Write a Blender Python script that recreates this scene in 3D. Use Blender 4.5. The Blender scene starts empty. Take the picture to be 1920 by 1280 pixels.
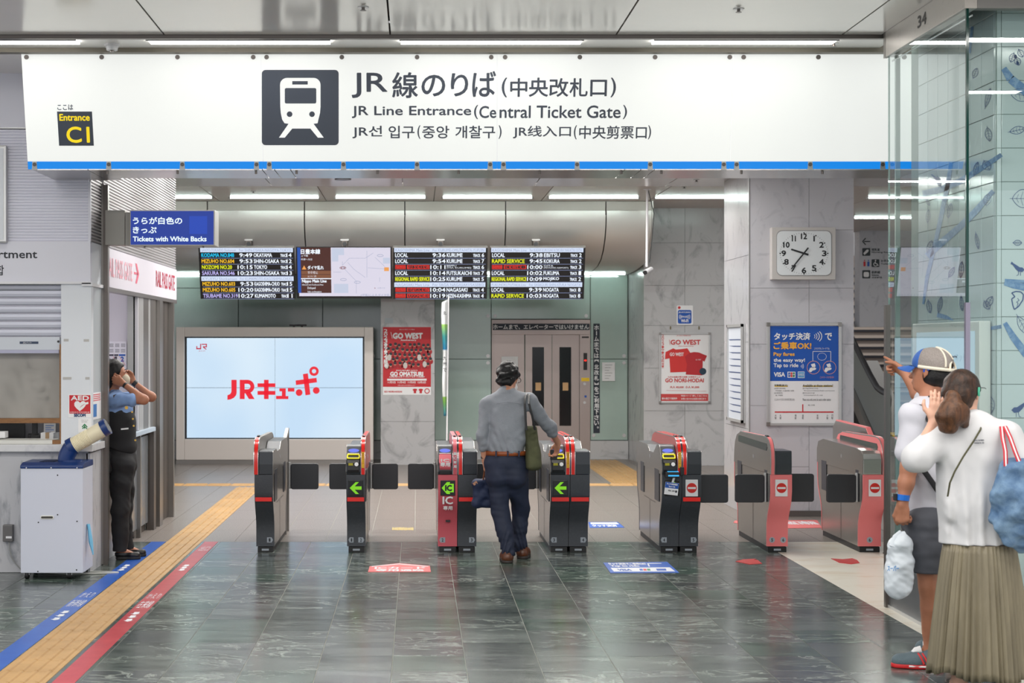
import bpy, bmesh, math, random
import numpy as np
from mathutils import Vector, Matrix
random.seed(7)
SC = bpy.context.scene
COL = SC.collection
PI = math.pi
F, CX, CY, CH = 2943.0, 781.0, 650.0, 1.75

# ---------------- camera
cd = bpy.data.cameras.new('camera'); cam = bpy.data.objects.new('camera', cd); COL.objects.link(cam)
cam.location = (0, 0, CH); cam.rotation_euler = (PI/2, 0, 0)
cd.sensor_width = 36; cd.lens = F/1920*36
cd.shift_x = (960-CX)/1920; cd.shift_y = (CY-640)/1920
cd.clip_end = 200
cd.dof.use_dof = True; cd.dof.focus_distance = 12.4; cd.dof.aperture_fstop = 4.6
SC.camera = cam
# ---------------- light of the hall
wd = bpy.data.worlds.new('hall_ambience'); SC.world = wd; wd.use_nodes = True
wb = wd.node_tree.nodes['Background']; wb.inputs[0].default_value = (0.93, 0.95, 1.0, 1); wb.inputs[1].default_value = 1.08
def area(name, x, y, z, sx, sy, w, col=(1, .97, .92)):
    l = bpy.data.lights.new(name, 'AREA'); l.shape = 'RECTANGLE'; l.size = sx; l.size_y = sy; l.energy = w; l.color = col
    o = bpy.data.objects.new(name, l); COL.objects.link(o); o.location = (x, y, z); return o
for i, yy in enumerate((7.4, 5.2, 3.0, 0.8, -1.4)):
    area('ceiling_strip_light', -0.8, yy, 3.84, 11.5, .16, 200)
for i, yy in enumerate((13.6, 15.6, 17.2, 18.6, 19.3)):
    area('inner_fill_light', 0.1, yy, 3.56 if yy < 18 else 3.77, 5.8, .14, 125)  # hidden lamp rows added to brighten the dim inner hall and far wall
area('stair_fill_light', 9.5, 31, 6.2, 3.0, 3.0, 160)  # unseen fill above the stairs, there to lift the dark passage
area('passage_fill_light', 7.6, 22.6, 3.77, 2.4, .04, 110)  # extra fill strip added to brighten the lintel, besides the modelled tubes
area('booth_fill_light', -3.6, 13.4, 3.0, 1.2, .3, 14)  # unseen fill added inside the booth to light its interior
SC.view_settings.view_transform = 'Standard'; SC.view_settings.look = 'None'
SC.view_settings.gamma = 1; SC.view_settings.use_curve_mapping = False
SC.view_settings.exposure = 0.0
SC.cycles.max_bounces = 8; SC.cycles.diffuse_bounces = 4; SC.cycles.glossy_bounces = 4
SC.cycles.transparent_max_bounces = 12; SC.cycles.sample_clamp_indirect = 6
SC.cycles.caustics_reflective = False; SC.cycles.caustics_refractive = False

# ---------------- helpers
def lin(c):
    return tuple(((v/255)/12.92 if v/255 <= .04045 else ((v/255+.055)/1.055)**2.4) for v in c)
def fX(x, Y): return (x-CX)*Y/F
def fZ(y, Y): return CH-(y-CY)*Y/F
def fY(y): return F*CH/(y-CY)
MATS = {}
def mat(name, rgb=(200, 200, 200), rough=.5, metal=0., emit=0., spec=.5, noise=None, bump=None, coat=0., trans=0., alpha=1., rand=None):
    """noise=(scale, rgb2, lo, hi[, stretch, distortion]); bump=(scale, strength)"""
    if name in MATS: return MATS[name]
    m = bpy.data.materials.new(name); MATS[name] = m; m.use_nodes = True
    nt = m.node_tree; b = nt.nodes['Principled BSDF']
    c = lin(rgb)+(1,)
    b.inputs['Base Color'].default_value = c
    b.inputs['Roughness'].default_value = rough; b.inputs['Metallic'].default_value = metal
    b.inputs['Specular IOR Level'].default_value = spec
    b.inputs['Coat Weight'].default_value = coat; b.inputs['Coat Roughness'].default_value = .08
    b.inputs['Transmission Weight'].default_value = trans; b.inputs['Alpha'].default_value = alpha
    if emit:
        b.inputs['Emission Color'].default_value = c; b.inputs['Emission Strength'].default_value = emit
    if noise or bump:
        tc = nt.nodes.new('ShaderNodeNewGeometry')
    src = None
    if noise:
        mp = nt.nodes.new('ShaderNodeMapping'); nt.links.new(tc.outputs['Position'], mp.inputs[0])
        mp.inputs['Scale'].default_value = noise[4] if len(noise) > 4 else (1, 1, 1)
        n = nt.nodes.new('ShaderNodeTexNoise'); n.inputs['Scale'].default_value = noise[0]; n.inputs['Detail'].default_value = 8
        n.inputs['Roughness'].default_value = .62
        n.inputs['Distortion'].default_value = noise[5] if len(noise) > 5 else 0
        nt.links.new(mp.outputs[0], n.inputs['Vector'])
        r = nt.nodes.new('ShaderNodeValToRGB'); r.color_ramp.elements[0].position = noise[2]; r.color_ramp.elements[1].position = noise[3]
        r.color_ramp.elements[0].color = c; r.color_ramp.elements[1].color = lin(noise[1])+(1,)
        nt.links.new(n.outputs[0], r.inputs[0]); src = r.outputs[0]
    if rand:
        oi = nt.nodes.new('ShaderNodeObjectInfo'); hs = nt.nodes.new('ShaderNodeHueSaturation')
        mr = nt.nodes.new('ShaderNodeMapRange'); mr.inputs[3].default_value = 1-rand; mr.inputs[4].default_value = 1+rand
        nt.links.new(oi.outputs['Random'], mr.inputs[0]); nt.links.new(mr.outputs[0], hs.inputs['Value'])
        if src: nt.links.new(src, hs.inputs['Color'])
        else: hs.inputs['Color'].default_value = c
        src = hs.outputs[0]
    if src: nt.links.new(src, b.inputs['Base Color'])
    if bump:
        n2 = nt.nodes.new('ShaderNodeTexNoise'); n2.inputs['Scale'].default_value = bump[0]; n2.inputs['Detail'].default_value = 5
        nt.links.new(tc.outputs['Position'], n2.inputs['Vector'])
        bp = nt.nodes.new('ShaderNodeBump'); bp.inputs['Strength'].default_value = bump[1]; bp.inputs['Distance'].default_value = .01
        nt.links.new(n2.outputs[0], bp.inputs['Height']); nt.links.new(bp.outputs[0], b.inputs['Normal'])
    return m
def glass(name, tint, refl=1.0, rough=0.0):
    m = bpy.data.materials.new(name); MATS[name] = m; m.use_nodes = True; nt = m.node_tree
    for n in list(nt.nodes):
        if n.type != 'OUTPUT_MATERIAL': nt.nodes.remove(n)
    out = [n for n in nt.nodes][0]
    t = nt.nodes.new('ShaderNodeBsdfTransparent'); t.inputs[0].default_value = tint+(1,)
    g = nt.nodes.new('ShaderNodeBsdfGlossy'); g.inputs['Roughness'].default_value = rough; g.inputs[0].default_value = (.9, .95, .95, 1)
    fr = nt.nodes.new('ShaderNodeFresnel'); fr.inputs[0].default_value = 1.5
    mu = nt.nodes.new('ShaderNodeMath'); mu.operation = 'MULTIPLY'; mu.inputs[1].default_value = refl; mu.use_clamp = True
    gm = nt.nodes.new('ShaderNodeNewGeometry'); bk = nt.nodes.new('ShaderNodeMath'); bk.operation = 'SUBTRACT'; bk.inputs[0].default_value = 1; nt.links.new(gm.outputs['Backfacing'], bk.inputs[1]); m2_ = nt.nodes.new('ShaderNodeMath'); m2_.operation = 'MULTIPLY'
    nt.links.new(fr.outputs[0], mu.inputs[0])
    mx = nt.nodes.new('ShaderNodeMixShader'); nt.links.new(mu.outputs[0], m2_.inputs[0]); nt.links.new(bk.outputs[0], m2_.inputs[1]); nt.links.new(m2_.outputs[0], mx.inputs[0]); nt.links.new(t.outputs[0], mx.inputs[1]); nt.links.new(g.outputs[0], mx.inputs[2])
    nt.links.new(mx.outputs[0], out.inputs[0]); return m
def emis(name, rgb=(255, 255, 255), s=1.0, rough=.25):
    """a lit screen or lamp face: dark glossy body that gives off light"""
    if name in MATS: return MATS[name]
    m = bpy.data.materials.new(name); MATS[name] = m; m.use_nodes = True
    b = m.node_tree.nodes['Principled BSDF']; b.inputs['Base Color'].default_value = (.02, .02, .02, 1)
    b.inputs['Roughness'].default_value = rough; b.inputs['Specular IOR Level'].default_value = .22
    b.inputs['Emission Color'].default_value = lin(rgb)+(1,); b.inputs['Emission Strength'].default_value = s
    return m
ROOT = {}
def props(o, label=None, cat=None, group=None, kind=None):
    if label: o['label'] = label
    if cat: o['category'] = cat
    if group: o['group'] = group
    if kind: o['kind'] = kind
    return o
def thing(name, label, cat, loc, group=None):
    o = bpy.data.objects.new(name, None); COL.objects.link(o); o.location = loc; o.empty_display_size = .1
    ROOT[o.name] = Vector(loc); return props(o, label, cat, group)
_tx = {}
def glyphs(s, res=2):
    if (s, res) in _tx: return _tx[(s, res)]
    cu = bpy.data.curves.new('t', 'FONT'); cu.body = s; cu.size = 1; cu.resolution_u = res
    ob = bpy.data.objects.new('t', cu); COL.objects.link(ob); bpy.context.view_layer.update()
    me = bpy.data.meshes.new_from_object(ob.evaluated_get(bpy.context.evaluated_depsgraph_get()))
    v = np.zeros(len(me.vertices)*3); me.vertices.foreach_get('co', v); v = v.reshape(-1, 3)[:, :2]
    f = [tuple(p.vertices) for p in me.polygons]
    bpy.data.objects.remove(ob); bpy.data.curves.remove(cu); bpy.data.meshes.remove(me)
    _tx[(s, res)] = (v, f); return v, f
class MB:
    def __init__(s): s.v = []; s.f = []; s.cuts = []
    def add(s, vs, fs):
        n = len(s.v); s.v += [tuple(p) for p in vs]; s.f += [tuple(i+n for i in f) for f in fs]; return s
    def box(s, x0, x1, y0, y1, z0, z1):
        return s.add([(x, y, z) for x in (x0, x1) for y in (y0, y1) for z in (z0, z1)],
                     [(0, 1, 3, 2), (4, 6, 7, 5), (0, 4, 5, 1), (2, 3, 7, 6), (0, 2, 6, 4), (1, 5, 7, 3)])
    def pbox(s, x0, y0, x1, y1, Y, d=.02, proud=0):
        """box on the frontal plane Y whose face spans those pixels; d thick towards the back"""
        return s.box(fX(x0, Y), fX(x1, Y), Y-proud, Y+d, fZ(y1, Y), fZ(y0, Y))
    def prism(s, prof, ax, a, b):
        """closed profile extruded along axis ax ('x': prof=(y,z); 'y': (x,z); 'z': (x,y))"""
        m = {'x': lambda p, t: (t, p[0], p[1]), 'y': lambda p, t: (p[0], t, p[1]), 'z': lambda p, t: (p[0], p[1], t)}[ax]
        n = len(prof)
        area2 = sum(prof[i][0]*prof[(i+1) % n][1]-prof[(i+1) % n][0]*prof[i][1] for i in range(n))
        if area2 < 0: prof = prof[::-1]
        if a > b: a, b = b, a
        if ax == 'y': prof = prof[::-1]
        return s.add([m(p, a) for p in prof]+[m(p, b) for p in prof],
                     [tuple(range(n))[::-1], tuple(range(n, 2*n))]+[(i, (i+1) % n, n+(i+1) % n, n+i) for i in range(n)])
    def shell(s, prof, th, ax, a, b):
        """open profile with thickness th extruded"""
        q = []
        n = len(prof)
        for i in range(n):
            p0 = Vector(prof[max(i-1, 0)]); p1 = Vector(prof[min(i+1, n-1)]); t = (p1-p0).normalized()
            q.append((prof[i][0]-t[1]*th, prof[i][1]+t[0]*th))
        # quads
        m = {'x': lambda p, t: (t, p[0], p[1]), 'y': lambda p, t: (p[0], t, p[1]), 'z': lambda p, t: (p[0], p[1], t)}[ax]
        vs = [m(p, a) for p in prof]+[m(p, b) for p in prof]+[m(p, a) for p in q]+[m(p, b) for p in q]
        fs = []
        for i in range(n-1):
            fs += [(i, i+1, n+i+1, n+i), (2*n+i, 3*n+i, 3*n+i+1, 2*n+i+1), (i, 2*n+i, 2*n+i+1, i+1), (n+i, n+i+1, 3*n+i+1, 3*n+i)]
        fs += [(0, n, 3*n, 2*n), (n-1, 3*n-1, 4*n-1, 2*n-1)]
        return s.add(vs, fs)
    def cyl(s, p0, p1, r, n=12, r1=None):
        p0 = Vector(p0); p1 = Vector(p1); d = (p1-p0).normalized(); r1 = r if r1 is None else r1
        u = d.orthogonal().normalized(); w = d.cross(u)
        a = [p0+(u*math.cos(2*PI*i/n)+w*math.sin(2*PI*i/n))*r for i in range(n)]
        b = [p1+(u*math.cos(2*PI*i/n)+w*math.sin(2*PI*i/n))*r1 for i in range(n)]
        return s.add(a+b, [tuple(range(n))[::-1], tuple(range(n, 2*n))]+[(i, (i+1) % n, n+(i+1) % n, n+i) for i in range(n)])
    def tube(s, pts, r, n=8, flat=None):
        """rs can vary; flat=(vector, factor) squashes the section"""
        pts = [Vector(p) for p in pts]; k = len(pts); rs = r if isinstance(r, (list, tuple)) else [r]*k
        rings = []; u = None
        for i, p in enumerate(pts):
            t = (pts[min(i+1, k-1)]-pts[max(i-1, 0)]).normalized()
            if u is None: u = t.orthogonal().normalized() if not flat else (Vector(flat[0])-t*t.dot(Vector(flat[0]))).normalized()
            u = (u-t*u.dot(t)).normalized(); w = t.cross(u)
            fu = flat[1] if flat else 1
            rings.append([p+(u*math.cos(2*PI*j/n)*fu+w*math.sin(2*PI*j/n))*rs[i] for j in range(n)])
        fs = [tuple(range(n))[::-1], tuple(range((k-1)*n, k*n))]
        for i in range(k-1):
            fs += [(i*n+j, i*n+(j+1) % n, (i+1)*n+(j+1) % n, (i+1)*n+j) for j in range(n)]
        return s.add([q for rr in rings for q in rr], fs)
    def disc(s, c, nrm, r, n=20, th=.003, sx=1, sz=1):
        c = Vector(c); nrm = Vector(nrm).normalized(); up = Vector((0, 0, 1)) if abs(nrm.z) < .9 else Vector((0, 1, 0))
        u = up.cross(nrm).normalized(); w = nrm.cross(u)
        o = [c+u*math.cos(2*PI*i/n)*r*sx+w*math.sin(2*PI*i/n)*r*sz for i in range(n)]
        return s.add(o+[p+nrm*th for p in o], [tuple(range(n))[::-1], tuple(range(n, 2*n))]+[(i, (i+1) % n, n+(i+1) % n, n+i) for i in range(n)])
    def poly(s, pts): return s.add(pts, [tuple(range(len(pts)))])
    def text(s, t, O, U, V, w, h, bold=0., res=2, rot90=False):
        """text fitted to the w x h box whose lower left corner is O"""
        v, f = glyphs(t, res)
        if not len(v): return s
        s.cuts.append((len(s.v), len(s.f)))
        v = v.copy()
        if rot90: v = np.stack([v[:, 1], -v[:, 0]], 1)
        lo = v.min(0); sz = np.maximum(v.max(0)-lo, 1e-6); v = (v-lo)/sz*np.array([w, h])
        O = Vector(O); U = Vector(U); V = Vector(V); N = U.cross(V)
        offs = [(0, 0)] if not bold else [(-bold, 0), (bold, 0), (0, bold), (0, -bold), (bold*.7, bold*.7), (-bold*.7, -bold*.7)]
        for k, (dx, dy) in enumerate(offs):
            A = np.array(O)[None]+np.outer(v[:, 0]+dx, np.array(U))+np.outer(v[:, 1]+dy, np.array(V))+np.array(N)[None]*(k*.0001)
            s.add(A.tolist(), f)
        return s
    def ptext(s, t, x0, y0, x1, y1, Y, bold=0., res=2, rot90=False):
        """text over those pixels on the frontal plane Y; bold in pixels"""
        k = Y/F
        return s.text(t, (fX(x0, Y), Y, fZ(y1, Y)), (1, 0, 0), (0, 0, 1), (x1-x0)*k, (y1-y0)*k, bold*k, res, rot90)
    def ppoly(s, pts, Y): return s.poly([(fX(x, Y), Y, fZ(y, Y)) for x, y in pts][::-1])
    def build(s, name, m, parent=None, bevel=0., smooth=False, seg=2, label=None, kind=None, recalc=True, split=10):
        if name == 'lettering' and 1 < len(s.cuts) <= split and s.cuts[0] == (0, 0):
            c = s.cuts+[(len(s.v), len(s.f))]; first = None
            for (v0, f0), (v1, f1) in zip(c[:-1], c[1:]):
                q = MB(); q.v = s.v[v0:v1]; q.f = [tuple(i-v0 for i in f) for f in s.f[f0:f1]]; o = q.build(name, m, parent, recalc=recalc, label=label, kind=kind); first = first or o
            return first
        me = bpy.data.meshes.new(name); off = ROOT[parent.name] if parent else Vector((0, 0, 0))
        va = np.array(s.v, dtype=float)-np.array(off)
        me.from_pydata(va.tolist(), [], s.f)
        if bevel or recalc:
            bm = bmesh.new(); bm.from_mesh(me)
            if recalc and len(bm.faces) < 60000: bmesh.ops.recalc_face_normals(bm, faces=bm.faces)
            if bevel:
                ed = [e for e in bm.edges if len(e.link_faces) == 2 and e.calc_face_angle(0) > .5]
                bmesh.ops.bevel(bm, geom=ed, offset=bevel, segments=seg, affect='EDGES', profile=.6, clamp_overlap=True)
            bm.to_mesh(me); bm.free()
        if smooth:
            me.polygons.foreach_set('use_smooth', [True]*len(me.polygons))
            me.set_sharp_from_angle(angle=.7)
        me.materials.append(m)
        o = bpy.data.objects.new(name, me); COL.objects.link(o)
        if parent: o.parent = parent
        ROOT[o.name] = off
        if label: o['label'] = label
        if kind: o['kind'] = kind
        return o
def struct(mb, name, m, **k): return mb.build(name, m, kind='structure', **k)
def rrect(x0, x1, z0, z1, r, n=5):
    out = []
    for cx, cz, a in ((x1-r, z1-r, 0), (x0+r, z1-r, 90), (x0+r, z0+r, 180), (x1-r, z0+r, 270)):
        for i in range(n+1):
            t = math.radians(a+90*i/n); out.append((cx+r*math.cos(t), cz+r*math.sin(t)))
    return out
def prr(x0, y0, x1, y1, Y, r):
    """rounded rectangle profile (x,z) from pixels, r in pixels"""
    k = Y/F; return rrect(fX(x0, Y), fX(x1, Y), fZ(y1, Y), fZ(y0, Y), r*k)
# single thing that is one mesh: origin at its own base
def solo(mb, name, m, label, cat, group=None, kind=None, **k):
    va = np.array(mb.v); c = (va.min(0)+va.max(0))/2; c[2] = va.min(0)[2]
    mb.v = (va-c).tolist(); o = mb.build(name, m, **k); o.location = c; ROOT[o.name] = Vector(c)
    return props(o, label, cat, group, kind)
# shared materials
steel = mat('brushed_steel', (150, 146, 142), .32, .85, bump=(60, .04))
steel_d = mat('dark_steel', (112, 106, 102), .38, .8)
steel_l = mat('satin_aluminium', (196, 196, 196), .35, .6)
black = mat('black_plastic', (28, 28, 31), .45)
charcoal = mat('charcoal_plastic', (56, 58, 63), .38)
white = mat('white_paint', (226, 226, 230), .5)
paper = mat('white_paper', (238, 238, 240), .6)
ink = mat('dark_ink', (45, 48, 56), .6)
redp = mat('red_print', (206, 32, 44), .5)
bluep = mat('blue_print', (20, 84, 178), .5)
yellowp = mat('yellow_print', (245, 205, 40), .5)
greenp = mat('green_print', (30, 130, 80), .5)
# ================= SETTING
# ---- floor
def slate_mat():
    m = bpy.data.materials.new('slate'); m.use_nodes = True; nt = m.node_tree; b = nt.nodes['Principled BSDF']; L = nt.links.new
    N = nt.nodes.new
    g = N('ShaderNodeNewGeometry'); oi = N('ShaderNodeObjectInfo')
    cb = N('ShaderNodeCombineXYZ'); ml = N('ShaderNodeMath'); ml.operation = 'MULTIPLY'; ml.inputs[1].default_value = 37; L(oi.outputs['Random'], ml.inputs[0]); L(ml.outputs[0], cb.inputs[2])
    ad = N('ShaderNodeVectorMath'); L(g.outputs['Position'], ad.inputs[0]); L(cb.outputs[0], ad.inputs[1])
    mp = N('ShaderNodeMapping'); mp.inputs['Scale'].default_value = (.5, 2.2, 1); L(ad.outputs[0], mp.inputs[0])
    mp2 = N('ShaderNodeMapping'); mp2.inputs['Scale'].default_value = (.8, 1.7, 1); mp2.inputs['Rotation'].default_value = (0, 0, .25); L(ad.outputs[0], mp2.inputs[0])
    n = N('ShaderNodeTexNoise'); n.inputs['Scale'].default_value = 3.0; n.inputs['Detail'].default_value = 12; n.inputs['Roughness'].default_value = .72; n.inputs['Distortion'].default_value = .5; L(mp.outputs[0], n.inputs['Vector'])
    base = N('ShaderNodeValToRGB'); e = base.color_ramp.elements; e[0].position = .32; e[0].color = lin((48, 55, 54))+(1,); e[1].position = .72; e[1].color = lin((98, 105, 102))+(1,)
    L(n.outputs[0], base.inputs[0])
    v = N('ShaderNodeTexNoise'); v.inputs['Scale'].default_value = 2.9; v.inputs['Detail'].default_value = 10; v.inputs['Roughness'].default_value = .6; v.inputs['Distortion'].default_value = 1.1; L(mp2.outputs[0], v.inputs['Vector'])
    sb = N('ShaderNodeMath'); sb.operation = 'SUBTRACT'; sb.inputs[1].default_value = .5; L(v.outputs[0], sb.inputs[0]); ab = N('ShaderNodeMath'); ab.operation = 'ABSOLUTE'; L(sb.outputs[0], ab.inputs[0])
    mr = N('ShaderNodeMapRange'); mr.inputs[1].default_value = .0; mr.inputs[2].default_value = .026; mr.inputs[3].default_value = 1; mr.inputs[4].default_value = 0; L(ab.outputs[0], mr.inputs[0])
    # veins only where a broad mask and the tile's own draw allow them
    k = N('ShaderNodeTexNoise'); k.inputs['Scale'].default_value = 1.6; k.inputs['Detail'].default_value = 3; L(ad.outputs[0], k.inputs['Vector'])
    ad2 = N('ShaderNodeMath'); L(k.outputs[0], ad2.inputs[0]); fr = N('ShaderNodeMath'); fr.operation = 'MULTIPLY'; fr.inputs[1].default_value = 7.31; L(oi.outputs['Random'], fr.inputs[0]); f2 = N('ShaderNodeMath'); f2.operation = 'FRACT'; L(fr.outputs[0], f2.inputs[0])
    f3 = N('ShaderNodeMath'); f3.operation = 'MULTIPLY'; f3.inputs[1].default_value = .45; L(f2.outputs[0], f3.inputs[0]); L(f3.outputs[0], ad2.inputs[1])
    m3 = N('ShaderNodeMapRange'); m3.inputs[1].default_value = .55; m3.inputs[2].default_value = .85; m3.inputs[4].default_value = .6; L(ad2.outputs[0], m3.inputs[0])
    mm = N('ShaderNodeMath'); mm.operation = 'MULTIPLY'; L(mr.outputs[0], mm.inputs[0]); L(m3.outputs[0], mm.inputs[1])
    tint = N('ShaderNodeValToRGB'); e = tint.color_ramp.elements; tint.color_ramp.interpolation = 'CONSTANT'
    e[0].position = 0; e[0].color = (.95, 1.0, .97, 1); e[1].position = .22; e[1].color = (.72, .98, .82, 1)
    for p_, c_ in ((.34, (1.0, 1.03, 1.03, 1)), (.5, (.86, .88, .94, 1)), (.62, (.66, .74, .70, 1)), (.72, (1.18, 1.22, 1.18, 1)), (.86, (.8, .8, .84, 1)), (.94, (.62, .88, .74, 1))):
        x = tint.color_ramp.elements.new(p_); x.color = c_
    L(oi.outputs['Random'], tint.inputs[0])
    mx = N('ShaderNodeMix'); mx.data_type = 'RGBA'; mx.blend_type = 'MULTIPLY'; mx.inputs[0].default_value = 1; L(base.outputs[0], mx.inputs[6]); L(tint.outputs[0], mx.inputs[7])
    mv = N('ShaderNodeMix'); mv.data_type = 'RGBA'; L(mm.outputs[0], mv.inputs[0]); L(mx.outputs[2], mv.inputs[6]); mv.inputs[7].default_value = lin((176, 184, 176))+(1,)
    L(mv.outputs[2], b.inputs['Base Color'])
    rr = N('ShaderNodeMapRange'); rr.inputs[3].default_value = .10; rr.inputs[4].default_value = .30; L(n.outputs[0], rr.inputs[0]); L(rr.outputs[0], b.inputs['Roughness'])
    b.inputs['Specular IOR Level'].default_value = .5
    bp = N('ShaderNodeBump'); bp.inputs['Strength'].default_value = .03; bp.inputs['Distance'].default_value = .003; L(k.outputs[0], bp.inputs['Height']); L(bp.outputs[0], b.inputs['Normal'])
    return m
slate = slate_mat()
granite = mat('granite', (142, 133, 127), .33, noise=(90, (96, 90, 87), .42, .62), spec=.5)
cream = mat('cream_marble', (226, 222, 210), .3, noise=(1.6, (206, 186, 158), .52, .78, (.6, 1.6, 1), 1.5))
marble = mat('grey_marble', (190, 190, 192), .22, noise=(2.4, (150, 150, 153), .52, .72, (1, 1, .7), 2.2), spec=.5)
marble_l = mat('pale_marble', (196, 196, 202), .2, noise=(3.4, (168, 169, 177), .54, .74, (1, 1, .8), 2.2), spec=.5)
marble_d = mat('booth_marble', (192, 192, 196), .35, noise=(7, (150, 152, 158), .52, .68, (1, 1, .35), 1.8))
grout = mat('grout', (164, 164, 156), .8)
YB = 14.09; XT = 3.08
mb = MB().box(-9, 12, -3, 44, -.3, -.0035)
floor = struct(mb, 'floor', grout)
tile_me = None
mbt = MB().box(-.1975, .1975, -.1985, .1985, -.012, 0)
def placed(me_src, x, y, name, m, parent):
    o = bpy.data.objects.new(name, me_src); COL.objects.link(o); o.location = (x, y, 0); o.parent = parent; ROOT[o.name] = Vector((0, 0, 0)); return o
t0 = mbt.build('floor_tile', slate, floor, bevel=.0015, seg=1); tme = t0.data
bpy.data.objects.remove(t0)
slate_rest = MB(); cream_rest = MB()
xj0 = fX(753, YB)     # a joint
cols = [xj0+.406*i for i in range(-20, 14)]
rows = [YB-.4*j for j in range(0, 42)]
tactL, tactR = -2.245, -1.93
n_t = 0
TMS = {}
def cut_tile(w, d, m):
    key = (round(w, 3), round(d, 3), m.name)
    if key not in TMS:
        o = MB().box(-w/2+.002, w/2-.002, -d/2+.0013, d/2-.0013, -.012, 0).build('floor_tile', m, floor, bevel=.0006, seg=1)
        TMS[key] = o.data; bpy.data.objects.remove(o)
    return TMS[key]
for j, y1 in enumerate(rows):
    y0 = y1-.4
    for i, c in enumerate(cols):
        a, b = c, min(c+.406, XT)
        if a >= XT-.02: continue
        for (p, q) in ((a, min(b, tactL)), (max(a, tactR), b)):
            if q-p < .03: continue
            xc = (p+q)/2; yc = (y0+y1)/2
            lim0 = -781/F*yc-.3; lim1 = 1139/F*yc+.3
            if yc > 7.9 and lim0 < xc < lim1:
                placed(cut_tile(q-p, .4, slate), xc, yc, 'floor_tile', slate, floor); n_t += 1
            else:
                slate_rest.box(p+.002, q-.002, y0+.0015, y1-.0015, -.012, 0)
slate_rest.build('floor_tiles', slate, floor, kind='stuff', recalc=False)
# cream marble slabs
for j in range(10):
    y1 = YB-.6*j; y0 = y1-.6
    for i in range(8):
        a = XT+.0+.8*i; yc = (y0+y1)/2
        if y0 > 7.5 and a < 1139/F*yc+.2: placed(cut_tile(.8, .6, cream), a+.4, yc, 'floor_tile', cream, floor)
        else: cream_rest.box(a+.002, a+.798, y0+.002, y1-.002, -.012, 0)
for j in range(10, 26):
    for i in range(8): cream_rest.box(XT+.8*i+.002, XT+.8*i+.798, YB-.6*j-.598, YB-.6*j, -.012, 0)
cream_rest.build('floor_tiles', cream, floor, kind='stuff', recalc=False)
gr = MB()
_o = MB().box(-.2005, .2005, -.4485, .4485, -.012, 0).build('granite_slab', granite, floor); gm_ = _o.data; bpy.data.objects.remove(_o)
for j in range(26):
    for i in range(52):
        a = xj0-8+.406*i+(0); 
        y0 = YB+.4*2*j*.5*1.0+.0; 
        y0 = YB+.9*j
        if tactL < a+.2 < tactR+.1 and y0 < 19.3:
            for (p, q) in ((a, tactL), (tactR, a+.406)):
                if q-p > .03: gr.box(p+.001, q-.001, y0+.0015, y0+.8985, -.012, 0)
        elif a+.406 > tactL and a < tactR and y0 < 19.3:
            if a < tactL: gr.box(a+.001, tactL-.001, y0+.0015, y0+.8985, -.012, 0)
            if a+.406 > tactR: gr.box(tactR+.001, a+.405, y0+.0015, y0+.8985, -.012, 0)
        elif y0 < 18.5 and -781/F*(y0+.45)-.3 < a < 1139/F*(y0+.45)+.2: placed(gm_, a+.203, y0+.45, 'granite_slab', granite, floor)
        else: gr.box(a+.0025, a+.4035, y0+.0015, y0+.8985, -.012, 0)
gr.build('granite_slabs', granite, floor, kind='stuff', recalc=False)
# tactile paving: 300 mm tiles, four bars each
tan = mat('tactile_tan', (190, 152, 100), .45, noise=(5, (172, 136, 88), .4, .7), rand=.05)
def bars(mb, cx, cy, w, d, n, z=.004, along='y'):
    for k in range(n):
        u = -w/2+w*(k+.5)/n
        if along == 'y': mb.prism([(cx+u-.014, z*.0), (cx+u-.008, z+.006), (cx+u+.008, z+.006), (cx+u+.014, 0)], 'y', cy-d/2+.005, cy+d/2-.005)
        else: mb.prism([(cy+u-.014, 0), (cy+u-.008, z+.006), (cy+u+.008, z+.006), (cy+u+.014, 0)], 'x', cx-w/2+.012, cx+w/2-.012)
tw = tactR-tactL
mb = MB().box(-tw/2+.002, tw/2-.002, -.148, .148, -.012, .0015); bars(mb, 0, 0, tw-.01, .3, 4)
o = mb.build('tactile_tile', tan, floor); tact = o.data; bpy.data.objects.remove(o)
yy = 4.7
while yy < 19.7:
    placed(tact, (tactL+tactR)/2, yy, 'tactile_tile', tan, floor); yy += .3
# cross strips of tactile paving beyond the gates
mb = MB().box(-.148, .148, -.148, .148, -.012, .0015); bars(mb, 0, 0, .29, .3, 4, along='x')
o = mb.build('tactile_tile', tan, floor); tact2 = o.data; bpy.data.objects.remove(o)
for k in range(22): 
    xx = -3.4+.3*k
    placed(tact2, xx, 19.9, 'tactile_tile', tan, floor)
o = MB().box(-.148, .148, -.148, .148, -.011, .0015)
bars(o, 0, 0, .29, .3, 4); o = o.build('tactile_tile', tan, floor); tact3 = o.data; bpy.data.objects.remove(o)
for i in range(2):
    for k in range(14): placed(tact3, 2.65+.3*i, 20.2+.3*k, 'tactile_tile', tan, floor)
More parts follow.
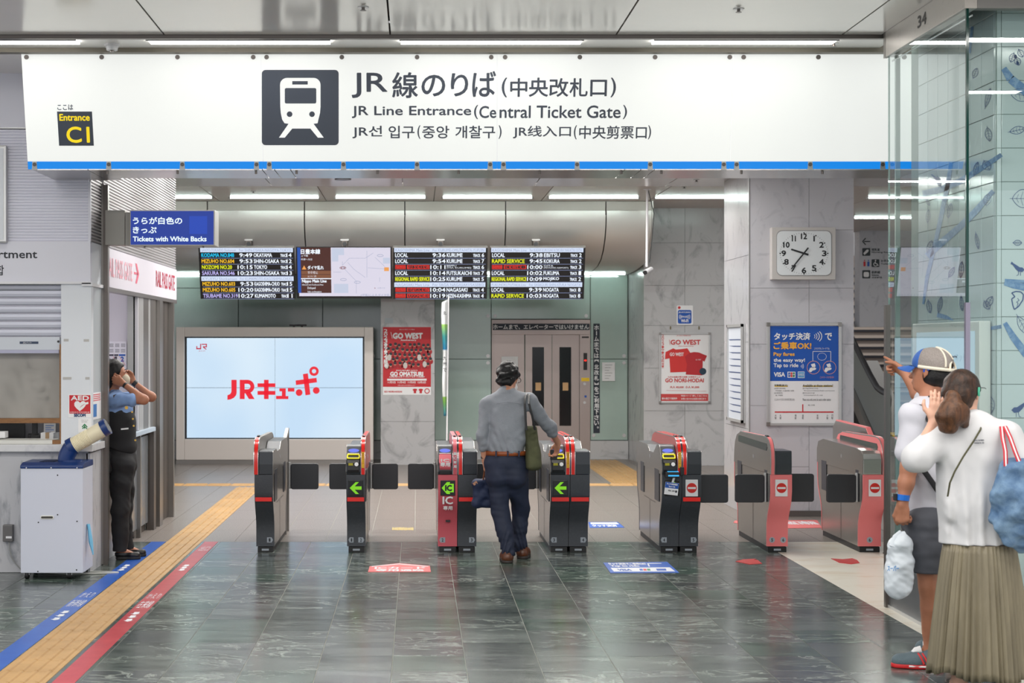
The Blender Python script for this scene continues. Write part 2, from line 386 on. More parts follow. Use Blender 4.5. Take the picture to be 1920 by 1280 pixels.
# blue and red guide tapes beside the tactile strip
tape_b = mat('blue_tape', (26, 84, 176), .3, noise=(7, (34, 94, 184), .4, .7)); tape_r = mat('red_tape', (176, 50, 62), .3, noise=(7, (190, 66, 74), .4, .7))
def arrows(mb, xc, ys, s=1.0):
    for y in ys:
        # three arrows pointing to the camera, lying on the floor
        mb.poly([(xc, y-.06*s, .0035), (xc+.035*s, y-.015*s, .0035), (xc+.018*s, y-.015*s, .0035), (xc+.018*s, y+.045*s, .0035), (xc-.018*s, y+.045*s, .0035), (xc-.018*s, y-.015*s, .0035), (xc-.035*s, y-.015*s, .0035)])
bw0, bw1 = tactL-.135, tactL-.006
tb = MB().box(bw0, bw1, 4, YB, -.002, .002); tb = solo(tb, 'floor_tape', tape_b, 'long blue guide tape on the floor beside the yellow tactile paving', 'floor marking')
mw = mat('tape_white', (222, 224, 230), .5)
m1 = MB(); xc = (bw0+bw1)/2; arrows(m1, xc, [10.35-.13*k for k in range(3)] + [12.55-.12*k for k in range(3)])
m1.text('新幹線', (xc-.05, 10.55, .0035), (1, 0, 0), (0, 1, 0), .10, .3); m1.text('かえり', (xc-.045, 10.95, .0035), (1, 0, 0), (0, 1, 0), .09, .22)
m1.build('lettering', mw, tb)
rw0, rw1 = tactR+.03, tactR+.15
tr = MB().box(rw0, rw1, 4, YB, -.002, .002); tr = solo(tr, 'floor_tape', tape_r, 'long red guide tape on the floor beside the yellow tactile paving', 'floor marking')
m1 = MB(); xc = (rw0+rw1)/2; arrows(m1, xc, [10.3-.13*k for k in range(3)] + [12.55-.12*k for k in range(3)])
m1.text('在来線', (xc-.045, 10.5, .0035), (1, 0, 0), (0, 1, 0), .09, .3); m1.text('かえり', (xc-.045, 10.9, .0035), (1, 0, 0), (0, 1, 0), .09, .22)
m1.text('出口', (xc-.035, 13.45, .0035), (1, 0, 0), (0, 1, 0), .08, .3)
m1.build('lettering', mw, tr)
def fpoly(mb, pts, z=.003): return mb.poly([(fX(x, fY(y)), fY(y), z) for x, y in pts])
def ftext(mb, t, x0, y0, x1, y1, z=.006, bold=0, vx=None):
    """flat floor text, its base line at pixel row y1; width measured on that row"""
    Y1 = fY(y1); Y0 = fY(y0); X0 = fX(x0, Y1); X1 = fX(x1, Y1)
    return mb.text(t, (X0, Y1, z), (1, 0, 0), (0, 1, 0), X1-X0, Y0-Y1, bold)
def slab(mb, pts, z0=-.001, z1=.003):
    q = [(fX(x, fY(y)), fY(y)) for x, y in pts]; return mb.prism(q, 'z', z0, z1)
pinkf = mat('pink_vinyl', (226, 100, 102), .4)
s = slab(MB(), [(690, 1072), (693, 1062), (748, 1056), (806, 1061), (808, 1072)])
fl = solo(s, 'floor_sticker', pinkf, 'pink arrow-shaped floor sticker before the pink single gate', 'floor sticker')
w = MB(); ftext(w, 'ICカード', 703, 1063, 797, 1067.2, .0035, .004); ftext(w, '専用通路', 704, 1067.8, 795, 1071.3, .0035, .004)
slab(w, [(697, 1062.8), (697, 1061.8), (748, 1057), (803, 1061.8), (803, 1062.8), (748, 1058.2)], .0032, .0036); w.build('lettering', mw, fl)
s = slab(MB(), [(1145, 1074), (1131, 1055), (1251, 1053.5), (1273, 1073.5)])
fl = solo(s, 'floor_sticker', bluep, 'blue and white payment sticker on the floor before the tagged gate', 'floor sticker')
w = MB(); slab(w, [(1151, 1071.8), (1145, 1065), (1256, 1064), (1266, 1071.6)], .0032, .0036); ftext(w, 'タッチ決済でご乗車OK!', 1142, 1055.5, 1212, 1059.2, .0035, .003); ftext(w, 'Tap to ride', 1147, 1060, 1200, 1063.4, .0035, .004)
slab(w, [(1216, 1062.5), (1213, 1056.5), (1216, 1056.5), (1219, 1062.5)], .0032, .0036); slab(w, [(1216, 1057.3), (1215.5, 1056.3), (1240, 1056), (1240.5, 1057)], .0032, .0036)
w.build('print_panel', mw, fl)
w = MB(); ftext(w, 'VISA', 1160, 1067.5, 1185, 1070.6, .005, .003); slab(w, [(1232, 1070.4), (1230, 1067), (1248, 1066.8), (1250, 1070.2)], .0045, .005); w.build('card_logo', bluep, fl)
for k, mm_ in enumerate((bluep, redp, greenp)):
    slab(MB(), [(1200+k*7, 1070.4), (1198.5+k*7, 1067), (1204.5+k*7, 1067), (1206+k*7, 1070.4)], .0045, .005).build('card_logo', mm_, fl)
s = slab(MB(), [(1106, 989.5), (1103, 979), (1158, 978.5), (1171, 989)])
fl = solo(s, 'floor_sticker', bluep, 'small blue and white sticker on the granite beyond the tagged gate', 'floor sticker')
w = MB(); slab(w, [(1108, 983), (1107, 980), (1156, 979.6), (1161, 983)], .0032, .0036); ftext(w, 'タッチ決済', 1112, 984, 1158, 987.6, .0035, .004); w.build('print_panel', mw, fl)
redf = mat('worn_red_vinyl', (186, 44, 46), .5)
s = slab(MB(), [(1379, 1052.5), (1393, 1048.8), (1418, 1047.5), (1413, 1050), (1420, 1049.5), (1429, 1056.5), (1406, 1058)])
solo(s, 'floor_sticker', redf, 'torn dark red floor sticker on green slate by the closed pink gate', 'floor sticker')
s = slab(MB(), [(1558, 1047), (1580, 1048.5), (1598, 1046.7), (1607, 1050), (1612, 1055.5), (1596, 1057.5), (1574, 1055)])
so = solo(s, 'floor_sticker', redf, 'torn red floor sticker on the cream marble before the last pink gate', 'floor sticker')
s = slab(MB(), [(1375, 980), (1378, 976), (1445, 976), (1532, 975), (1541, 989.5), (1478, 990.5), (1425, 986)])
fl = solo(s, 'floor_sticker', mat('faded_red', (214, 112, 112), .5), 'large faded red sticker on granite behind the pink gates', 'floor sticker')
w = MB(); ftext(w, '出口専用', 1482, 977.5, 1536, 983.5, .0035, .006); w.build('lettering', mw, fl)
yl = MB()
for k in range(14): slab(yl, [(735+k*2.9, 993.5), (735.6+k*2.9, 988.5+random.random()*1.5), (737.3+k*2.9, 988.4), (737.2+k*2.9, 993+random.random()*1.4)], 0, .0008)
solo(yl, 'floor_sticker', mat('worn_yellow', (196, 172, 96), .6), 'worn yellow sticker remains on the granite behind the gates', 'floor sticker')

# ---- ceilings
ceil_m = mat('ceiling_gloss', (236, 231, 224), .16, .15, spec=.8, noise=(.7, (228, 224, 218), .3, .7))
ceil = struct(MB().box(-9, 9, -4, 10.60, 3.95, 4.1), 'ceiling', mat('ceiling_void', (60, 60, 60), .8))
xs = [-1.715+1.536*i for i in range(-5, 5)]
for i in range(len(xs)-1):
    for (a, b) in ((-3.9, -.2), (-.19, 3.5), (3.51, 7.2), (7.21, 10.67)):
        x1 = min(xs[i+1]-.006, 3.16 if b > 9 else 99)
        if x1 <= xs[i]: continue
        MB().box(xs[i]+.006, x1, a, b-.01, 3.87, 3.95).build('ceiling_panel', ceil_m, ceil)
# rails and recessed light trench in front of the sign
MB().box(-9, 9, 10.67, 10.70, 3.845, 3.95).box(-9, 9, 10.735, 10.765, 3.855, 3.95).build('rail', steel_d, ceil)
tr_m = mat('trench_white', (225, 224, 220), .3)
MB().box(-9, 3.3, 10.78, 11.2, 3.88, 3.95).build('trench_panel', tr_m, ceil)
MB().box(-9, 9, 11.19, 11.27, 3.85, 3.98).build('trench_edge', mat('trench_edge', (110, 104, 92), .5), ceil)
MB().box(-9, 9, 11.27, 22.6, 4.02, 4.1).build('upper_slab', tr_m, ceil)
lampw = mat('lamp_white', (255, 252, 246), .4, emit=12)
tube_m = mat('tube_green_white', (232, 255, 249), .4, emit=32)
for k, (a, b) in enumerate(((-190, 145), (280, 618), (752, 1090), (1225, 1565), (1700, 2035))):
    Y = 10.89; t = thing('ceiling_light', ['recessed strip light at the far end by the shuttered booth', 'recessed strip light above the C1 end of the lit sign', 'recessed strip light above the middle of the lit sign', 'recessed strip light above the blank end of the lit sign', 'recessed strip light seen through the glass box'][k], 'light', (fX((a+b)/2, Y), Y, 3.86), 'strip lights above the lit sign')
    MB().box(fX(a, Y), fX(b, Y), 10.81, 10.97, 3.862, 3.879).build('diffuser', lampw, t)
    MB().box(fX(a, Y)-.01, fX(b, Y)+.01, 10.80, 10.81, 3.855, 3.88).build('frame', steel_l, t)
# smoke detector & sprinklers
def bell(x, y, z, r, name, label, m=white, cat='detector'):
    t = thing(name, label, cat, (x, y, z))
    MB().disc((x, y, z), (0, 0, -1), r, 20, .015).build('base', m, t)
    MB().cyl((x, y, z-.015), (x, y, z-.045), r*.82, 20, r*.7).build('head', m, t, smooth=True)
    MB().cyl((x, y, z-.045), (x, y, z-.055), r*.3, 10).build('sensor', steel_d, t)
    return t
bell(fX(210, 11.05), 11.05, 3.88, .054, 'smoke_detector', 'white smoke detector beside the strip lights near the booth', mat('detector_grey', (196, 196, 198), .4))
def sprinkler(x, y, z, label, g=None):
    t = thing('sprinkler', label, 'sprinkler', (x, y, z), g)
    MB().disc((x, y, z), (0, 0, -1), .035, 18, .004).build('plate', steel_l, t)
    MB().cyl((x, y, z-.004), (x, y, z-.02), .010, 8).disc((x, y, z-.02), (0, 0, -1), .02, 12, .002).build('deflector', steel_d, t)
sprinkler(fX(681, 9.8), 9.8, 3.87, 'small round sprinkler on the glossy ceiling above the train symbol')
sprinkler(fX(1385, 9.85), 9.85, 3.87, 'small round sprinkler on the glossy ceiling above the blank sign end')
sprinkler(fX(1568, 10.95), 11.02, 3.88, 'small round sprinkler beside the strip light end near the glass box')
# inner ceiling (lower, glossy) and far ceiling
ceil2 = mat('inner_ceiling', (206, 203, 203), .16, .1, spec=.7)
MB().box(-9, -2.86, 11.28, 12.17, 3.87, 3.95).build('ceiling_panel', ceil_m, ceil); MB().box(4.0, 9, 11.28, 12.3, 3.87, 3.95).build('ceiling_panel', ceil_m, ceil)
ic = struct(MB().box(-9, 9, 12.3, 18.3, 3.66, 3.70), 'ceiling', ceil2)
xs2 = [fX(690/3.84+320, 17.3)+1.5*i for i in range(-5, 8)]
for i in range(len(xs2)-1):
    MB().box(xs2[i]+.006, xs2[i+1]-.006, 12.3, 18.0, 3.59, 3.66).build('ceiling_panel', ceil2, ic)
far = struct(MB().box(-9, 9, 18.3, 26, 3.83, 3.9), 'ceiling', ceil2)
fc_m = mat('far_ceiling', (196, 188, 182), .35, spec=.5)
for i in range(-5, 8):
    x = -1.26+1.5*i; MB().box(x+.006, x+1.494, 18.3, 23.2 if x < 3.2 else 28, 3.79, 3.83).build('ceiling_panel', fc_m, far)
def tube_light(x0, x1, Y, z, label, g='fluorescent tubes on the inner ceiling'):
    t = thing('tube_light', label, 'light', ((x0+x1)/2, Y, z), g)
    MB().cyl((x0, Y, z-.012), (x1, Y, z-.012), .0095, 10).build('tube', tube_m, t, smooth=True)
    MB().box(x0-.03, x0, Y-.016, Y+.016, z-.03, z).box(x1, x1+.03, Y-.016, Y+.016, z-.03, z).build('end_sockets', steel_l, t)
names = ['fluorescent tube beside the ribbed booth wall', 'fluorescent tube over the first departure board', 'fluorescent tube over the route map screen', 'fluorescent tube over the third departure board', 'fluorescent tube next to the thin camera pole', 'fluorescent tube over the marble wall beside the clock pillar']
for (a, b), n in zip(((230, 397), (432, 597), (630, 797), (831, 997), (1030, 1196), (1229, 1404)), names):
    tube_light(fX(a, 21.35), fX(b, 21.35), 21.35, 3.79, n)
sprinkler(fX(400, 18.8), 16.6, 3.59, 'dark sprinkler on the inner ceiling beside the ribbed wall')
sprinkler(fX(475, 20.6), 20.6, 3.79, 'sprinkler on the far ceiling above the first departure board')
sprinkler(fX(1306, 17.3), 17.3, 3.59, 'sprinkler on the inner ceiling beside the clock pillar')
sprinkler(fX(1283, 20), 20, 3.79, 'sprinkler on the far ceiling above the marble wall')
t = thing('speaker', 'oval flush speaker in the inner ceiling behind the lit sign', 'speaker', (fX(643, 17.2), 17.2, 3.59))
MB().disc((fX(643, 17.2), 17.2, 3.59), (0, 0, -1), .09, 24, .012).build('grille', steel_d, t)

# ---- curved bulkhead over the far wall
XR = 3.30
prof = [(22.0, 3.79), (22.0, 3.655), (21.99, 3.55), (22.02, 3.42), (22.12, 3.28), (22.3, 3.14), (22.6, 3.02), (23.0, 2.95), (23.6, 2.915), (24.5, 2.90)]
bulk_m = mat('bulkhead_metal', (222, 217, 213), .36, .3)
bulk = struct(MB().box(-8, XR-.02, 24.4, 24.55, 2.95, 3.8), 'wall_back_upper', bulk_m)
xb = [-8, fX(208, 22), fX(389, 22)+.0, fX(571, 22), fX(759, 22), fX(948, 22), fX(1136, 22), XR]
for i in range(len(xb)-1):
    a, b = xb[i]+.008, xb[i+1]-.008
    MB().shell(prof[1:], -.02, 'x', a, b).build('bulkhead_panel', bulk_m, bulk, smooth=True, recalc=True)
    MB().box(a, b, 21.985, 22.02, 3.66, 3.785).build('fascia_panel', mat('fascia', (190, 182, 176), .5), bulk)
MB().prism(prof+[(24.5, 3.79)], 'x', XR, XR+.02).build('end_panel', bulk_m, bulk)
MB().box(-8, XR, 22.02, 22.04, 3.6, 3.79).build('backing', mat('backing', (50, 48, 46), .8), bulk)
# ---- far wall: frosted green glass panes on clips, marble plinth
YW = 24.5
gg = mat('frosted_green_glass', (174, 196, 187), .12, spec=.9, coat=.4, noise=(.8, (160, 180, 172), .3, .7))
wall = struct(MB().box(-8, XR+.2, YW+.03, YW+.2, 0, 2.95), 'wall_back', mat('glass_backing', (110, 126, 120), .6))
px = [-100, 90, 270, 448, 607, 921]
def pane(x0, x1, y0, y1): MB().pbox(x0+.8, y0+.6, x1-.8, y1-.6, YW, .02).build('glass_pane', gg, wall)
rowsy = [515, 562, 673, 825]
for a, b in ((-100, 90), (90, 270), (270, 447), (447, 605), (605, 720), (815, 921)):
    for r in range(1 if a < 800 else 0, 3): pane(a, b, ([515, 540, 673, 825])[r] if r else 515, ([540, 673, 825])[r])
    if a < 800: pane(a, b, 515, 540)
pane(921, 1107, 515, 598); pane(1107, 1177, 515, 673); pane(1107, 1177, 673, 825)
cl = MB()
for x, y in ((915, 592), (915, 667), (915, 680), (928, 592), (1099, 592), (1170, 667), (1170, 680), (1113, 816), (1170, 816), (700, 667), (455, 667)):
    cl.disc((fX(x, YW), YW-.001, fZ(y, YW)), (0, -1, 0), .028, 14, .012)
cl.build('glass_clips', steel_l, wall, kind='stuff')
MB().pbox(-100, 826, 922, 861, YW-.04, .06).pbox(1107, 826, 1178, 861, YW-.04, .06).build('plinth', marble, wall)
tube_light(fX(300, 24.1), fX(374, 24.1), 24.1, 2.88, 'low fluorescent tube below the bulkhead beside the booth')
tube_light(fX(905, 24.1), fX(918, 24.1)+.1, 24.1, 2.88, 'low fluorescent tube glimpsed between two departure boards')
tube_light(fX(1092, 24.1), fX(1172, 24.1), 24.1, 2.88, 'low fluorescent tube above the lift')
# marble pillar carrying the red poster
YP = 23.3
mp_ = struct(MB().box(fX(716, YP), fX(812, YP), YP+.01, YP+1.2, 0, 2.93), 'pillar', marble)
for y0, y1 in ((515, 560), (560, 700), (700, 790), (790, 872)):
    MB().pbox(714, y0+.4, 815, y1-.4, YP, .03, .0).build('marble_slab', marble, mp_)
# marble wall to the right of the lift
YM = 23.1
wr = struct(MB().box(fX(1207, YM)+.02, 6.2, YM+.02, YM+.4, 0, 3.82), 'wall_right', marble)
for i, (a, b) in enumerate(((1207, 1284), (1284, 1362), (1362, 1440))):
    for y0, y1 in ((384, 455), (455, 535), (535, 610), (610, 690), (690, 770), (770, 873)):
        MB().pbox(a+.3, y0+.3, b-.3, y1-.3, YM, .03).build('marble_slab', marble, wr)
# rounded marble corner by the lift
cor = MB().prism([(fX(1178, YW), YW), (fX(1190, 24.0), 24.0), (fX(1198, 23.5), 23.45), (fX(1207, YM), YM), (fX(1207, YM)+.3, YM+.1), (fX(1207, YM)+.3, YW+.1)], 'z', 0, 3.3)
struct(cor, 'wall_corner', marble, smooth=True)
# ---- clock pillar
YC = 16.2
xa, xb_ = 3.43, fX(1601, YC)
pc = struct(MB().box(xa+.03, xb_-.01, YC+.03, 17.6, 0, 3.62), 'pillar', marble_l)
for (a, b) in ((1406, 1517), (1517, 1601)):
    for y0, y1 in ((300, 431 if a > 1450 else 540), (431 if a > 1450 else 540, 540 if a > 1450 else 645), (540 if a > 1450 else 645, 645 if a > 1450 else 760), (645 if a > 1450 else 760, 800 if a > 1450 else 875), (800 if a > 1450 else 875, 967)):
        MB().pbox(a+.3, y0+.3, b-.3, y1-.3, YC, .03).build('marble_slab', marble_l, pc)
for z0, z1 in ((0, .9), (.9, 1.8), (1.8, 2.7), (2.7, 3.59)):
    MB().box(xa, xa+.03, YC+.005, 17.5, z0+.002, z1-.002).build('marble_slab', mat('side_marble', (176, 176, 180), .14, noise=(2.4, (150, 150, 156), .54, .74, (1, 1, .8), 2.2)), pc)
MB().box(xa-.002, xa+.006, YC-.006, YC+.01, 0, 3.59).build('corner_bead', steel_l, pc)
MB().box(xa-.01, xb_, YC-.012, YC, 0, .06).build('skirting', steel_d, pc)
# tall steel frame behind the pillar side (narrow lit gap)

# ================= generic plane helper (world plane; positions read off where sight lines meet it)
class PL:
    def __init__(s, p, n): s.p = Vector(p); s.n = Vector(n).normalized()
    def pt(s, x, y, d=0.):
        r = Vector(((x-CX)/F, 1, -(y-CY)/F)); c = Vector((0, 0, CH)); q = s.p+s.n*d
        return c+r*((q-c).dot(s.n)/r.dot(s.n))
    def poly(s, mb, pts, d=.002): return mb.poly([s.pt(x, y, d) for x, y in pts])
    def rect(s, mb, x0, y0, x1, y1, d=.002): return s.poly(mb, [(x0, y1), (x1, y1), (x1, y0), (x0, y0)], d)
    def slab(s, mb, pts, d0, d1):
        n = len(pts); a = [s.pt(x, y, d0) for x, y in pts]; off = s.n*(d1-d0)
        return mb.add(a+[p+off for p in a], [tuple(range(n))[::-1], tuple(range(n, 2*n))]+[(i, (i+1) % n, n+(i+1) % n, n+i) for i in range(n)])
    def bx(s, mb, x0, y0, x1, y1, d0, d1): return s.slab(mb, [(x0, y1), (x1, y1), (x1, y0), (x0, y0)], d0, d1)
    def rr(s, mb, x0, y0, x1, y1, r, d0, d1):
        return s.slab(mb, [(p[0], p[1]) for p in rrect(x0, x1, y0, y1, r)], d0, d1)
    def circ(s, mb, x, y, rx, ry, d, n=20, d1=None):
        pts = [(x+rx*math.cos(2*PI*i/n), y+ry*math.sin(2*PI*i/n)) for i in range(n)]
        return s.poly(mb, pts, d) if d1 is None else s.slab(mb, pts, d, d1)
    def ring(s, mb, x, y, rx, ry, t, d, n=28, a0=0, a1=360):
        k = n if a1-a0 >= 360 else n+1; ang = [math.radians(a0+(a1-a0)*i/n) for i in range(k)]
        o = [s.pt(x+rx*math.cos(a), y+ry*math.sin(a), d) for a in ang]; i_ = [s.pt(x+(rx-t)*math.cos(a), y+(ry-t)*math.sin(a), d) for a in ang]
        m = k; return mb.add(o+i_, [(i, (i+1) % m, m+(i+1) % m, m+i) for i in range(n)])
    def line(s, mb, pts, w, d):
        for (a, b), (c, e) in zip(pts[:-1], pts[1:]):
            L = math.hypot(c-a, e-b) or 1; nx, ny = -(e-b)/L*w/2, (c-a)/L*w/2
            s.poly(mb, [(a+nx, b+ny), (c+nx, e+ny), (c-nx, e-ny), (a-nx, b-ny)], d)
        return mb
    def text(s, mb, t, x0, y0, x1, y1, d=.003, bold=0., res=2, rot90=False):
        O = s.pt(x0, y1, d); A = s.pt(x1, y1, d)-O; B = s.pt(x0, y0, d)-O; U = A.normalized(); V = (B-U*B.dot(U)).normalized()
        return mb.text(t, O, U, V, A.length, B.dot(V), bold*O.y/F, res, rot90)
def front(Y): return PL((0, Y, 0), (0, -1, 0))
def arcpts(cx, cy, r, a0, a1, n=10, ry=None): return [(cx+r*math.cos(math.radians(a0+(a1-a0)*i/n)), cy+(ry or r)*math.sin(math.radians(a0+(a1-a0)*i/n))) for i in range(n+1)]

# ================= THE LIT SIGN
Yt, zt, Yb_, zb = 11.28, 3.87, 11.46, 3.05
sp = PL((0, Yt, zt), (0, -(zt-zb), -(Yb_-Yt)))
sign = thing('overhead_sign', 'long white lit ticket gate sign with blue bottom stripe and train symbol', 'sign', (fX(890, 11.4), 11.4, 3.05))
signw = bpy.data.materials.new('sign_white'); signw.use_nodes = True
b = signw.node_tree.nodes['Principled BSDF']; b.inputs['Base Color'].default_value = (.35, .36, .35, 1); b.inputs['Roughness'].default_value = .12
b.inputs['Emission Color'].default_value = (.97, .985, .955, 1); b.inputs['Emission Strength'].default_value = .66
signblue = emis('sign_blue', (0, 140, 240), .92, .3)
signink = mat('sign_ink', (66, 72, 84), .35)
edges_top = [40, 489, 932, 1374, 1729]; edges_bot = [53, 494, 932, 1368, 1727]
for i in range(4):
    a, b_ = edges_top[i]+.4, edges_top[i+1]-.4; c, e = edges_bot[i]+.4, edges_bot[i+1]-.4
    m_ = (302-97)/(317-97.); c2, e2 = a+(c-a)*m_, b_+(e-b_)*m_
    mb = MB(); sp.slab(mb, [(c2, 302.2), (e2, 302.2), (b_, 97), (a, 97)], -.012, 0); p = mb.build('glass_panel', signw, sign)
    mb = MB(); sp.slab(mb, [(c, 317), (e, 317), (e2, 302.6), (c2, 302.6)], -.012, .0005); mb.build('blue_stripe', signblue, sign)
bolts = [50, 191, 333, 475, 500, 641, 782, 921, 947, 1087, 1228, 1368, 1394, 1534, 1695]
for x in bolts:
    mb = MB(); c = sp.pt(x, 107, 0); mb.disc(c, sp.n, .0165, 14, .012); mb.build('bolt', steel_d, sign)
for x in (65, 204, 342, 481, 505, 644, 782, 919, 944, 1082, 1219, 1357, 1381, 1519, 1655):
    mb = MB(); sp.slab(mb, [(x-5, 318.5), (x+5, 318.5), (x+4, 302.5), (x-4, 302.5)], .0005, .006); cp = mb.build('clip', steel_l, sign)
    mb = MB(); mb.disc(sp.pt(x, 308, .006), sp.n, .014, 12, .008); mb.build('clip_screw', steel_d, cp)
# lettering
mb = MB()
for t, x0, y0, x1, y1, bo in (('JR', 660, 137, 726, 183, .7), ('線', 736, 136, 783, 183, .8), ('の', 791, 141, 834, 180, .8), ('り', 846, 138, 877, 180, .8), ('ば', 886, 134, 929, 181, .8),
        ('(', 941, 146, 950, 182, .5), ('中', 957, 147, 988, 181, .6), ('央', 992, 146, 1027, 181, .6), ('改', 1030, 147, 1065, 181, .6), ('札', 1068, 147, 1101, 181, .6), ('口', 1107, 150, 1137, 180, .6), (')', 1145, 146, 1154, 182, .5),
        ('JR Line Entrance', 660, 199, 883, 221, .45), ('(', 889, 197, 896, 223, .3), ('Ce', 899, 199, 930, 221, .45), ('ntral Ticket Gate', 937, 198, 1163, 221, .45), (')', 1168, 197, 1175, 223, .3),
        ('JR선', 661, 236, 716, 259, .35), ('입구', 729, 236, 777, 259, .35), ('(', 783, 235, 788, 260, .3), ('중앙', 792, 236, 842, 259, .35), ('개찰구', 854, 236, 928, 259, .35), (')', 935, 235, 940, 260, .3),
        ('JR线入口', 962, 236, 1070, 259, .35), ('(', 1076, 235, 1081, 261, .3), ('中央剪票口', 1086, 236, 1212, 260, .35), (')', 1215, 235, 1220, 261, .3), ('ここは', 108, 196, 137, 206, .25)):
    sp.text(mb, t, x0, y0, x1, y1, .0015, bo, 4)
mb.build('lettering', signink, sign, split=40)
mb = MB(); sp.rr(mb, 491, 131, 635, 272, 7, .0005, .003); sym = mb.build('train_symbol', signink, sign)
wsym = emis('symbol_white', (250, 251, 246), 1.0, .2)
mb = MB()
body = [(525, 160)]+arcpts(538, 159, 13, 180, 270, 6)+arcpts(588, 159, 13, 270, 360, 6)+[(601, 200), (600, 212), (597, 224), (595.5, 231), (588, 232), (607, 258), (596, 258), (582, 241), (548, 241), (534, 258), (523, 258), (541, 232), (533.5, 231), (529, 224), (526.5, 212), (525.5, 200)]
sp.poly(mb, body, .0045)
mb.build('train_shape', wsym, sym)
mb = MB(); sp.rr(mb, 534, 165, 593, 194, 3, .0046, .006); sp.bx(mb, 548, 152, 577, 158.5, .0046, .006); sp.circ(mb, 543, 214, 5.3, 5.3, .0046, 16, .006); sp.circ(mb, 585, 214, 5.3, 5.3, .0046, 16, .006)
mb.build('train_window', signink, sym)
mb = MB(); sp.slab(mb, [(111, 273), (176, 273), (172.5, 209), (107, 209)], .0005, .003); c1 = mb.build('entrance_plate', mat('plate_ink', (58, 64, 76), .35), sign)
mb = MB(); sp.text(mb, 'Entrance', 112, 214, 168, 226, .004, .5, 3); sp.text(mb, 'C1', 126, 238, 168, 267, .004, .8, 4); mb.build('lettering', emis('plate_yellow', (250, 218, 20), 1.0), c1)
# body behind the glass and its underside
under = mat('soffit_metal', (176, 176, 176), .2, .6)
xl = fX(60, 11.44)
MB().prism([(Yt+.02, 3.86), (Yb_+.015, 3.055), (11.9, 3.055), (11.9, 3.86)], 'x', xl, fX(1728, 11.44)).build('housing', white, sign)
xsu = [xl, -2.0, -1.45, .35, 1.62, 1.8, 1.95, 3.72]
xsu = [xl, fX(165, 11.46), fX(492, 11.46), fX(515, 11.46), fX(545, 11.46), fX(1170, 11.5), fX(1200, 11.5), fX(1225, 11.5), fX(1728, 11.46)]
for i in range(len(xsu)-1):
    MB().box(xsu[i]+.003, xsu[i+1]-.003, Yb_+.0, 12.02, 3.04, 3.053).build('underside_panel', under, sign)
MB().box(xl+.001, fX(225, 12.0), 12.03, 12.16, 3.04, 3.053).build('underside_panel', under, sign)
for x in (201, 333, 480, 556, 708, 860, 1012, 1165, 1240, 1390, 1542):
    MB().cyl((fX(x, 11.5), 11.5, 3.04), (fX(x, 11.5), 11.5, 3.015), .009, 8).build('fixing_bolt', steel_d, sign)

# ================= DEPARTURE BOARDS
tvp = PL((0, 21.7, 3.136), (0, -.7, -.22))
def tvx(x): return fX(x, 21.7)
def tvY(y): return tvp.pt(CX, y).y
def tbox(mb, x0, y0, x1, y1, d0, d1):
    pts = []
    for x, y in ((x0, y1), (x1, y1), (x1, y0), (x0, y0)):
        Y = tvY(y); pts.append(((x-CX)*21.7/Y+CX, y))
    return tvp.slab(mb, pts, d0, d1)
def ttext(mb, t, x0, y0, x1, y1, d=.004, bold=0.):
    Y = tvY(y1); k = 21.7/Y; return tvp.text(mb, t, (x0-CX)*k+CX, y0, (x1-CX)*k+CX, y1, d, bold)
E_ = {k: emis('led_'+k, c, s) for k, c, s in (('white', (236, 244, 255), 1.15), ('cyan', (20, 190, 235), 1.1), ('orange', (245, 190, 40), 1.1), ('yellow', (228, 235, 30), 1.1),
      ('violet', (190, 180, 240), 1.05), ('red', (226, 44, 36), 1.0), ('header', (208, 220, 242), 1.05), ('grey', (150, 160, 190), 1.0), ('line', (120, 130, 165), 1.0), ('darkrow', (18, 18, 28), 1.0))}
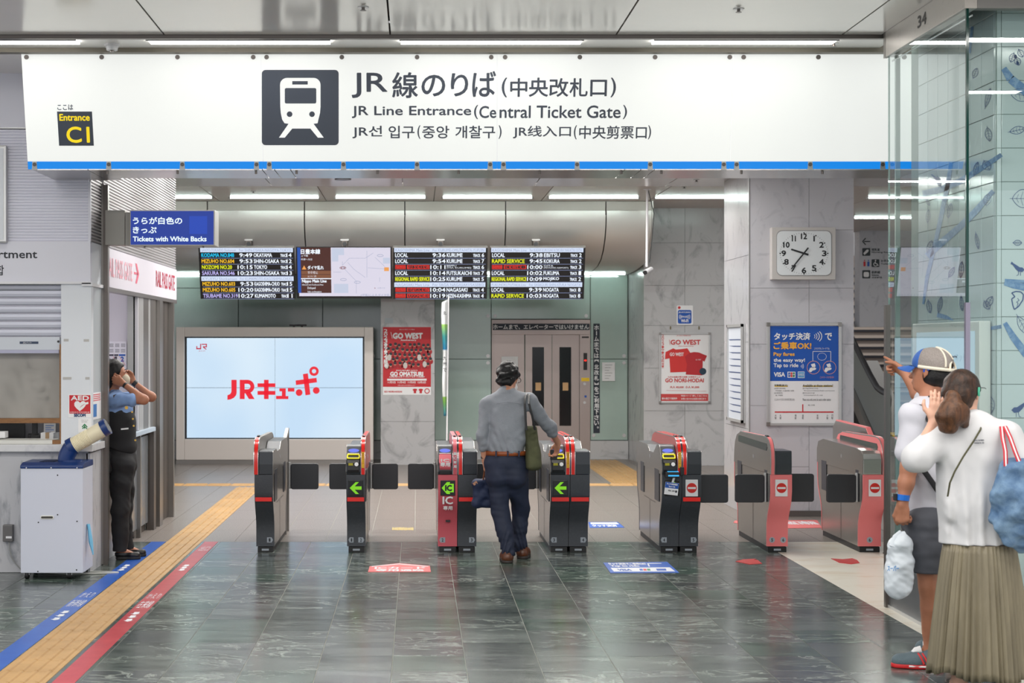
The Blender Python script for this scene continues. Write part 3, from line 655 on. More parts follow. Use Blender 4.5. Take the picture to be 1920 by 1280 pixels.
def board(label, x0, x1, rows):
    """rows: ('H', text, text2) or (name, colour, time, dest, track, number)"""
    t = thing('departure_board', label, 'display', (tvx((x0+x1)/2), 21.85, 2.43), 'departure screens under the curved bulkhead')
    mb = MB(); tbox(mb, x0, 462, x1, 558, -.06, 0); mb.build('casing', black, t, bevel=.004)
    mb = MB(); tbox(mb, x0, 460.5, x1, 462.4, -.06, .006); mb.build('top_rail', steel_l, t)
    y = 464.5; W = x1-x0; B = {}; L = MB(); H = MB()
    for r in rows:
        if r[0] == 'H':
            tbox(H, x0+2, y, x1-3, y+8.2, .001, .002); g = B.setdefault('grey', MB())
            ttext(g, r[1], x0+4.5, y+2, x0+4.5+W*.36, y+6.8); ttext(g, r[2], x0+W*.42, y+2, x1-6, y+6.8); y += 9.0
        else:
            name, col, tm, dest, tr, num = r; g = B.setdefault(col, MB()); w = B.setdefault('white', MB())
            nw = min(len(name)*4.7, W*.365)
            if col == 'red':
                R_ = B['red']; tbox(R_, x0+4, y+.8, x0+4+W*.11, y+8.4, .001, .002); tbox(R_, x0+5+W*.12, y+.8, x0+W*.385, y+8.4, .001, .002)
                k = B.setdefault('darkrow', MB()); ttext(k, 'LIMITED', x0+5, y+1.5, x0+3+W*.11, y+4.2); ttext(k, 'EXPRESS', x0+5, y+5, x0+3+W*.11, y+7.8); ttext(k, name, x0+7+W*.12, y+1.9, x0+W*.375, y+7.6, .004, .25)
            else: ttext(g, name, x0+4, y+1.2, x0+4+nw, y+8.2, .004, .2)
            tw_ = 24 if len(tm) < 5 else 28
            ttext(w, tm, x0+W*.555-tw_, y+1.2, x0+W*.555, y+8.2, .004, .26)
            if '\n' in dest: 
                a_, b2 = dest.split('\n'); ttext(w, a_, x0+W*.57, y+.8, x0+W*.57+18, y+3.8); ttext(w, b2, x0+W*.57, y+4.8, x0+W*.83, y+8)
            else: ttext(w, dest, x0+W*.57, y+1.2, x0+W*.57+min(len(dest)*4.9, W*.265), y+8.2, .004, .2)
            ttext(w, 'TRACK', x0+W*.85, y+2.4, x0+W*.925, y+8.0, .004, .15); nn = 9 if len(num) > 1 else 4.5
            ttext(w, num, x1-6-nn, y+1.2, x1-6, y+8.2, .004, .2)
            tbox(L, x0+4, y+10.0, x1-3, y+10.9, .001, .002); y += 11.2
    H.build('line_header', E_['header'], t); L.build('row_lines', E_['line'], t)
    for k, v in B.items(): v.build('lettering', E_[k], t)
    return t
board('departure board nearest the booth with cyan and orange train names', 373, 552, [('H', 'SANYO-TOKAIDO Shinkansen', 'For SHIN-OSAKA-NAGOYA-TOKYO'), ('KODAMA NO.848', 'cyan', '9:49', 'OKAYAMA', 1, '14'), ('MIZUHO NO.604', 'orange', '9:53', 'SHIN-OSAKA', 1, '12'),
    ('NOZOMI NO.20', 'yellow', '10:15', 'TOKYO', 1, '14'), ('SAKURA NO.546', 'violet', '10:23', 'SHIN-OSAKA', 1, '13'), ('H', 'KYUSYU Shinkansen', 'For KUMAMOTO-KAGOSHIMA-CHUO'), ('MIZUHO NO.603', 'orange', '9:53', 'KAGOSHIMA-CHUO', 1, '15'),
    ('MIZUHO NO.605', 'orange', '10:20', 'KAGOSHIMA-CHUO', 1, '15'), ('TSUBAME NO.319', 'violet', '10:27', 'KUMAMOTO', 1, '11')])
board('departure board in the middle with red express rows and Nagasaki trains', 737, 914, [('H', 'KAGOSHIMA Main Line', 'For KURUME-OMUTA/HITA-YUFUIN'), ('LOCAL', 'white', '9:36', 'KURUME', 1, '6'), ('LOCAL', 'white', '9:54', 'KURUME', 1, '7'),
    ('YUFUIN NO MORI NO.3', 'red', '10:11', 'BEPPU\n(VIA KURUME)', 1, '6'), ('LOCAL', 'white', '10:14', 'FUTSUKAICHI', 1, '7'), ('REGIONAL RAPID SERVICE', 'yellow', '10:25', 'KURUME', 1, '5'), ('H', 'NAGASAKI Main Line', 'For SAGA NAGASAKI/SASEBO'),
    ('RELAY KAMOME NO.17', 'red', '10:04', 'NAGASAKI', 1, '4'), ('KASASAGI NO.103', 'red', '10:19', 'HIZEN-KASHIMA', 1, '4')])
board('departure board nearest the camera pole with yellow rapid service rows', 919, 1097, [('H', 'KAGOSHIMA Main Line', 'For KASHII KUROSAKI KOKURA NAKATSU OITA'), ('LOCAL', 'white', '9:38', 'EBITSU', 1, '2'), ('RAPID SERVICE', 'yellow', '9:45', 'KOKURA', 1, '2'),
    ('SONIC NO.13 & NICHIRIN', 'red', '10:00', 'OITA\n(MIYAZAKI AIRPORT)', 1, '3'), ('LOCAL', 'white', '10:02', 'FUKUMA', 1, '1'), ('REGIONAL RAPID SERVICE', 'yellow', '10:09', 'MOJIKO', 1, '2'), ('H', 'FUKUHOKUYUTAKA Line', 'For SASAGURI SHIN-IIZUKA NOGATA'),
    ('LOCAL', 'white', '9:39', 'NOGATA', 1, '8'), ('RAPID SERVICE', 'yellow', '10:03', 'NOGATA', 1, '8')])
t = thing('route_map_screen', 'screen with brown notice column and pale railway route map', 'display', (tvx(646), 21.85, 2.43), 'departure screens under the curved bulkhead')
mb = MB(); tbox(mb, 555, 462, 735, 557, -.06, 0); mb.build('casing', black, t, bevel=.004)
mb = MB(); tbox(mb, 559, 464, 732, 555, .001, .002); mb.build('map_field', emis('map_lilac', (214, 210, 226), 1.05), t)
mb = MB(); tbox(mb, 563, 464, 620, 549, .002, .003); mb.build('notice_column', emis('notice_brown', (74, 38, 34), 1), t)
mb = MB(); tbox(mb, 557, 464, 563, 549, .002, .003); mb.build('blue_column', emis('notice_blue', (30, 80, 170), 1), t)
mb = MB(); tbox(mb, 564, 507.5, 620, 514, .003, .004); tbox(mb, 564, 515, 620, 521, .003, .004); mb.build('row_band', emis('row_brown', (128, 82, 58), 1), t)
mb = MB(); ttext(mb, '日豊本線', 564, 467, 600, 476, .005, .3); ttext(mb, '上下線', 564, 477.5, 577, 481); ttext(mb, '中津〜大分', 564, 484, 585, 488); ttext(mb, 'ダイヤ乱れ', 576, 498, 606, 505, .005, .2)
ttext(mb, '安全確認', 576, 508, 595, 513.5); ttext(mb, '8:29 頃', 576, 516, 592, 520); ttext(mb, 'Nippo Main Line', 565, 524, 611, 531, .005, .25); ttext(mb, 'Inbound and Outbound lines', 565, 532, 605, 535); ttext(mb, 'Delayed', 575, 537.5, 590, 543); ttext(mb, 'Safe confirmation', 575, 545, 601, 548.4)
tbox(mb, 563, 521.5, 621, 523, .004, .005); mb.build('lettering', E_['white'], t)
mb = MB(); tvp.poly(mb, [(566, 505), (574.5, 505), (570.2, 497.5)], .005); tbox(mb, 720, 501, 729, 508, .003, .004); mb.build('warning_mark', emis('warn_orange', (236, 160, 84), 1), t)
mb = MB(); tbox(mb, 622, 476, 634, 490, .0022, .003); tbox(mb, 625, 532, 652, 549, .0022, .003); tbox(mb, 718, 483, 731, 494, .0022, .003); tbox(mb, 622, 465, 645, 478, .0022, .003); mb.build('map_water', emis('map_water', (196, 204, 224), 1), t)
mb = MB()
for pts in (((642, 490), (642, 497), (655, 484), (685, 484), (700, 474)), ((642, 500), (668, 527), (668, 550)), ((652, 492), (664, 505), (685, 520)), ((688, 470), (688, 520)), ((703, 482), (722, 500)), ((690, 502), (722, 504)), ((625, 510), (640, 510)), ((712, 520), (712, 528))):
    tvp.line(mb, pts, .5, .0045)
mb.build('route_line', E_['grey'], t)
mb = MB()
for cx, cy in ((643, 502), ): tvp.ring(mb, cx, cy, 6, 2.6, 1, .0055); tvp.circ(mb, cx-2.5, cy, 1, 1, .0055, 8); tvp.circ(mb, cx+2.5, cy, 1, 1, .0055, 8)
for cx, cy in ((703+10, 541), ): tvp.circ(mb, 703, 540, .9, .9, .0055, 8)
mb.build('station_mark', emis('dark_red', (120, 30, 40), 1), t)
mb = MB()
for cx, cy in ((713, 479), (644, 524), (670, 529)): tvp.ring(mb, cx, cy, 6, 2.4, .8, .0055)
tvp.text(mb, '<空転によるダイヤ乱', 676, 550.5, 731, 555.5, .0055); tvp.text(mb, 'お知らせ', 708, 538.5, 722, 541); mb.build('station_mark', E_['grey'], t)
for x, n in ((466, 'behind the board nearest the booth'), (646, 'behind the route map screen'), (826, 'behind the middle departure board'), (1005, 'behind the board nearest the camera pole')):
    t = thing('screen_bracket', 'grey wall bracket '+n, 'bracket', (fX(x, 21.95), 21.95, 3.1), 'brackets holding the departure screens')
    MB().pbox(x-7.5, 448, x+7.5, 451, 21.9, .2).build('cap', steel_l, t); MB().pbox(x-5, 451, x+5, 470, 21.84, .26).build('arm', steel_d, t)
    MB().cyl((fX(x, 21.8), 21.8, fZ(457, 21.8)), (fX(x, 21.8), 22.05, fZ(457, 21.8)), .03, 14).build('joint', charcoal, t)

# ================= GREAT BLUE-WHITE SCREEN
YS = 23.4
scr = thing('video_wall', 'large free-standing video wall in a beige frame with red lettering', 'display', (fX(515, YS), YS+.2, 0))
beige = mat('frame_beige', (216, 209, 204), .4, .1)
# frame as a ring around the opening 345..683 x 632..823
MB().pbox(330, 613, 345.5, 862, YS, .35).pbox(683, 613, 700, 862, YS, .35).pbox(345.5, 613, 683, 631, YS, .35).pbox(345.5, 823, 683, 862, YS, .35).build('frame', beige, scr, bevel=.01)
mb = MB().pbox(330, 862, 700, 871, YS+.02, .33); mb.build('kick_plate', steel, scr)
MB().pbox(345.6, 630, 683, 824, YS+.06, .28).build('recess', black, scr)
scm = bpy.data.materials.new('screen_glow'); scm.use_nodes = True; nt = scm.node_tree; b = nt.nodes['Principled BSDF']; b.inputs['Base Color'].default_value = (.02, .02, .02, 1); b.inputs['Roughness'].default_value = .25
g_ = nt.nodes.new('ShaderNodeNewGeometry'); nz = nt.nodes.new('ShaderNodeTexNoise'); nz.inputs['Scale'].default_value = .7; nz.inputs['Detail'].default_value = 1; rp = nt.nodes.new('ShaderNodeValToRGB')
rp.color_ramp.elements[0].position = .35; rp.color_ramp.elements[0].color = lin((190, 216, 239))+(1,); rp.color_ramp.elements[1].position = .62; rp.color_ramp.elements[1].color = lin((211, 229, 243))+(1,)
nt.links.new(g_.outputs['Position'], nz.inputs['Vector']); nt.links.new(nz.outputs[0], rp.inputs[0]); nt.links.new(rp.outputs[0], b.inputs['Emission Color']); b.inputs['Emission Strength'].default_value = 1.05
for x0, x1 in ((350.3, 515.2), (515.8, 680)):
    for y0, y1 in ((633.5, 726.4), (727.1, 820.5)):
        MB().pbox(x0, y0, x1, y1, YS+.04, .019).build('screen_panel', scm, scr)
slp = front(YS+.04)
red_e = emis('screen_red', (230, 34, 52), 1.05)
mb = MB(); q = lambda x, y: (320+x*.2343, 590+y*.2343)
D = .002
def qp(pts): slp.poly(mb, [q(*p) for p in pts], D)
# J R
jp = [(486, 520), (528, 520), (528, 625)]+[(528-74+74*math.cos(math.radians(a)), 625+55*math.sin(math.radians(a))) for a in (20, 45, 70, 90)]+[(454, 643)]+[(454+32*math.sin(math.radians(a)), 610+33*math.cos(math.radians(a))) for a in (0, 40, 70, 90)]
qp(jp)
def frac_ring(cx, cy, ro, ri, a0, a1, n=12):
    for i in range(n):
        t0, t1 = math.radians(a0+(a1-a0)*i/n), math.radians(a0+(a1-a0)*(i+1)/n)
        qp([(cx+ro*math.cos(t0), cy+ro*math.sin(t0)), (cx+ro*math.cos(t1), cy+ro*math.sin(t1)), (cx+ri*math.cos(t1), cy+ri*math.sin(t1)), (cx+ri*math.cos(t0), cy+ri*math.sin(t0))])
qp([(553, 520), (592, 520), (592, 674), (553, 674)]); frac_ring(616, 574, 54, 22, -95, 95); qp([(592, 520), (616, 520), (616, 552), (592, 552)]); qp([(592, 596), (616, 596), (616, 628), (592, 628)]); qp([(598, 628), (634, 612), (672, 674), (626, 674)])
# katakana
qp([(747, 520), (784, 520), (784, 674), (747, 674)]); qp([(695, 548), (838, 548), (838, 578), (695, 578)]); qp([(695, 609), (838, 609), (838, 640), (695, 640)])
qp([(870, 588), (921, 588), (921, 650), (942, 650), (942, 674), (843, 674), (843, 648), (890, 648), (890, 612), (870, 612)]); qp([(938, 586), (990, 586), (990, 614), (938, 614)])
qp([(1058, 474), (1098, 468), (1118, 638), (1079, 644)]); qp([(1000, 525), (1167, 504), (1171, 540), (1003, 562)])
for cx, cy in ((1028, 622), (1165, 605)): slp.circ(mb, *q(cx, cy), 27*.2343, 27*.2343, D)
frac_ring(1147, 451, 38, 17, 0, 360, 24)
mb.build('screen_letters', red_e, scr)
mb = MB(); dk = emis('screen_crimson', (190, 26, 60), 1.0)
qp([(205, 250), (213, 250), (213, 266), (236, 266), (236, 232), (244, 232), (244, 276), (205, 276)]); qp([(248, 232), (290, 232), (290, 260), (270, 260), (290, 277), (278, 277), (258, 260), (258, 252), (282, 252), (282, 240), (248, 240)])
slp.text(mb, 'JR九州', *q(224, 284), *q(275, 296), D); mb.build('corner_logo', dk, scr)
for x in (551, 566):
    t = thing('web_camera', 'small black sensor on top of the video wall, the '+('one nearer the booth' if x < 560 else 'one nearer the red poster'), 'sensor', (fX(x, YS), YS+.1, fZ(613, YS)), 'sensors on the video wall')
    MB().pbox(x-8.5, 608, x+8.5, 611, YS+.05, .06).build('head', black, t); MB().pbox(x-2, 611, x+2, 613, YS+.06, .04).build('foot', black, t)

# ================= POSTERS
def framed(label, x0, y0, x1, y1, Y, fw=4, th=.025, corners=True):
    t = thing('framed_poster', label, 'poster', (fX((x0+x1)/2, Y), Y, fZ(y1, Y)))
    mb = MB().pbox(x0, y0, x1, y1, Y-.006, .005)
    mb.build('backboard', steel_l, t)
    f = MB().pbox(x0, y0, x0+fw, y1, Y-th, th-.006).pbox(x1-fw, y0, x1, y1, Y-th, th-.006).pbox(x0+fw, y0, x1-fw, y0+fw, Y-th, th-.006).pbox(x0+fw, y1-fw, x1-fw, y1, Y-th, th-.006)
    f.build('frame', steel_l, t, bevel=.003)
    if corners:
        for cx_, cy_ in ((x0+fw*.6, y0+fw*.6), (x1-fw*.6, y0+fw*.6), (x0+fw*.6, y1-fw*.6), (x1-fw*.6, y1-fw*.6)):
            MB().pbox(cx_-fw*.75, cy_-fw*.75, cx_+fw*.75, cy_+fw*.75, Y-th-.004, .02).build('corner_cap', steel, t, bevel=.004)
    return t
# -- blue payment poster on the clock pillar
t = framed('tall framed poster with a blue upper half below the clock', 1438, 605, 1578, 798, YC-.0, 5)
Yp = YC-.008; pp = front(Yp)
W_ = MB(); pp.bx(W_, 1443, 610, 1573, 793, 0, .001); sheet = W_.build('sheet', paper, t)
mb = MB(); pp.rect(mb, 1444, 611, 1572, 714, .002); mb.build('blue_field', bluep, t)
mb = MB(); g = lambda x, y: (1410+x*.3281, 400+y*.3281)
def gt(mb, s, x0, y0, x1, y1, b=0, d=.004): a, c = g(x0, y0), g(x1, y1); pp.text(mb, s, a[0], a[1], c[0], c[1], d, b)
gt(mb, 'タッチ決済', 127, 682, 332, 722, .5); gt(mb, 'で', 418, 684, 456, 724, .5); gt(mb, 'the easy way!', 124, 828, 302, 853, .3); gt(mb, 'Tap to ride', 124, 857, 264, 884, .3); gt(mb, 'VISA', 126, 908, 188, 932, .45); gt(mb, 'スマホでも カードでも', 356, 766, 442, 778)
for r, w in ((14, 3), (26, 4), (40, 5), (54, 5)):
    c = g(344, 702); pp.ring(mb, c[0]+ (0), c[1], r*.3281+1, (r*.66+6)*.3281+.6, w*.3281*.9, .004, 12, -42, 42)
for r in (6, 13, 20):
    c = g(274, 873); pp.ring(mb, c[0], c[1], r*.3281+.6, r*.3281+.6, .7, .004, 10, -42, 42)
a = g(348, 788); c = g(450, 860); pp.line(mb, [(a[0], c[1]-6), (a[0], a[1]), (c[0], a[1]), (c[0], c[1]-4)], .9, .004)
pp.ring(mb, *g(400, 818), 8.5, 7, .5, .004)
pp.bx(mb, *g(203, 904), *g(248, 938), .002, .003); pp.bx(mb, *g(262, 903), *g(300, 940), .002, .003)
for cxx in (352, 440):
    a = g(cxx, 880); pp.poly(mb, [(a[0]-5, a[1]-6), (a[0]+2, a[1]-8), (a[0]+4, a[1]-2), (a[0]-2, a[1]+1)], .004); pp.poly(mb, [(a[0]-9, a[1]+7), (a[0]-7, a[1]+1), (a[0]-1, a[1]-1), (a[0]+5, a[1]+1), (a[0]+4, a[1]+4), (a[0]-2, a[1]+6), (a[0]-5, a[1]+9)], .004)
mb.build('lettering', paper, t)
mb = MB(); 
for cxx in (352, 443): pp.ring(mb, *g(cxx, 880), 12.6, 12.6, .9, .0045)
gt(mb, 'このマークが目印!!', 388, 930, 468, 942); mb.build('ring_mark', mat('salmon', (226, 160, 140), .5), t)
mb = MB(); gt(mb, 'ご乗車OK!', 124, 735, 338, 776, .5); gt(mb, 'Pay fares', 124, 794, 243, 819, .35); mb.build('lettering', mat('amber', (246, 180, 62), .5), t)
for k, m_ in enumerate((bluep, redp, greenp)):
    mb = MB(); a = g(207+13*k, 908); c = g(218+13*k, 934); pp.bx(mb, a[0], a[1], c[0], c[1], .003, .004); mb.build('card_logo', m_, t)
mb = MB(); gt(mb, 'JCB', 208, 916, 245, 926, 0, .005); mb.build('lettering', paper, t)
mb = MB(); a = g(264, 906); c = g(298, 937); pp.bx(mb, a[0], a[1], c[0], c[1], .003, .004); mb.build('card_logo', mat('card_blue', (90, 160, 210), .5), t)
mb = MB(); gt(mb, 'AMEX', 266, 914, 296, 928, 0, .005); mb.build('lettering', paper, t)
mb = MB(); gt(mb, '対象駅(拡大)', 128, 976, 204, 989, .1); gt(mb, 'Available at these stations!', 290, 976, 462, 990, .1)
for k, (a_, w_, s_) in enumerate(((128, 62, '[JR鹿児島本線]'), (134, 106, '門司港駅〜久留米駅の全駅'), (128, 46, '[JR香椎線]'), (134, 42, '海ノ中道駅'), (290, 86, '[JR Kagoshima Line]'), (296, 176, 'All stations between Mojiko and Kurume'), (290, 66, '[JR Kashii Line]'), (296, 108, 'Uminonakamichi St. only'))):
    y_ = 996+13*(k % 4); gt(mb, s_, a_, y_, a_+w_, y_+8)
for k in range(7): 
    x_ = (132, 160, 246, 288, 372, 428, 456)[k]; gt(mb, ('大牟田', '久留米', '博多', '香椎', '折尾', '小倉', '門司港')[k][0]+'\n'+'駅', x_-2, 1148, x_+8, 1176)
gt(mb, '海ノ中道', 320, 1091, 358, 1099); gt(mb, '詳しくはホームページをご覧ください 対象外の駅ではご利用になれません', 130, 1056, 244, 1070); gt(mb, 'Please note cards cannot be used at other stations', 290, 1056, 450, 1070)
mb.build('lettering', ink, t)
mb = MB(); a = g(128, 984); c = g(204, 990); pp.rect(mb, a[0], a[1], c[0], c[1], .0022); a = g(290, 984); c = g(462, 990); pp.rect(mb, a[0], a[1], c[0], c[1], .0022); mb.build('underline', yellowp, t)
mb = MB(); a = g(130, 1131); c = g(466, 1138); pp.rect(mb, a[0], a[1], c[0], c[1], .003); a = g(287, 1090); c = g(293, 1131); pp.rect(mb, a[0], a[1], c[0], c[1], .003); mb.build('route_line', redp, t)
# -- clock
t = thing('wall_clock', 'square white wall clock with black numerals high on the marble pillar', 'clock', (fX(1507, YC), YC, fZ(525, YC)))
mb = MB().pbox(1447, 426, 1567, 524, YC-.10, .10); mb.build('case', mat('clock_case', (200, 197, 194), .4), t, bevel=.006)
kp = front(YC-.101); mb = MB(); kp.rr(mb, 1455.5, 431.5, 1559.5, 517, 11, -.004, .002); mb.build('bezel', mat('bezel_grey', (150, 150, 150), .5), t)  # plain grey rim around the dial
mb = MB(); kp.rr(mb, 1456.8, 433, 1558.4, 515.7, 10, .002, .004); mb.build('dial', mat('dial_white', (226, 232, 235), .4), t)
mb = MB(); k = lambda x, y: (1410+x*.3281, 400+y*.3281); c0 = k(297, 228)
for i in range(60):
    a = i*6; A = math.radians(a); dx, dy = math.sin(A), -math.cos(A); R1 = 45.5; R0 = 43.6
    if i % 5: kp.line(mb, [(c0[0]+dx*R0, c0[1]+dy*R0*.86), (c0[0]+dx*R1, c0[1]+dy*R1*.86)], .55, .005)
    else: kp.circ(mb, c0[0]+dx*44.6, c0[1]+dy*44.6*.86, 1.4, 1.4, .005, 10)
for i in range(1, 13):
    A = math.radians(i*30); s_ = str(i); R_ = 38 if i in (1, 2, 4, 5, 7, 8, 10, 11) else 38; w_ = 7.8 if len(s_) == 1 else 12.5
    w_ = {'1': 1.7, '11': 6.5, '10': 11, '12': 10.5}.get(s_, w_)
    cx_, cy_ = c0[0]+math.sin(A)*R_, c0[1]-math.cos(A)*R_*.84; kp.text(mb, s_, cx_-w_/2, cy_-5, cx_+w_/2, cy_+5, .005, .5, 3)
mb.build('numerals', mat('clock_black', (34, 36, 40), .5), t)
for (ax, ay), (bx_, by_), w_, d_ in ((k(322, 236), k(224, 205), 3.6, .008), (k(322, 196), k(224, 318), 2.7, .011)):
    L_ = math.hypot(bx_-ax, by_-ay); nx, ny = -(by_-ay)/L_, (bx_-ax)/L_
    mb = MB(); kp.slab(mb, [(ax+nx*w_/2, ay+ny*w_/2), (bx_+nx*w_*.4, by_+ny*w_*.4), (bx_-nx*w_*.4, by_-ny*w_*.4), (ax-nx*w_/2, ay-ny*w_/2)], d_, d_+.002); mb.build('hour_hand' if w_ > 3 else 'minute_hand', mat('clock_black'), t)
mb = MB(); kp.circ(mb, c0[0], c0[1], 2, 2, .008, 14, .015); mb.build('hub', mat('clock_black'), t)
# -- framed white shirt poster on the marble wall
t = framed('white framed poster of two red shirts on the grey marble wall', 1236, 623.5, 1332, 756, YM, 3, .03)
sp2 = front(YM-.01); g = lambda x, y: (1160+x*.3905, 320+y*.3905)
mb = MB(); sp2.bx(mb, 1239, 627, 1329, 753, 0, .001); mb.build('sheet', paper, t)
mb = MB()
def st(s, x0, y0, x1, y1, b=0, d=.004): a, c = g(x0, y0), g(x1, y1); sp2.text(mb, s, a[0], a[1], c[0], c[1], d, b)
st('GO WEST', 250, 812, 392, 834, .5); st('Anniversary', 286, 838, 360, 846); st('GO NORI-HODAI', 224, 997, 408, 1015, .35); st('大人 ¥3,000  小人 ¥1,500', 246, 1033, 386, 1044, .2); st('JR 2023 開催記念', 278, 788, 346, 795); st('九州の全線が乗り放題 1日限定きっぷ', 236, 986, 392, 993, .1)
for i_, ch in enumerate('2023.9.23開催!'): st(ch, 206, 786+i_*13.5, 218, 798+i_*13.5)
a, c = g(203, 1071), g(430, 1105); sp2.rect(mb, a[0], a[1], c[0], c[1], .002); sp2.line(mb, [g(243, 810), g(247, 836)], .6, .004); sp2.line(mb, [g(230, 1054), g(420, 1058)], .4, .004)
mb.build('lettering', mat('shirt_red', (205, 70, 70), .5), t)
mb = MB(); sh1 = [(225, 870), (262, 852), (275, 858), (300, 856), (330, 852), (348, 880), (336, 884), (340, 965), (248, 968), (244, 900), (222, 905)]
sp2.poly(mb, [g(*p) for p in sh1], .003); mb.build('shirt_picture', mat('shirt_a', (212, 52, 50), .5), t)
mb = MB(); sh2 = [(318, 892), (340, 874), (362, 870), (385, 872), (424, 888), (412, 916), (404, 912), (402, 982), (322, 978), (328, 930)]
sp2.poly(mb, [g(*p) for p in sh2], .0036); mb.build('shirt_picture', mat('shirt_b', (186, 40, 48), .5), t)
mb = MB(); sp2.circ(mb, *g(404, 963), 6.5, 6.5, .0045); mb.build('round_mark', mat('mark_ink', (34, 60, 78), .5), t)
mb = MB(); st('GO WEST', 246, 873, 312, 889, .2, .006); st('駅の窓口で発売中', 208, 1088, 280, 1098, .1, .004); st('特設ページ 詳しくはこちら', 300, 1076, 424, 1084, .05, .004); st('お問い合わせは各駅の窓口まで', 300, 1090, 420, 1099, .05, .004); st('GO WEST', 370, 904, 396, 910, 0, .006); mb.build('lettering', paper, t)
# -- wifi sticker
t = thing('wifi_sign', 'small white and blue wireless sticker above the shirt poster', 'sign', (fX(1284, YM), YM, fZ(608, YM)))
mb = MB(); sp2.rr(mb, 1268.5, 572.5, 1299.5, 609, 2, -.0, .004); mb.build('plate', paper, t)
mb = MB(); sp2.rr(mb, 1271, 581, 1296.5, 606.5, 3, .004, .006); mb.build('blue_field', bluep, t)
mb = MB(); st('JR-KYUSHU', 288, 676, 345, 684, .1, .008); st('FREE', 303, 697, 330, 705, .1, .008); st('Wi-Fi', 300, 713, 334, 727, .3, .008)
for sgn in (0, 180):
    for r in (6.5, 8.5, 10.5): sp2.ring(mb, *g(317, 701), r, r*.8, .8, .008, 10, sgn-32, sgn+32)
mb.build('lettering', paper, t)
mb = MB(); sp2.circ(mb, *g(291, 657), 2.6, 2.6, .006); mb.build('red_dot', redp, t)
for x_ in (1257, 1310.5):
    solo(MB().pbox(x_-1, 611.5, x_+1, 617.5, YM, .01, .012), 'wall_hook', mat('brass', (120, 110, 80), .4, .7), 'small brass hook above the shirt poster, the one nearer the '+('lift' if x_ < 1280 else 'clock pillar'), 'hook', 'brass hooks above the shirt poster')
# -- red crowd poster on the pillar
t = thing('poster', 'red unframed festival poster with a white bottom strip on the far pillar', 'poster', (fX(763, YP), YP, fZ(739, YP)))
sp3 = front(YP); g = lambda x, y: (700+x*.25, 560+y*.25)
mb = MB(); sp3.bx(mb, 718, 613, 808, 740, 0, .004); mb.build('sheet', paper, t)
mb = MB(); sp3.rect(mb, 718, 613, 808, 725, .005); mb.build('red_field', mat('poster_red', (196, 30, 42), .5), t)
mb = MB(); random.seed(3)
def pt_(s, x0, y0, x1, y1, b=0, d=.009): a, c = g(x0, y0), g(x1, y1); sp3.text(mb, s, a[0], a[1], c[0], c[1], d, b)
pt_('GO WEST', 148, 258, 368, 298, .8); pt_('Anniversary', 205, 304, 322, 318, .15); pt_('GO OMATSURI', 128, 548, 372, 578, .6); pt_('西九州の秋まつり大集合', 195, 226, 310, 234); pt_('あなたの町を盛り上げよう', 172, 532, 330, 542, .1); pt_('九州各地のおまつりをめぐるきっぷ発売中', 120, 580, 384, 590, .1)
pt_('11月3日  11月4日  11月5日  12月2日', 108, 618, 392, 634, .1); pt_('お問い合わせ JR九州案内センター', 184, 644, 314, 654)
a, c = g(104, 599), g(400, 613); sp3.rect(mb, a[0], a[1], c[0], c[1], .007)
for i_, ch in enumerate('2023.9.23開幕'): pt_(ch, 80, 228+i_*26, 106, 252+i_*26, .2)
sp3.line(mb, [g(132, 250), g(142, 298)], .8, .009); mb.build('lettering', paper, t)
crowd = {'skin': MB(), 'hair': MB(), 'tee': MB(), 'pale': MB()}
for r in range(5):
    for c_ in range(10):
        x_ = 95+c_*35+(r % 2)*16+random.uniform(-6, 6); y_ = 345+r*36+random.uniform(-6, 6)
        sp3.circ(crowd['tee'], *g(x_, y_+20), 5.2, 5, .0055+r*.0003, 8); sp3.circ(crowd['skin'], *g(x_, y_+3), 2.6, 3, .0057+r*.0003, 8); sp3.circ(crowd['hair'], *g(x_, y_-2), 3.2, 2.8, .0058+r*.0003, 8)
for x_, y_ in ((385, 490), (240, 500), (100, 500), (345, 440), (120, 440)): sp3.circ(crowd['pale'], *g(x_, y_), 4, 6, .0075, 8)
crowd['tee'].build('crowd_picture', mat('tee_red', (168, 24, 36), .5), t, kind='stuff'); crowd['skin'].build('crowd_picture', mat('skin_print', (214, 160, 130), .5), t, kind='stuff'); crowd['hair'].build('crowd_picture', mat('hair_print', (34, 34, 44), .5), t, kind='stuff'); crowd['pale'].build('crowd_picture', mat('pale_print', (206, 200, 196), .5), t, kind='stuff')
mb = MB(); pt_('GO NORI-HODAI', 82, 690, 214, 702, .2, .006)
for cxx in (312, 356): sp3.poly(mb, [g(cxx-17, 678), g(cxx-6, 674), g(cxx+6, 674), g(cxx+17, 678), g(cxx+14, 690), g(cxx+9, 688), g(cxx+9, 708), g(cxx-9, 708), g(cxx-9, 688), g(cxx-14, 690)], .006)
sp3.ring(mb, *g(403, 691), 5, 5, 1.6, .006); mb.build('lettering', mat('poster_red'), t)
solo(MB().pbox(721.5, 596, 737, 606, YP, .01, .004), 'notice', mat('notice_grey', (176, 184, 190), .5), 'small pale notice taped above the red poster', 'notice')

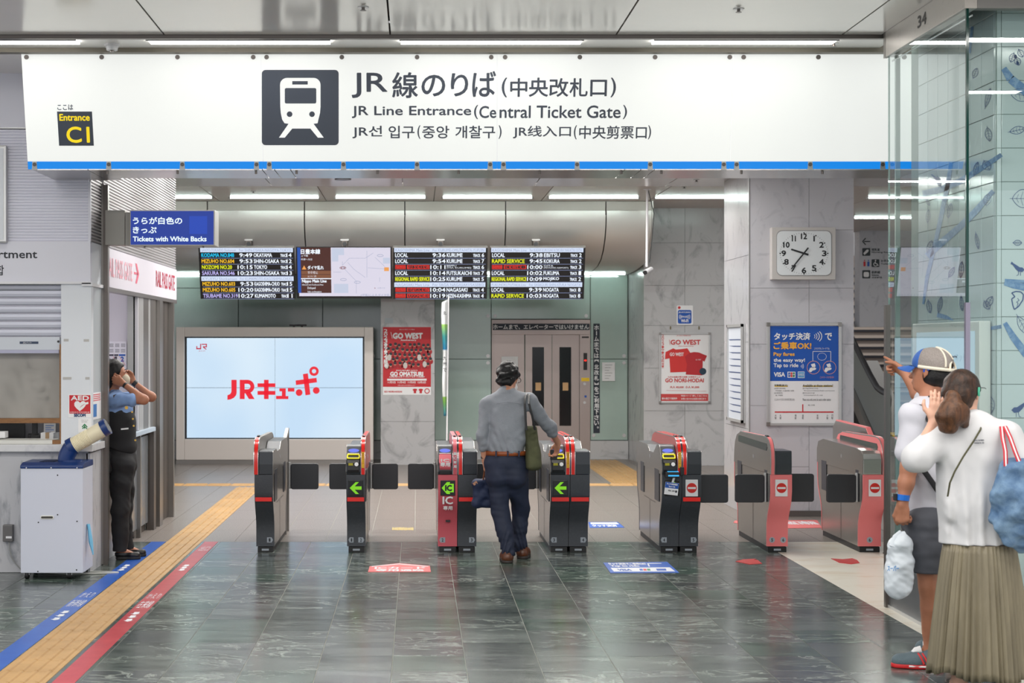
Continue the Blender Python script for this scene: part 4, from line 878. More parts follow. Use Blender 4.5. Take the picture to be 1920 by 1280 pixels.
# ================= LIFT
lift = thing('lift', 'stainless steel lift entrance in the green glass wall', 'lift', (fX(1015, YW), YW, 0))
YL = YW-.02
stl = mat('lift_steel', (170, 158, 154), .34, .75, bump=(50, .03))
MB().pbox(922, 599, 1107, 608, YL, .08).pbox(922, 608, 1107, 627, YL-.0, .08).pbox(922, 627, 925, 861, YL, .08).pbox(1087, 627, 1107, 861, YL, .08).build('frame', stl, lift, bevel=.004)
MB().pbox(925, 627, 983, 861, YL+.02, .06).build('side_panel', stl, lift)
for a, b in ((985, 1034.5), (1035.5, 1086)):
    d = MB().pbox(a, 627, b, 861, YL+.045, .03).build('door', stl, lift)
    wx = 998 if a < 1000 else 1049
    MB().pbox(wx, 650.5, wx+22, 798, YL+.04, .01).build('window', mat('dark_lift_glass', (20, 22, 24), .12), d)
    MB().pbox(wx+6, 717, wx+16.5, 732, YL+.036, .003).build('sticker', mat('sticker_orange', (214, 170, 120), .5), d)
lp = front(YL-.001)
mb = MB(); lp.bx(mb, 924, 606.5, 1105.5, 618.5, .0, .003); bn = mb.build('banner', mat('banner_ink', (38, 46, 58), .5), lift)
mb = MB(); lp.text(mb, 'ホームまで、エレベーターではいけません', 925, 608.5, 1104, 616.8, .005, .25); mb.build('lettering', paper, bn)
MB().pbox(1091, 630.5, 1104, 633.5, YL-.003, .01).build('slot', black, lift); ind = MB().pbox(1094, 661.5, 1101, 693.5, YL-.004, .01).build('indicator', black, lift)
MB().pbox(1095.5, 674, 1100, 677, YL-.006, .004).build('red_digit', emis('lift_red', (230, 40, 30), 2), ind)
mb = MB().pbox(1090, 708, 1105, 714.5, YL-.004, .01); mb.build('label_plate', yellowp, lift)
for y_ in (719.5, 754.5): MB().disc((fX(1096, YL), YL-.002, fZ(y_, YL)), (0, -1, 0), .022, 14, .01).build('call_button', steel_l, lift)
MB().pbox(1096, 741, 1100, 745, YL-.004, .01).build('blue_mark', bluep, lift)
for (x0, y0, x1, y1), lb in (((940, 668, 971, 700), 'white paper notice on the steel panel beside the lift doors'), ((1129, 679, 1153, 714), 'white paper notice on green glass beside the lift')):
    t = solo(MB().pbox(x0, y0, x1, y1, YL-.0, .01, .004), 'notice', paper, lb, 'notice')
    mb = MB(); lp2 = front(YL-.005)
    if x0 < 1000: lp2.line(mb, [(951, 680), (951, 676), (962, 682)], .8, .001); lp2.line(mb, [(955, 676), (960, 679)], .8, .001)
    else:
        for k in range(6): lp2.line(mb, [(x0+5, y0+5+k*5), (x1-5-(k % 3)*3, y0+5+k*5)], .5, .001)
    mb.build('lettering', ink, t)
t = thing('banner', 'vertical black banner with white characters beside the lift', 'sign', (fX(1118.5, YW), YW-.01, fZ(811, YW)))
lp3 = front(YW-.005); mb = MB(); lp3.bx(mb, 1112.5, 606.5, 1124.5, 811.5, 0, .004); mb.build('strip', mat('banner_ink'), t)
mb = MB(); s_ = 'ホームまでは︻北改札︼をご利用下さい。'; s_ = 'ホームまでは【北改札】をご利用下さい。'
for i_, ch in enumerate(s_):
    y_ = 609+i_*10.5
    if ch == 'ー': lp3.line(mb, [(1118.5, y_+1), (1118.5, y_+9)], 1.6, .006)
    elif ch in '【】': lp3.text(mb, ch, 1114.5, y_+2, 1122.5, y_+7, .006, .1, 2, True)
    elif ch == '。': lp3.ring(mb, 1121, y_+3, 1.8, 1.8, .8, .006, 10)
    else: lp3.text(mb, ch, 1114.3, y_+.8, 1122.7, y_+9.4, .006, .3)
mb.build('lettering', paper, t)
# -- banner flag on a pole
YF = 21.0
t = thing('banner_flag', 'tall white banner flag with green and blue gradient on a white pole', 'flag', (fX(837, YF), YF, 0))
MB().cyl((fX(837, YF), YF, .02), (fX(841, YF), YF, fZ(556, YF)), .012, 10, .009).build('pole', white, t, smooth=True)
MB().disc((fX(837, YF), YF, 0), (0, 0, 1), .2, 24, .03).build('base', charcoal, t)
fm = bpy.data.materials.new('flag_cloth'); fm.use_nodes = True; nt = fm.node_tree; b = nt.nodes['Principled BSDF']; b.inputs['Roughness'].default_value = .8
ge = nt.nodes.new('ShaderNodeNewGeometry'); sx = nt.nodes.new('ShaderNodeSeparateXYZ'); nt.links.new(ge.outputs['Position'], sx.inputs[0]); mr = nt.nodes.new('ShaderNodeMapRange'); mr.inputs[1].default_value = fZ(780, YF); mr.inputs[2].default_value = fZ(560, YF); nt.links.new(sx.outputs[2], mr.inputs[0])
rp = nt.nodes.new('ShaderNodeValToRGB'); el = rp.color_ramp.elements; wh = lin((222, 226, 228))+(1,); el[0].position = 0; el[0].color = lin((40, 130, 170))+(1,); el[1].position = .12; el[1].color = lin((120, 180, 90))+(1,)
for p_, c_ in ((.165, lin((140, 190, 80))+(1,)), (.17, wh), (.56, wh), (.57, lin((40, 130, 180))+(1,)), (.68, lin((60, 150, 150))+(1,)), (.78, lin((150, 196, 90))+(1,)), (.785, wh)):
    e_ = rp.color_ramp.elements.new(p_); e_.color = c_
nt.links.new(mr.outputs[0], rp.inputs[0]); nt.links.new(rp.outputs[0], b.inputs['Base Color'])
fl = MB(); n_ = 30; left = lambda y: 828+ (y-560)*.012+1.2*math.sin(y*.05); 
L_ = []; R_ = []
for i_ in range(n_+1):
    y_ = 561+(779-561)*i_/n_; L_.append((fX(left(y_), YF), YF-.09+.03*math.sin(y_*.06), fZ(y_+ (0 if i_ else 6), YF))); R_.append((fX(839.5-(y_-560)*.012, YF), YF, fZ(y_, YF)))
M_ = [((a[0]+b[0])/2, (a[1]+b[1])/2-.05, (a[2]+b[2])/2) for a, b in zip(L_, R_)]
vs = L_+M_+R_; k_ = n_+1
fl.add(vs, [(i, i+1, k_+i+1, k_+i) for i in range(n_)]+[(k_+i, k_+i+1, 2*k_+i+1, 2*k_+i) for i in range(n_)]); o = fl.build('flag_cloth', fm, t, smooth=True)
md = o.modifiers.new('t', 'SOLIDIFY'); md.thickness = .002
mb = MB(); fp = front(YF-.14)
for s_, y_ in (('北', 583), ('九', 668), ('州', 678), ('で', 690)): fp.text(mb, s_, 831, y_, 837, y_+7, 0, .15)
mb.build('lettering', ink, t)
# -- camera on a pole
Yc = 20.3
t = thing('security_camera', 'white bullet camera hanging on a thin white pole by the bulkhead', 'camera', (fX(1214, Yc), Yc, fZ(515, Yc)))
MB().cyl((fX(1213.5, Yc), Yc, 3.79), (fX(1212.5, Yc), Yc, fZ(500, Yc)), .016, 10).build('pole', white, t); MB().disc((fX(1213.5, Yc), Yc, 3.79), (0, 0, -1), .05, 16, .01).build('mount_plate', white, t)
MB().cyl((fX(1222, Yc), Yc+.05, fZ(504, Yc)), (fX(1208, Yc), Yc-.1, fZ(511, Yc)), .032, 16).build('body', white, t, bevel=.004); MB().cyl((fX(1208.5, Yc), Yc-.095, fZ(511, Yc)), (fX(1206.5, Yc), Yc-.12, fZ(512, Yc)), .028, 16).build('lens', black, t)
MB().tube([(fX(1215, Yc), Yc, 3.79), (fX(1226, Yc), Yc, fZ(400, Yc)), (fX(1222, Yc), Yc, fZ(450, Yc)), (fX(1218, Yc), Yc, fZ(492, Yc))], .006).build('cable', black, t, smooth=True)
# -- notice board on the pillar's side face
t = thing('notice_board', 'narrow steel-framed timetable board on the side of the clock pillar', 'notice board', (3.41, 16.9, fZ(793, 17)))
y0_, y1_ = 3.42*F/(1396-CX), 3.42*F/(1368-CX); z1_ = fZ(607, 16.4); z0_ = fZ(791, 16.6)
MB().box(3.405, 3.43, y0_, y1_, z0_, z1_).build('backboard', steel_l, t)
f_ = MB().box(3.385, 3.41, y0_, y0_+.03, z0_, z1_).box(3.385, 3.41, y1_-.03, y1_, z0_, z1_).box(3.385, 3.41, y0_, y1_, z0_, z0_+.03).box(3.385, 3.41, y0_, y1_, z1_-.03, z1_); f_.build('frame', steel_l, t)
MB().box(3.402, 3.406, y0_+.03, y1_-.03, z0_+.03, z1_-.03).build('sheet', mat('sheet_grey', (196, 202, 212), .35), t)
mb = MB(); random.seed(5)
for k in range(12):
    z_ = z0_+.1+k*(z1_-z0_-.2)/12; mb.add([(3.4, y0_+.06, z_), (3.4, y1_-.06-random.random()*.3, z_), (3.4, y1_-.06, z_+.012), (3.4, y0_+.06, z_+.012)], [(0, 1, 2, 3)])
mb.build('print_lines', mat('print_blue', (70, 84, 120), .5), t, kind='stuff')
# ================= TICKET GATES
Y0 = 13.38; LB = 1.22
gs = mat('gate_steel', (158, 154, 150), .26, .8, bump=(40, .03))
gd = mat('gate_charcoal', (66, 69, 75), .34, .2, noise=(60, (74, 77, 82), .5, .75))
gd2 = mat('gate_hood', (58, 62, 68), .3, .2)
gpk = mat('gate_pink', (206, 92, 104), .36); gcoral = mat('gate_coral', (228, 122, 124), .36)
gred = mat('gate_red', (216, 36, 30), .25, emit=.12); gring = mat('ring_yellow', (236, 226, 40), .35, emit=.25)
lcd = emis('lcd_blue', (112, 128, 240), 1.0); garrow = emis('arrow_green', (126, 205, 30), 1.0)
gflap = mat('flap_black', (48, 49, 54), .4); plate_g = mat('plate_grey', (158, 166, 176), .5); chrome = mat('chrome', (214, 214, 216), .18, .9)
def sprof(y_front=0., inset=0.):
    f_ = [(.0, .05), (.0, .14), (-.005, .24), (-.035, .31), (-.09, .385), (-.13, .45), (-.15, .53), (-.15, .672)]
    return [(Y0+a+inset, z) for a, z in f_]
def sside(b0=.02):
    fr = sprof(inset=.018); bk = [(Y0+LB-(y-Y0-.018)-.018, z) for y, z in fr][::-1]
    return fr+bk
def fp_(y): return front(y)
def half(root, xa, xb, kind, face, fin=None, num=None, numdir=0, disp=None, band=True, sidel=None):
    """one half of a gate: face panel, hood, reader; kind 'entry' | 'exit' | 'plain'"""
    # S-curved front face
    mb = MB().shell(sprof(), -.018, 'x', xa, xb); fpn = mb.build('front_panel', face, root, smooth=True)
    mb = MB().shell([(2*Y0+LB-y, z) for y, z in sprof()], .018, 'x', xa, xb); mb.build('rear_panel', face, root, smooth=True)
    Yf = Y0-.151; p = front(Yf)
    if band:
        mb = MB().box(xa+.008, xb-.008, Yf-.003, Yf+.001, .448, .482); mb.build('red_band', gred, fpn)
    xc = (xa+xb)/2
    if disp in ('arrow', 'ic'):
        d = MB().box(xc-.062, xc+.062, Yf-.005, Yf, .497, .625).build('display', mat('display_black', (16, 18, 18), .2), root, bevel=.004)
        mb = MB(); Y_ = Yf-.0065
        if disp == 'arrow':
            pts = [(-.05, 0), (.0, .05), (.028, .05), (-.008, .014), (.05, .014), (.05, -.014), (-.008, -.014), (.028, -.05), (0, -.05)]
            mb.poly([(xc+a, Y_, .561+b) for a, b in pts[::-1]])
        else:
            pts = [(-.052, 0), (-.008, .05), (.02, .05), (.014, .036), (.05, .036), (.05, -.036), (.014, -.036), (.02, -.05), (-.008, -.05)]
            mb.poly([(xc+a, Y_, .561+b) for a, b in pts[::-1]])
        mb.build('arrow', garrow, d)
        if disp == 'ic': mb = MB(); mb.text('IC', (xc-.02, Y_-.001, .538), (1, 0, 0), (0, 0, 1), .052, .046, .004); mb.build('lettering', mat('display_black'), d)
    elif disp == 'stop':
        w_ = .052; d = MB().box(xc-w_, xc+w_, Yf-.004, Yf, .49, .632).build('stop_plate', mat('plate_white', (224, 226, 228), .4), root, bevel=.002)
        MB().disc((xc, Yf-.004, .561), (0, -1, 0), .042, 28, .002).build('red_disc', mat('stop_red', (200, 34, 26), .4), d)
        MB().box(xc-.034, xc+.034, Yf-.009, Yf-.006, .553, .569).build('white_bar', mat('plate_white'), d)
    if num is not None:
        z_ = .105; Yn = Y0-.001; s_ = .022; nx = xc if numdir == 0 else (xa+.04 if numdir < 0 else xb-.04)
        pts = [(-s_, -s_), (s_*.8, -s_), (s_*1.3, 0), (s_*.8, s_), (-s_, s_)]
        if numdir < 0: pts = [(-a, b) for a, b in pts][::-1]
        if numdir == 0: pts = [(s_*1.15*math.cos(2*PI*i/16), s_*1.15*math.sin(2*PI*i/16)) for i in range(16)]
        np_ = MB().prism([(nx+a, z_+b) for a, b in pts], 'y', Yn-.003, Yn).build('number_plate', plate_g, root)
        MB().text(num, (nx-.007, Yn-.0045, z_-.013), (1, 0, 0), (0, 0, 1), .014, .026, .0012).build('lettering', ink, np_)
    # hood (upper body)
    if kind == 'entry':
        pr = [(-.15, .675), (-.165, .70), (-.165, .745), (-.13, .80), (-.03, .905), (.0, .915), (.12, .915), (.32, .83), (.55, .83), (.66, .88), (1.22, .88), (1.36, .85), (1.37, .675)]
    elif kind == 'exit':
        pr = [(-.15, .675), (-.155, .76), (-.15, .865), (-.14, .873), (.16, .873), (.26, .845), (.5, .85), (.62, .91), (1.2, .91), (1.36, .86), (1.37, .675)]
    else:
        pr = [(-.15, .675), (-.155, .80), (-.13, .85), (-.08, .872), (.05, .885), (1.15, .90), (1.32, .87), (1.37, .8), (1.37, .675)]
    return pr
def hood(root, xa, xb, pr, m, sides=gs, side=0):
    """dark hood with steel cheeks"""
    prw = [(Y0+a, z) for a, z in pr]
    MB().prism(prw, 'x', xa, xb).build('hood', m, root, bevel=.004)
    if side:
        x_ = xa-.001 if side < 0 else xb-.002; MB().prism([(y+.006 if i < 5 else y, z-.002) for i, (y, z) in enumerate(prw)], 'x', x_-.002, x_+.005).build('side_cheek', sides, root)
def reader(root, xa, xb, ic=False):
    """card reader on the sloping front: display, yellow ring, pad"""
    xc = (xa+xb)/2; w = (xb-xa)
    a = Vector((xc, Y0-.13, .80)); c = Vector((xc, Y0-.03, .905)); V = (c-a).normalized(); U = Vector((1, 0, 0)); N = U.cross(V)
    def P_(u, v, d): return a+U*u+V*v+N*d
    def pl(mb, pts, d0, d1):
        n = len(pts); return mb.add([P_(u, v, d0) for u, v in pts]+[P_(u, v, d1) for u, v in pts], [tuple(range(n))[::-1], tuple(range(n, 2*n))]+[(i, (i+1) % n, n+(i+1) % n, n+i) for i in range(n)])
    el = [(.046*math.cos(t*PI/10), .095+.02*math.sin(t*PI/10)) for t in range(20)]
    pad = [(-w*.42, -.035), (w*.42, -.035), (w*.42, .01), (w*.42, .052), (-w*.42, .052)]
    head = MB(); pl(head, rrect(-w*.45, w*.45, -.05, .05, .012), 0, .012); 
    h = head.build('reader', black if not ic else gpk, root)
    s_ = MB(); pl(s_, el, .001, .004); s_.build('screen', lcd, root)
    m_ = MB(); pl(m_, [(-.05, .063), (.05, .063), (.05, .068), (-.05, .068)], .001, .003); pl(m_, [(-.03, .055), (-.002, .055), (-.002, .06), (-.03, .06)], .012, .014); m_.build('label_strip', paper, root)
    if not ic:
        r1 = rrect(-.055, .055, -.005, .045, .012); r2 = rrect(-.045, .045, .004, .036, .008); k = len(r1)
        mb = MB(); mb.add([P_(u, v, .02) for u, v in r1]+[P_(u, v, .02) for u, v in r2]+[P_(u, v, .011) for u, v in r1]+[P_(u, v, .011) for u, v in r2],
               [(i, (i+1) % k, k+(i+1) % k, k+i) for i in range(k)]+[(i, 2*k+i, 2*k+(i+1) % k, (i+1) % k) for i in range(k)]+[(k+i, k+(i+1) % k, 3*k+(i+1) % k, 3*k+i) for i in range(k)])
        mb.build('yellow_ring', gring, h)
        # lower nose with the ticket symbol
        Yn = Y0-.168; n_ = MB().prism([(Y0-.166, .69), (Y0-.175, .715), (Y0-.172, .76), (Y0-.145, .795), (Y0-.12, .79), (Y0-.12, .69)], 'x', xc-w*.43, xc+w*.43).build('reader_nose', black, root, bevel=.004)
        mb = MB(); mb.disc((xc+.028, Yn-.008, .762), (0, -1, .4), .017, 16, .002); mb.build('round_mark', paper, n_)
        mb = MB(); mb.box(xc-.04, xc-.002, Yn-.009, Yn-.006, .752, .772); mb.build('touch_mark', mat('touch_yellow', (190, 180, 40), .5), n_)
    else:
        MB().prism([(Y0-.166, .715), (Y0-.178, .735), (Y0-.175, .77), (Y0-.15, .80), (Y0-.12, .80), (Y0-.12, .7)], 'x', xc-w*.42, xc+w*.42).build('reader_nose', gpk, root, bevel=.006)
        MB().prism([(Y0-.166, .675), (Y0-.17, .712), (Y0-.12, .712), (Y0-.12, .675)], 'x', xc-w*.4, xc+w*.4).build('reader_base', black, root, bevel=.006)
        mb = MB(); mb.text('IC', (xc-.035, Y0-.185, .785), (1, 0, 0), (0, 0, 1), .07, .022, .002); mb.text('専用', (xc-.04, Y0-.181, .745), (1, 0, 0), (0, 0, 1), .08, .034, .0015); mb.build('lettering', paper, root)
FINP = [(-.155, .675), (-.165, .78), (-.155, .86), (-.125, .915), (-.075, .955), (-.01, .973), (.06, .977), (1.1, .965), (1.24, .935), (1.32, .87), (1.36, .78), (1.37, .675)]
def fin(root, xa, xb, mside, medge, window=False, full=True, sensor=True, strip=None):
    pr = [(Y0+a, z) for a, z in FINP]
    f = MB().prism(pr, 'x', xa, xb).build('guard_fin', mside, root)
    n = 8 if full else 6
    e = MB().shell([(y, z) for y, z in pr[:n]], .007, 'x', xa+.003, xb-.003); e.build('fin_edge', medge, f, smooth=True)
    for x_ in (xa-.001, xb-.002):
        MB().shell([(y-.001, z+.001) for y, z in pr[:n]], .009, 'x', x_, x_+.003).build('edge_trim', chrome, f, smooth=True)
    if sensor: MB().box((xa+xb)/2-.011, (xa+xb)/2+.011, Y0+.02, Y0+.10, .977, .994).build('sensor_cap', black, f, bevel=.006)
    if window:
        for x_, s in ((xa-.0025, -1), (xb+.0005, 1)):
            MB().prism([(Y0+.0, .925), (Y0+1.15, .935), (Y0+1.17, .905), (Y0+1.15, .875), (Y0+.0, .865), (Y0-.03, .895)][::1], 'x', x_, x_+.002).build('dark_window', mat('fin_window', (48, 56, 54), .15), f)
    if strip:
        MB().box(xa+.006, xb-.006, Y0-.174, Y0-.168, .73, .925-.06).build('yellow_strip', yellowp, f)
        mb = MB(); 
        for i_, ch in enumerate(strip): mb.text(ch, ((xa+xb)/2-.008, Y0-.1755, .845-i_*.0165), (1, 0, 0), (0, 0, 1), .016, .013)
        mb.build('lettering', redp, f)
def body(root, xa, xb, m=gs):
    MB().prism(sside(), 'x', xa+.002, xb-.002).build('cabinet', m, root)
    MB().box(xa+.012, xb-.012, Y0+.004, Y0+LB-.01, 0, .045).build('plinth', black, root)
    MB().box(xa+.012, xb-.012, Y0-.0, Y0+.004, .002, .04).build('plinth_face', mat('plinth_black', (20, 20, 22), .5), root)
    MB().box((xa+xb)/2-.03, (xa+xb)/2+.03, Y0-.003, Y0, .014, .03).build('maker_plate', plate_g, root)
def side_detail(root, x, s, ys=(Y0+.0, Y0+.25, Y0+.9, Y0+1.1), hatch=True):
    """recessed flap bays, seam lines and keyhole on a cabinet side at x (s = outward sign)"""
    for a, b in (((ys[0]), ys[1]), (ys[2], ys[3])):
        MB().box(min(x, x+s*.004), max(x, x+s*.004), a, b, .43, .70).build('flap_bay', mat('bay_dark', (52, 54, 62), .4), root, bevel=.0)
    mb = MB(); mb.box(min(x, x+s*.002), max(x, x+s*.002), Y0+.25, Y0+.9, .40, .403); mb.box(min(x, x+s*.002), max(x, x+s*.002), Y0+.28, Y0+1.1, .672, .675); mb.box(min(x, x+s*.002), max(x, x+s*.002), Y0+.55, Y0+.553, .05, .40); mb.build('seam_lines', steel_d, root)
    MB().box(min(x, x+s*.004), max(x, x+s*.004), Y0+.5, Y0+.54, .77, .80).build('lock_plate', chrome, root)
def flap(root, xp, sgn, Yh, w=.27):
    """hinge post and rounded swing door closing the aisle"""
    MB().cyl((xp, Yh, .43), (xp, Yh, .675), .014, 12).build('hinge_post', steel_l, root, smooth=True)
    a, b = sorted((xp+sgn*.012, xp+sgn*w))
    MB().prism(rrect(a, b, .425, .665, .022), 'y', Yh-.022, Yh+.012).build('flap_door', gflap, root, bevel=.006)
def gate(label, xa, xb):
    return thing('ticket_gate', label, 'ticket gate', ((xa+xb)/2, Y0+.4, 0), 'row of automatic ticket gates')
ST = '磁気きっぷ投入口'
# 1
xa, xb = -1.366, -1.212; t = gate('dark narrow ticket gate nearest the booth, fin on the booth side, numbered 1', xa, xb)
body(t, xa, xb); pr = half(t, xa, xb, 'exit', gd, num='1', numdir=1); hood(t, xa+.036, xb, pr, gd2, side=1); fin(t, xa-.004, xa+.032, steel, gred, full=False); side_detail(t, xb, 1); flap(t, xb-.03+.06, 1, Y0+1.24)
MB().prism([(Y0+1.25, 0), (Y0+1.25, .9), (Y0+1.5, .98), (Y0+1.56, .98), (Y0+1.56, 0), (Y0+1.53, 0), (Y0+1.53, .93), (Y0+1.28, .86), (Y0+1.28, 0)], 'x', xb-.03, xb+.0).build('rear_rail', steel, t)
# 2
xa, xb = -.592, -.434; t = gate('dark narrow ticket gate with a green arrow, numbered 1 and 2', xa, xb)
body(t, xa, xb); pr = half(t, xa, xb, 'entry', gd, num='2', numdir=1, disp='arrow'); half_n = MB()
np_ = MB().prism([(xa+.055, .083), (xa+.055, .127), (xa+.022, .127), (xa+.012, .105), (xa+.022, .083)], 'y', Y0-.004, Y0-.001).build('number_plate', plate_g, t); MB().text('1', (xa+.033, Y0-.0055, .092), (1, 0, 0), (0, 0, 1), .01, .026, .0012).build('lettering', ink, np_)
hood(t, xa, xb-.038, pr, gd2, side=-1); reader(t, xa+.002, xb-.042); fin(t, xb-.034, xb, mat('fin_rose', (196, 96, 92), .3, .3), gred, strip=ST); side_detail(t, xb, 1); flap(t, xb+.012, 1, Y0+1.24, .25); flap(t, xa-.0, -1, Y0+1.24, .22)
# 3
xa, xb = .182, .51; xm = .347; t = gate('double ticket gate with a pink card-only half, beside the man', xa, xb)
body(t, xa, xm); body(t, xm, xb); pr = half(t, xa, xm-.002, 'entry', gpk, num='2', numdir=-1, disp='ic', band=False); hood(t, xa, xm-.045, pr, gd2, side=-1); reader(t, xa+.002, xm-.049, ic=True)
fin(t, xm-.042, xm-.004, mat('fin_pink', (222, 120, 132), .35), gpk); fin(t, xm+.006, xm+.04, steel, gred)
Yf = Y0-.152; mb = MB(); mb.text('IC', (.222, Yf, .425), (1, 0, 0), (0, 0, 1), .082, .062, .003); mb.text('専用', (.226, Yf+.012, .372), (1, 0, 0), (0, 0, 1), .076, .034, .0012); 
mb.v = [(x, y+ (0 if z > .5 else (0.0 if z > .45 else (.45-z)*.35)), z) for x, y, z in mb.v]; mb.build('lettering', paper, t)
mb = MB(); 
for i_, ch in enumerate('IC専用'): mb.text(ch, (xm-.034, Y0-.178, .84-i_*.036), (1, 0, 0), (0, 0, 1), .022, .022, .0008)
mb.build('lettering', paper, t); MB().box(.248, .286, Y0-.035-.005, Y0-.02, .262, .278).build('card_slot', black, t)
pr = half(t, xm+.002, xb, 'exit', gd, num='3', numdir=1); hood(t, xm+.044, xb, pr, gd2, side=1); flap(t, xa-.012, -1, Y0+1.24, .25); flap(t, xb+.012, 1, Y0+1.24, .25); side_detail(t, xb, 1)
# 4
xa, xb = 1.132, 1.46; xm = 1.295; t = gate('double dark ticket gate whose reader the man touches, numbered 3 and 4', xa, xb)
body(t, xa, xm); body(t, xm, xb); pr = half(t, xa, xm-.002, 'entry', gd, num='3', numdir=-1, disp='arrow'); hood(t, xa, xm-.042, pr, gd2, side=-1); reader(t, xa+.002, xm-.046)
fin(t, xm-.038, xm-.004, mat('fin_rose'), gred, strip=ST); fin(t, xm+.006, xm+.04, steel, gred); pr = half(t, xm+.002, xb, 'exit', gd, num='4', numdir=1); hood(t, xm+.044, xb, pr, gd2, side=1)
side_detail(t, xa, -1); flap(t, xa-.012, -1, Y0+1.24, .25)
# 5
xa, xb = 2.07, 2.4; xm = 2.236; t = gate('double dark ticket gate with a hanging blue payment tag, numbered 4 and 5', xa, xb)
body(t, xa, xm); body(t, xm, xb); pr = half(t, xa, xm-.002, 'entry', gd, num='4', numdir=-1, disp='arrow', band=False); hood(t, xa, xm-.042, pr, gd2, side=-1); reader(t, xa+.002, xm-.046)
fin(t, xm-.038, xm-.004, mat('fin_rose'), gred, strip=ST); fin(t, xm+.006, xm+.04, steel, gred); pr = half(t, xm+.002, xb, 'exit', gd, num='5', numdir=1, disp='stop'); hood(t, xm+.044, xb, pr, gd2, side=1)
side_detail(t, xa, -1); flap(t, xb-.01, 1, Y0-.02, .26)
ter = MB().box(xa+.02, xm-.03, Y0-.22, Y0-.14, .652, .70).build('card_terminal', black, t, bevel=.006); MB().box(xa+.04, xm-.035, Y0-.212, Y0-.15, .70, .704).build('terminal_screen', emis('term_blue', (60, 170, 230), 1.2), ter)
MB().box(xa+.04, xm-.035, Y0-.223, Y0-.219, .664, .676).build('terminal_light', emis('term_blue'), ter); MB().box(xm-.02, xm+.012, Y0-.2, Y0-.16, .672, .74).build('antenna', black, t, bevel=.004)
tg = thing('hanging_tag', 'blue and white payment tag hanging tilted over the green arrow', 'tag', (xa+.08, Y0-.19, .5))
U = Vector((math.cos(-.12), 0, math.sin(-.12))); V = Vector((-math.sin(-.12), 0, math.cos(-.12))); O = Vector((xa+.012, Y0-.176, .512))
def tq(u0, v0, u1, v1, y): 
    return [O+U*u0+V*v0+Vector((0, y, 0)), O+U*u1+V*v0+Vector((0, y, 0)), O+U*u1+V*v1+Vector((0, y, 0)), O+U*u0+V*v1+Vector((0, y, 0))]
MB().add(tq(0, 0, .115, .105, 0)+tq(0, 0, .115, .105, .003), [(0, 1, 2, 3), (7, 6, 5, 4), (0, 4, 5, 1), (1, 5, 6, 2), (2, 6, 7, 3), (3, 7, 4, 0)]).build('card', paper, tg); MB().add(tq(0.001, .056, .114, .104, -.001), [(0, 1, 2, 3)]).build('blue_field', bluep, tg)
mb = MB(); mb.text('タッチ決済専用', O+U*.012+V*.083+Vector((0, -.002, 0)), U, V, .09, .014, .0008); mb.text('Tap to ride', O+U*.03+V*.063+Vector((0, -.002, 0)), U, V, .055, .012, .0008); mb.build('lettering', paper, tg)
mb = MB(); mb.text('VISA', O+U*.03+V*.03+Vector((0, -.002, 0)), U, V, .026, .01, .0008); mb.text('JCB', O+U*.064+V*.028+Vector((0, -.002, 0)), U, V, .02, .012, .0008); mb.add(tq(.09, .024, .106, .042, -.002), [(0, 1, 2, 3)]); mb.build('card_logo', ink, tg)
MB().add([O+U*.05+V*.1+Vector((0, .001, 0)), O+U*.068+V*.1+Vector((0, .001, 0)), O+U*.076+V*.168+Vector((0, -.03, 0)), O+U*.056+V*.168+Vector((0, -.03, 0))], [(0, 1, 2, 3)]).build('strap', paper, tg)
# 6 (pink, fin carries a dark window)
xa, xb = 2.985, 3.165; t = gate('narrow pink ticket gate with a no-entry plate, nearer the tagged gate', xa, xb)
body(t, xa, xb); pr = half(t, xa, xb, 'exit', gcoral, num='6', numdir=0, disp='stop', band=False); fin(t, xa-.002, xa+.032, gs, gcoral, window=True); 
np_ = MB().disc((xa+.045, Y0-.001, .105), (0, -1, 0), .024, 16, .003).build('number_plate', plate_g, t); MB().text('5', (xa+.038, Y0-.0055, .092), (1, 0, 0), (0, 0, 1), .014, .026, .0012).build('lettering', ink, np_)
o_ = [c for c in t.children if c.name.startswith('number_plate')]; o_[0].location.x += .05
hood(t, xa+.04, xb-.002, [(a, z-.0) for a, z in pr], gd2); side_detail(t, xa, -1, ys=(Y0-.02, Y0+.07, Y0+1.03, Y0+1.2)); flap(t, xa-.012, -1, Y0+.0, .26); flap(t, xb-.005, 1, Y0+.06, .24)
# 7
xa, xb = 3.765, 3.965; t = gate('pink ticket gate with a silver rounded hood and no-entry plate, by the glass box', xa, xb)
body(t, xa, xb-.005); pr = half(t, xa, xb-.006, 'plain', gcoral, num='6', numdir=0, disp='stop', band=False); hood(t, xa+.0, xb-.044, pr, mat('hood_silver', (200, 198, 194), .2, .9), side=-1); fin(t, xb-.04, xb, gcoral, gcoral, window=True, sensor=False)
side_detail(t, xa, -1, ys=(Y0-.02, Y0+.07, Y0+1.03, Y0+1.2)); flap(t, xa-.012, -1, Y0+.0, .26)
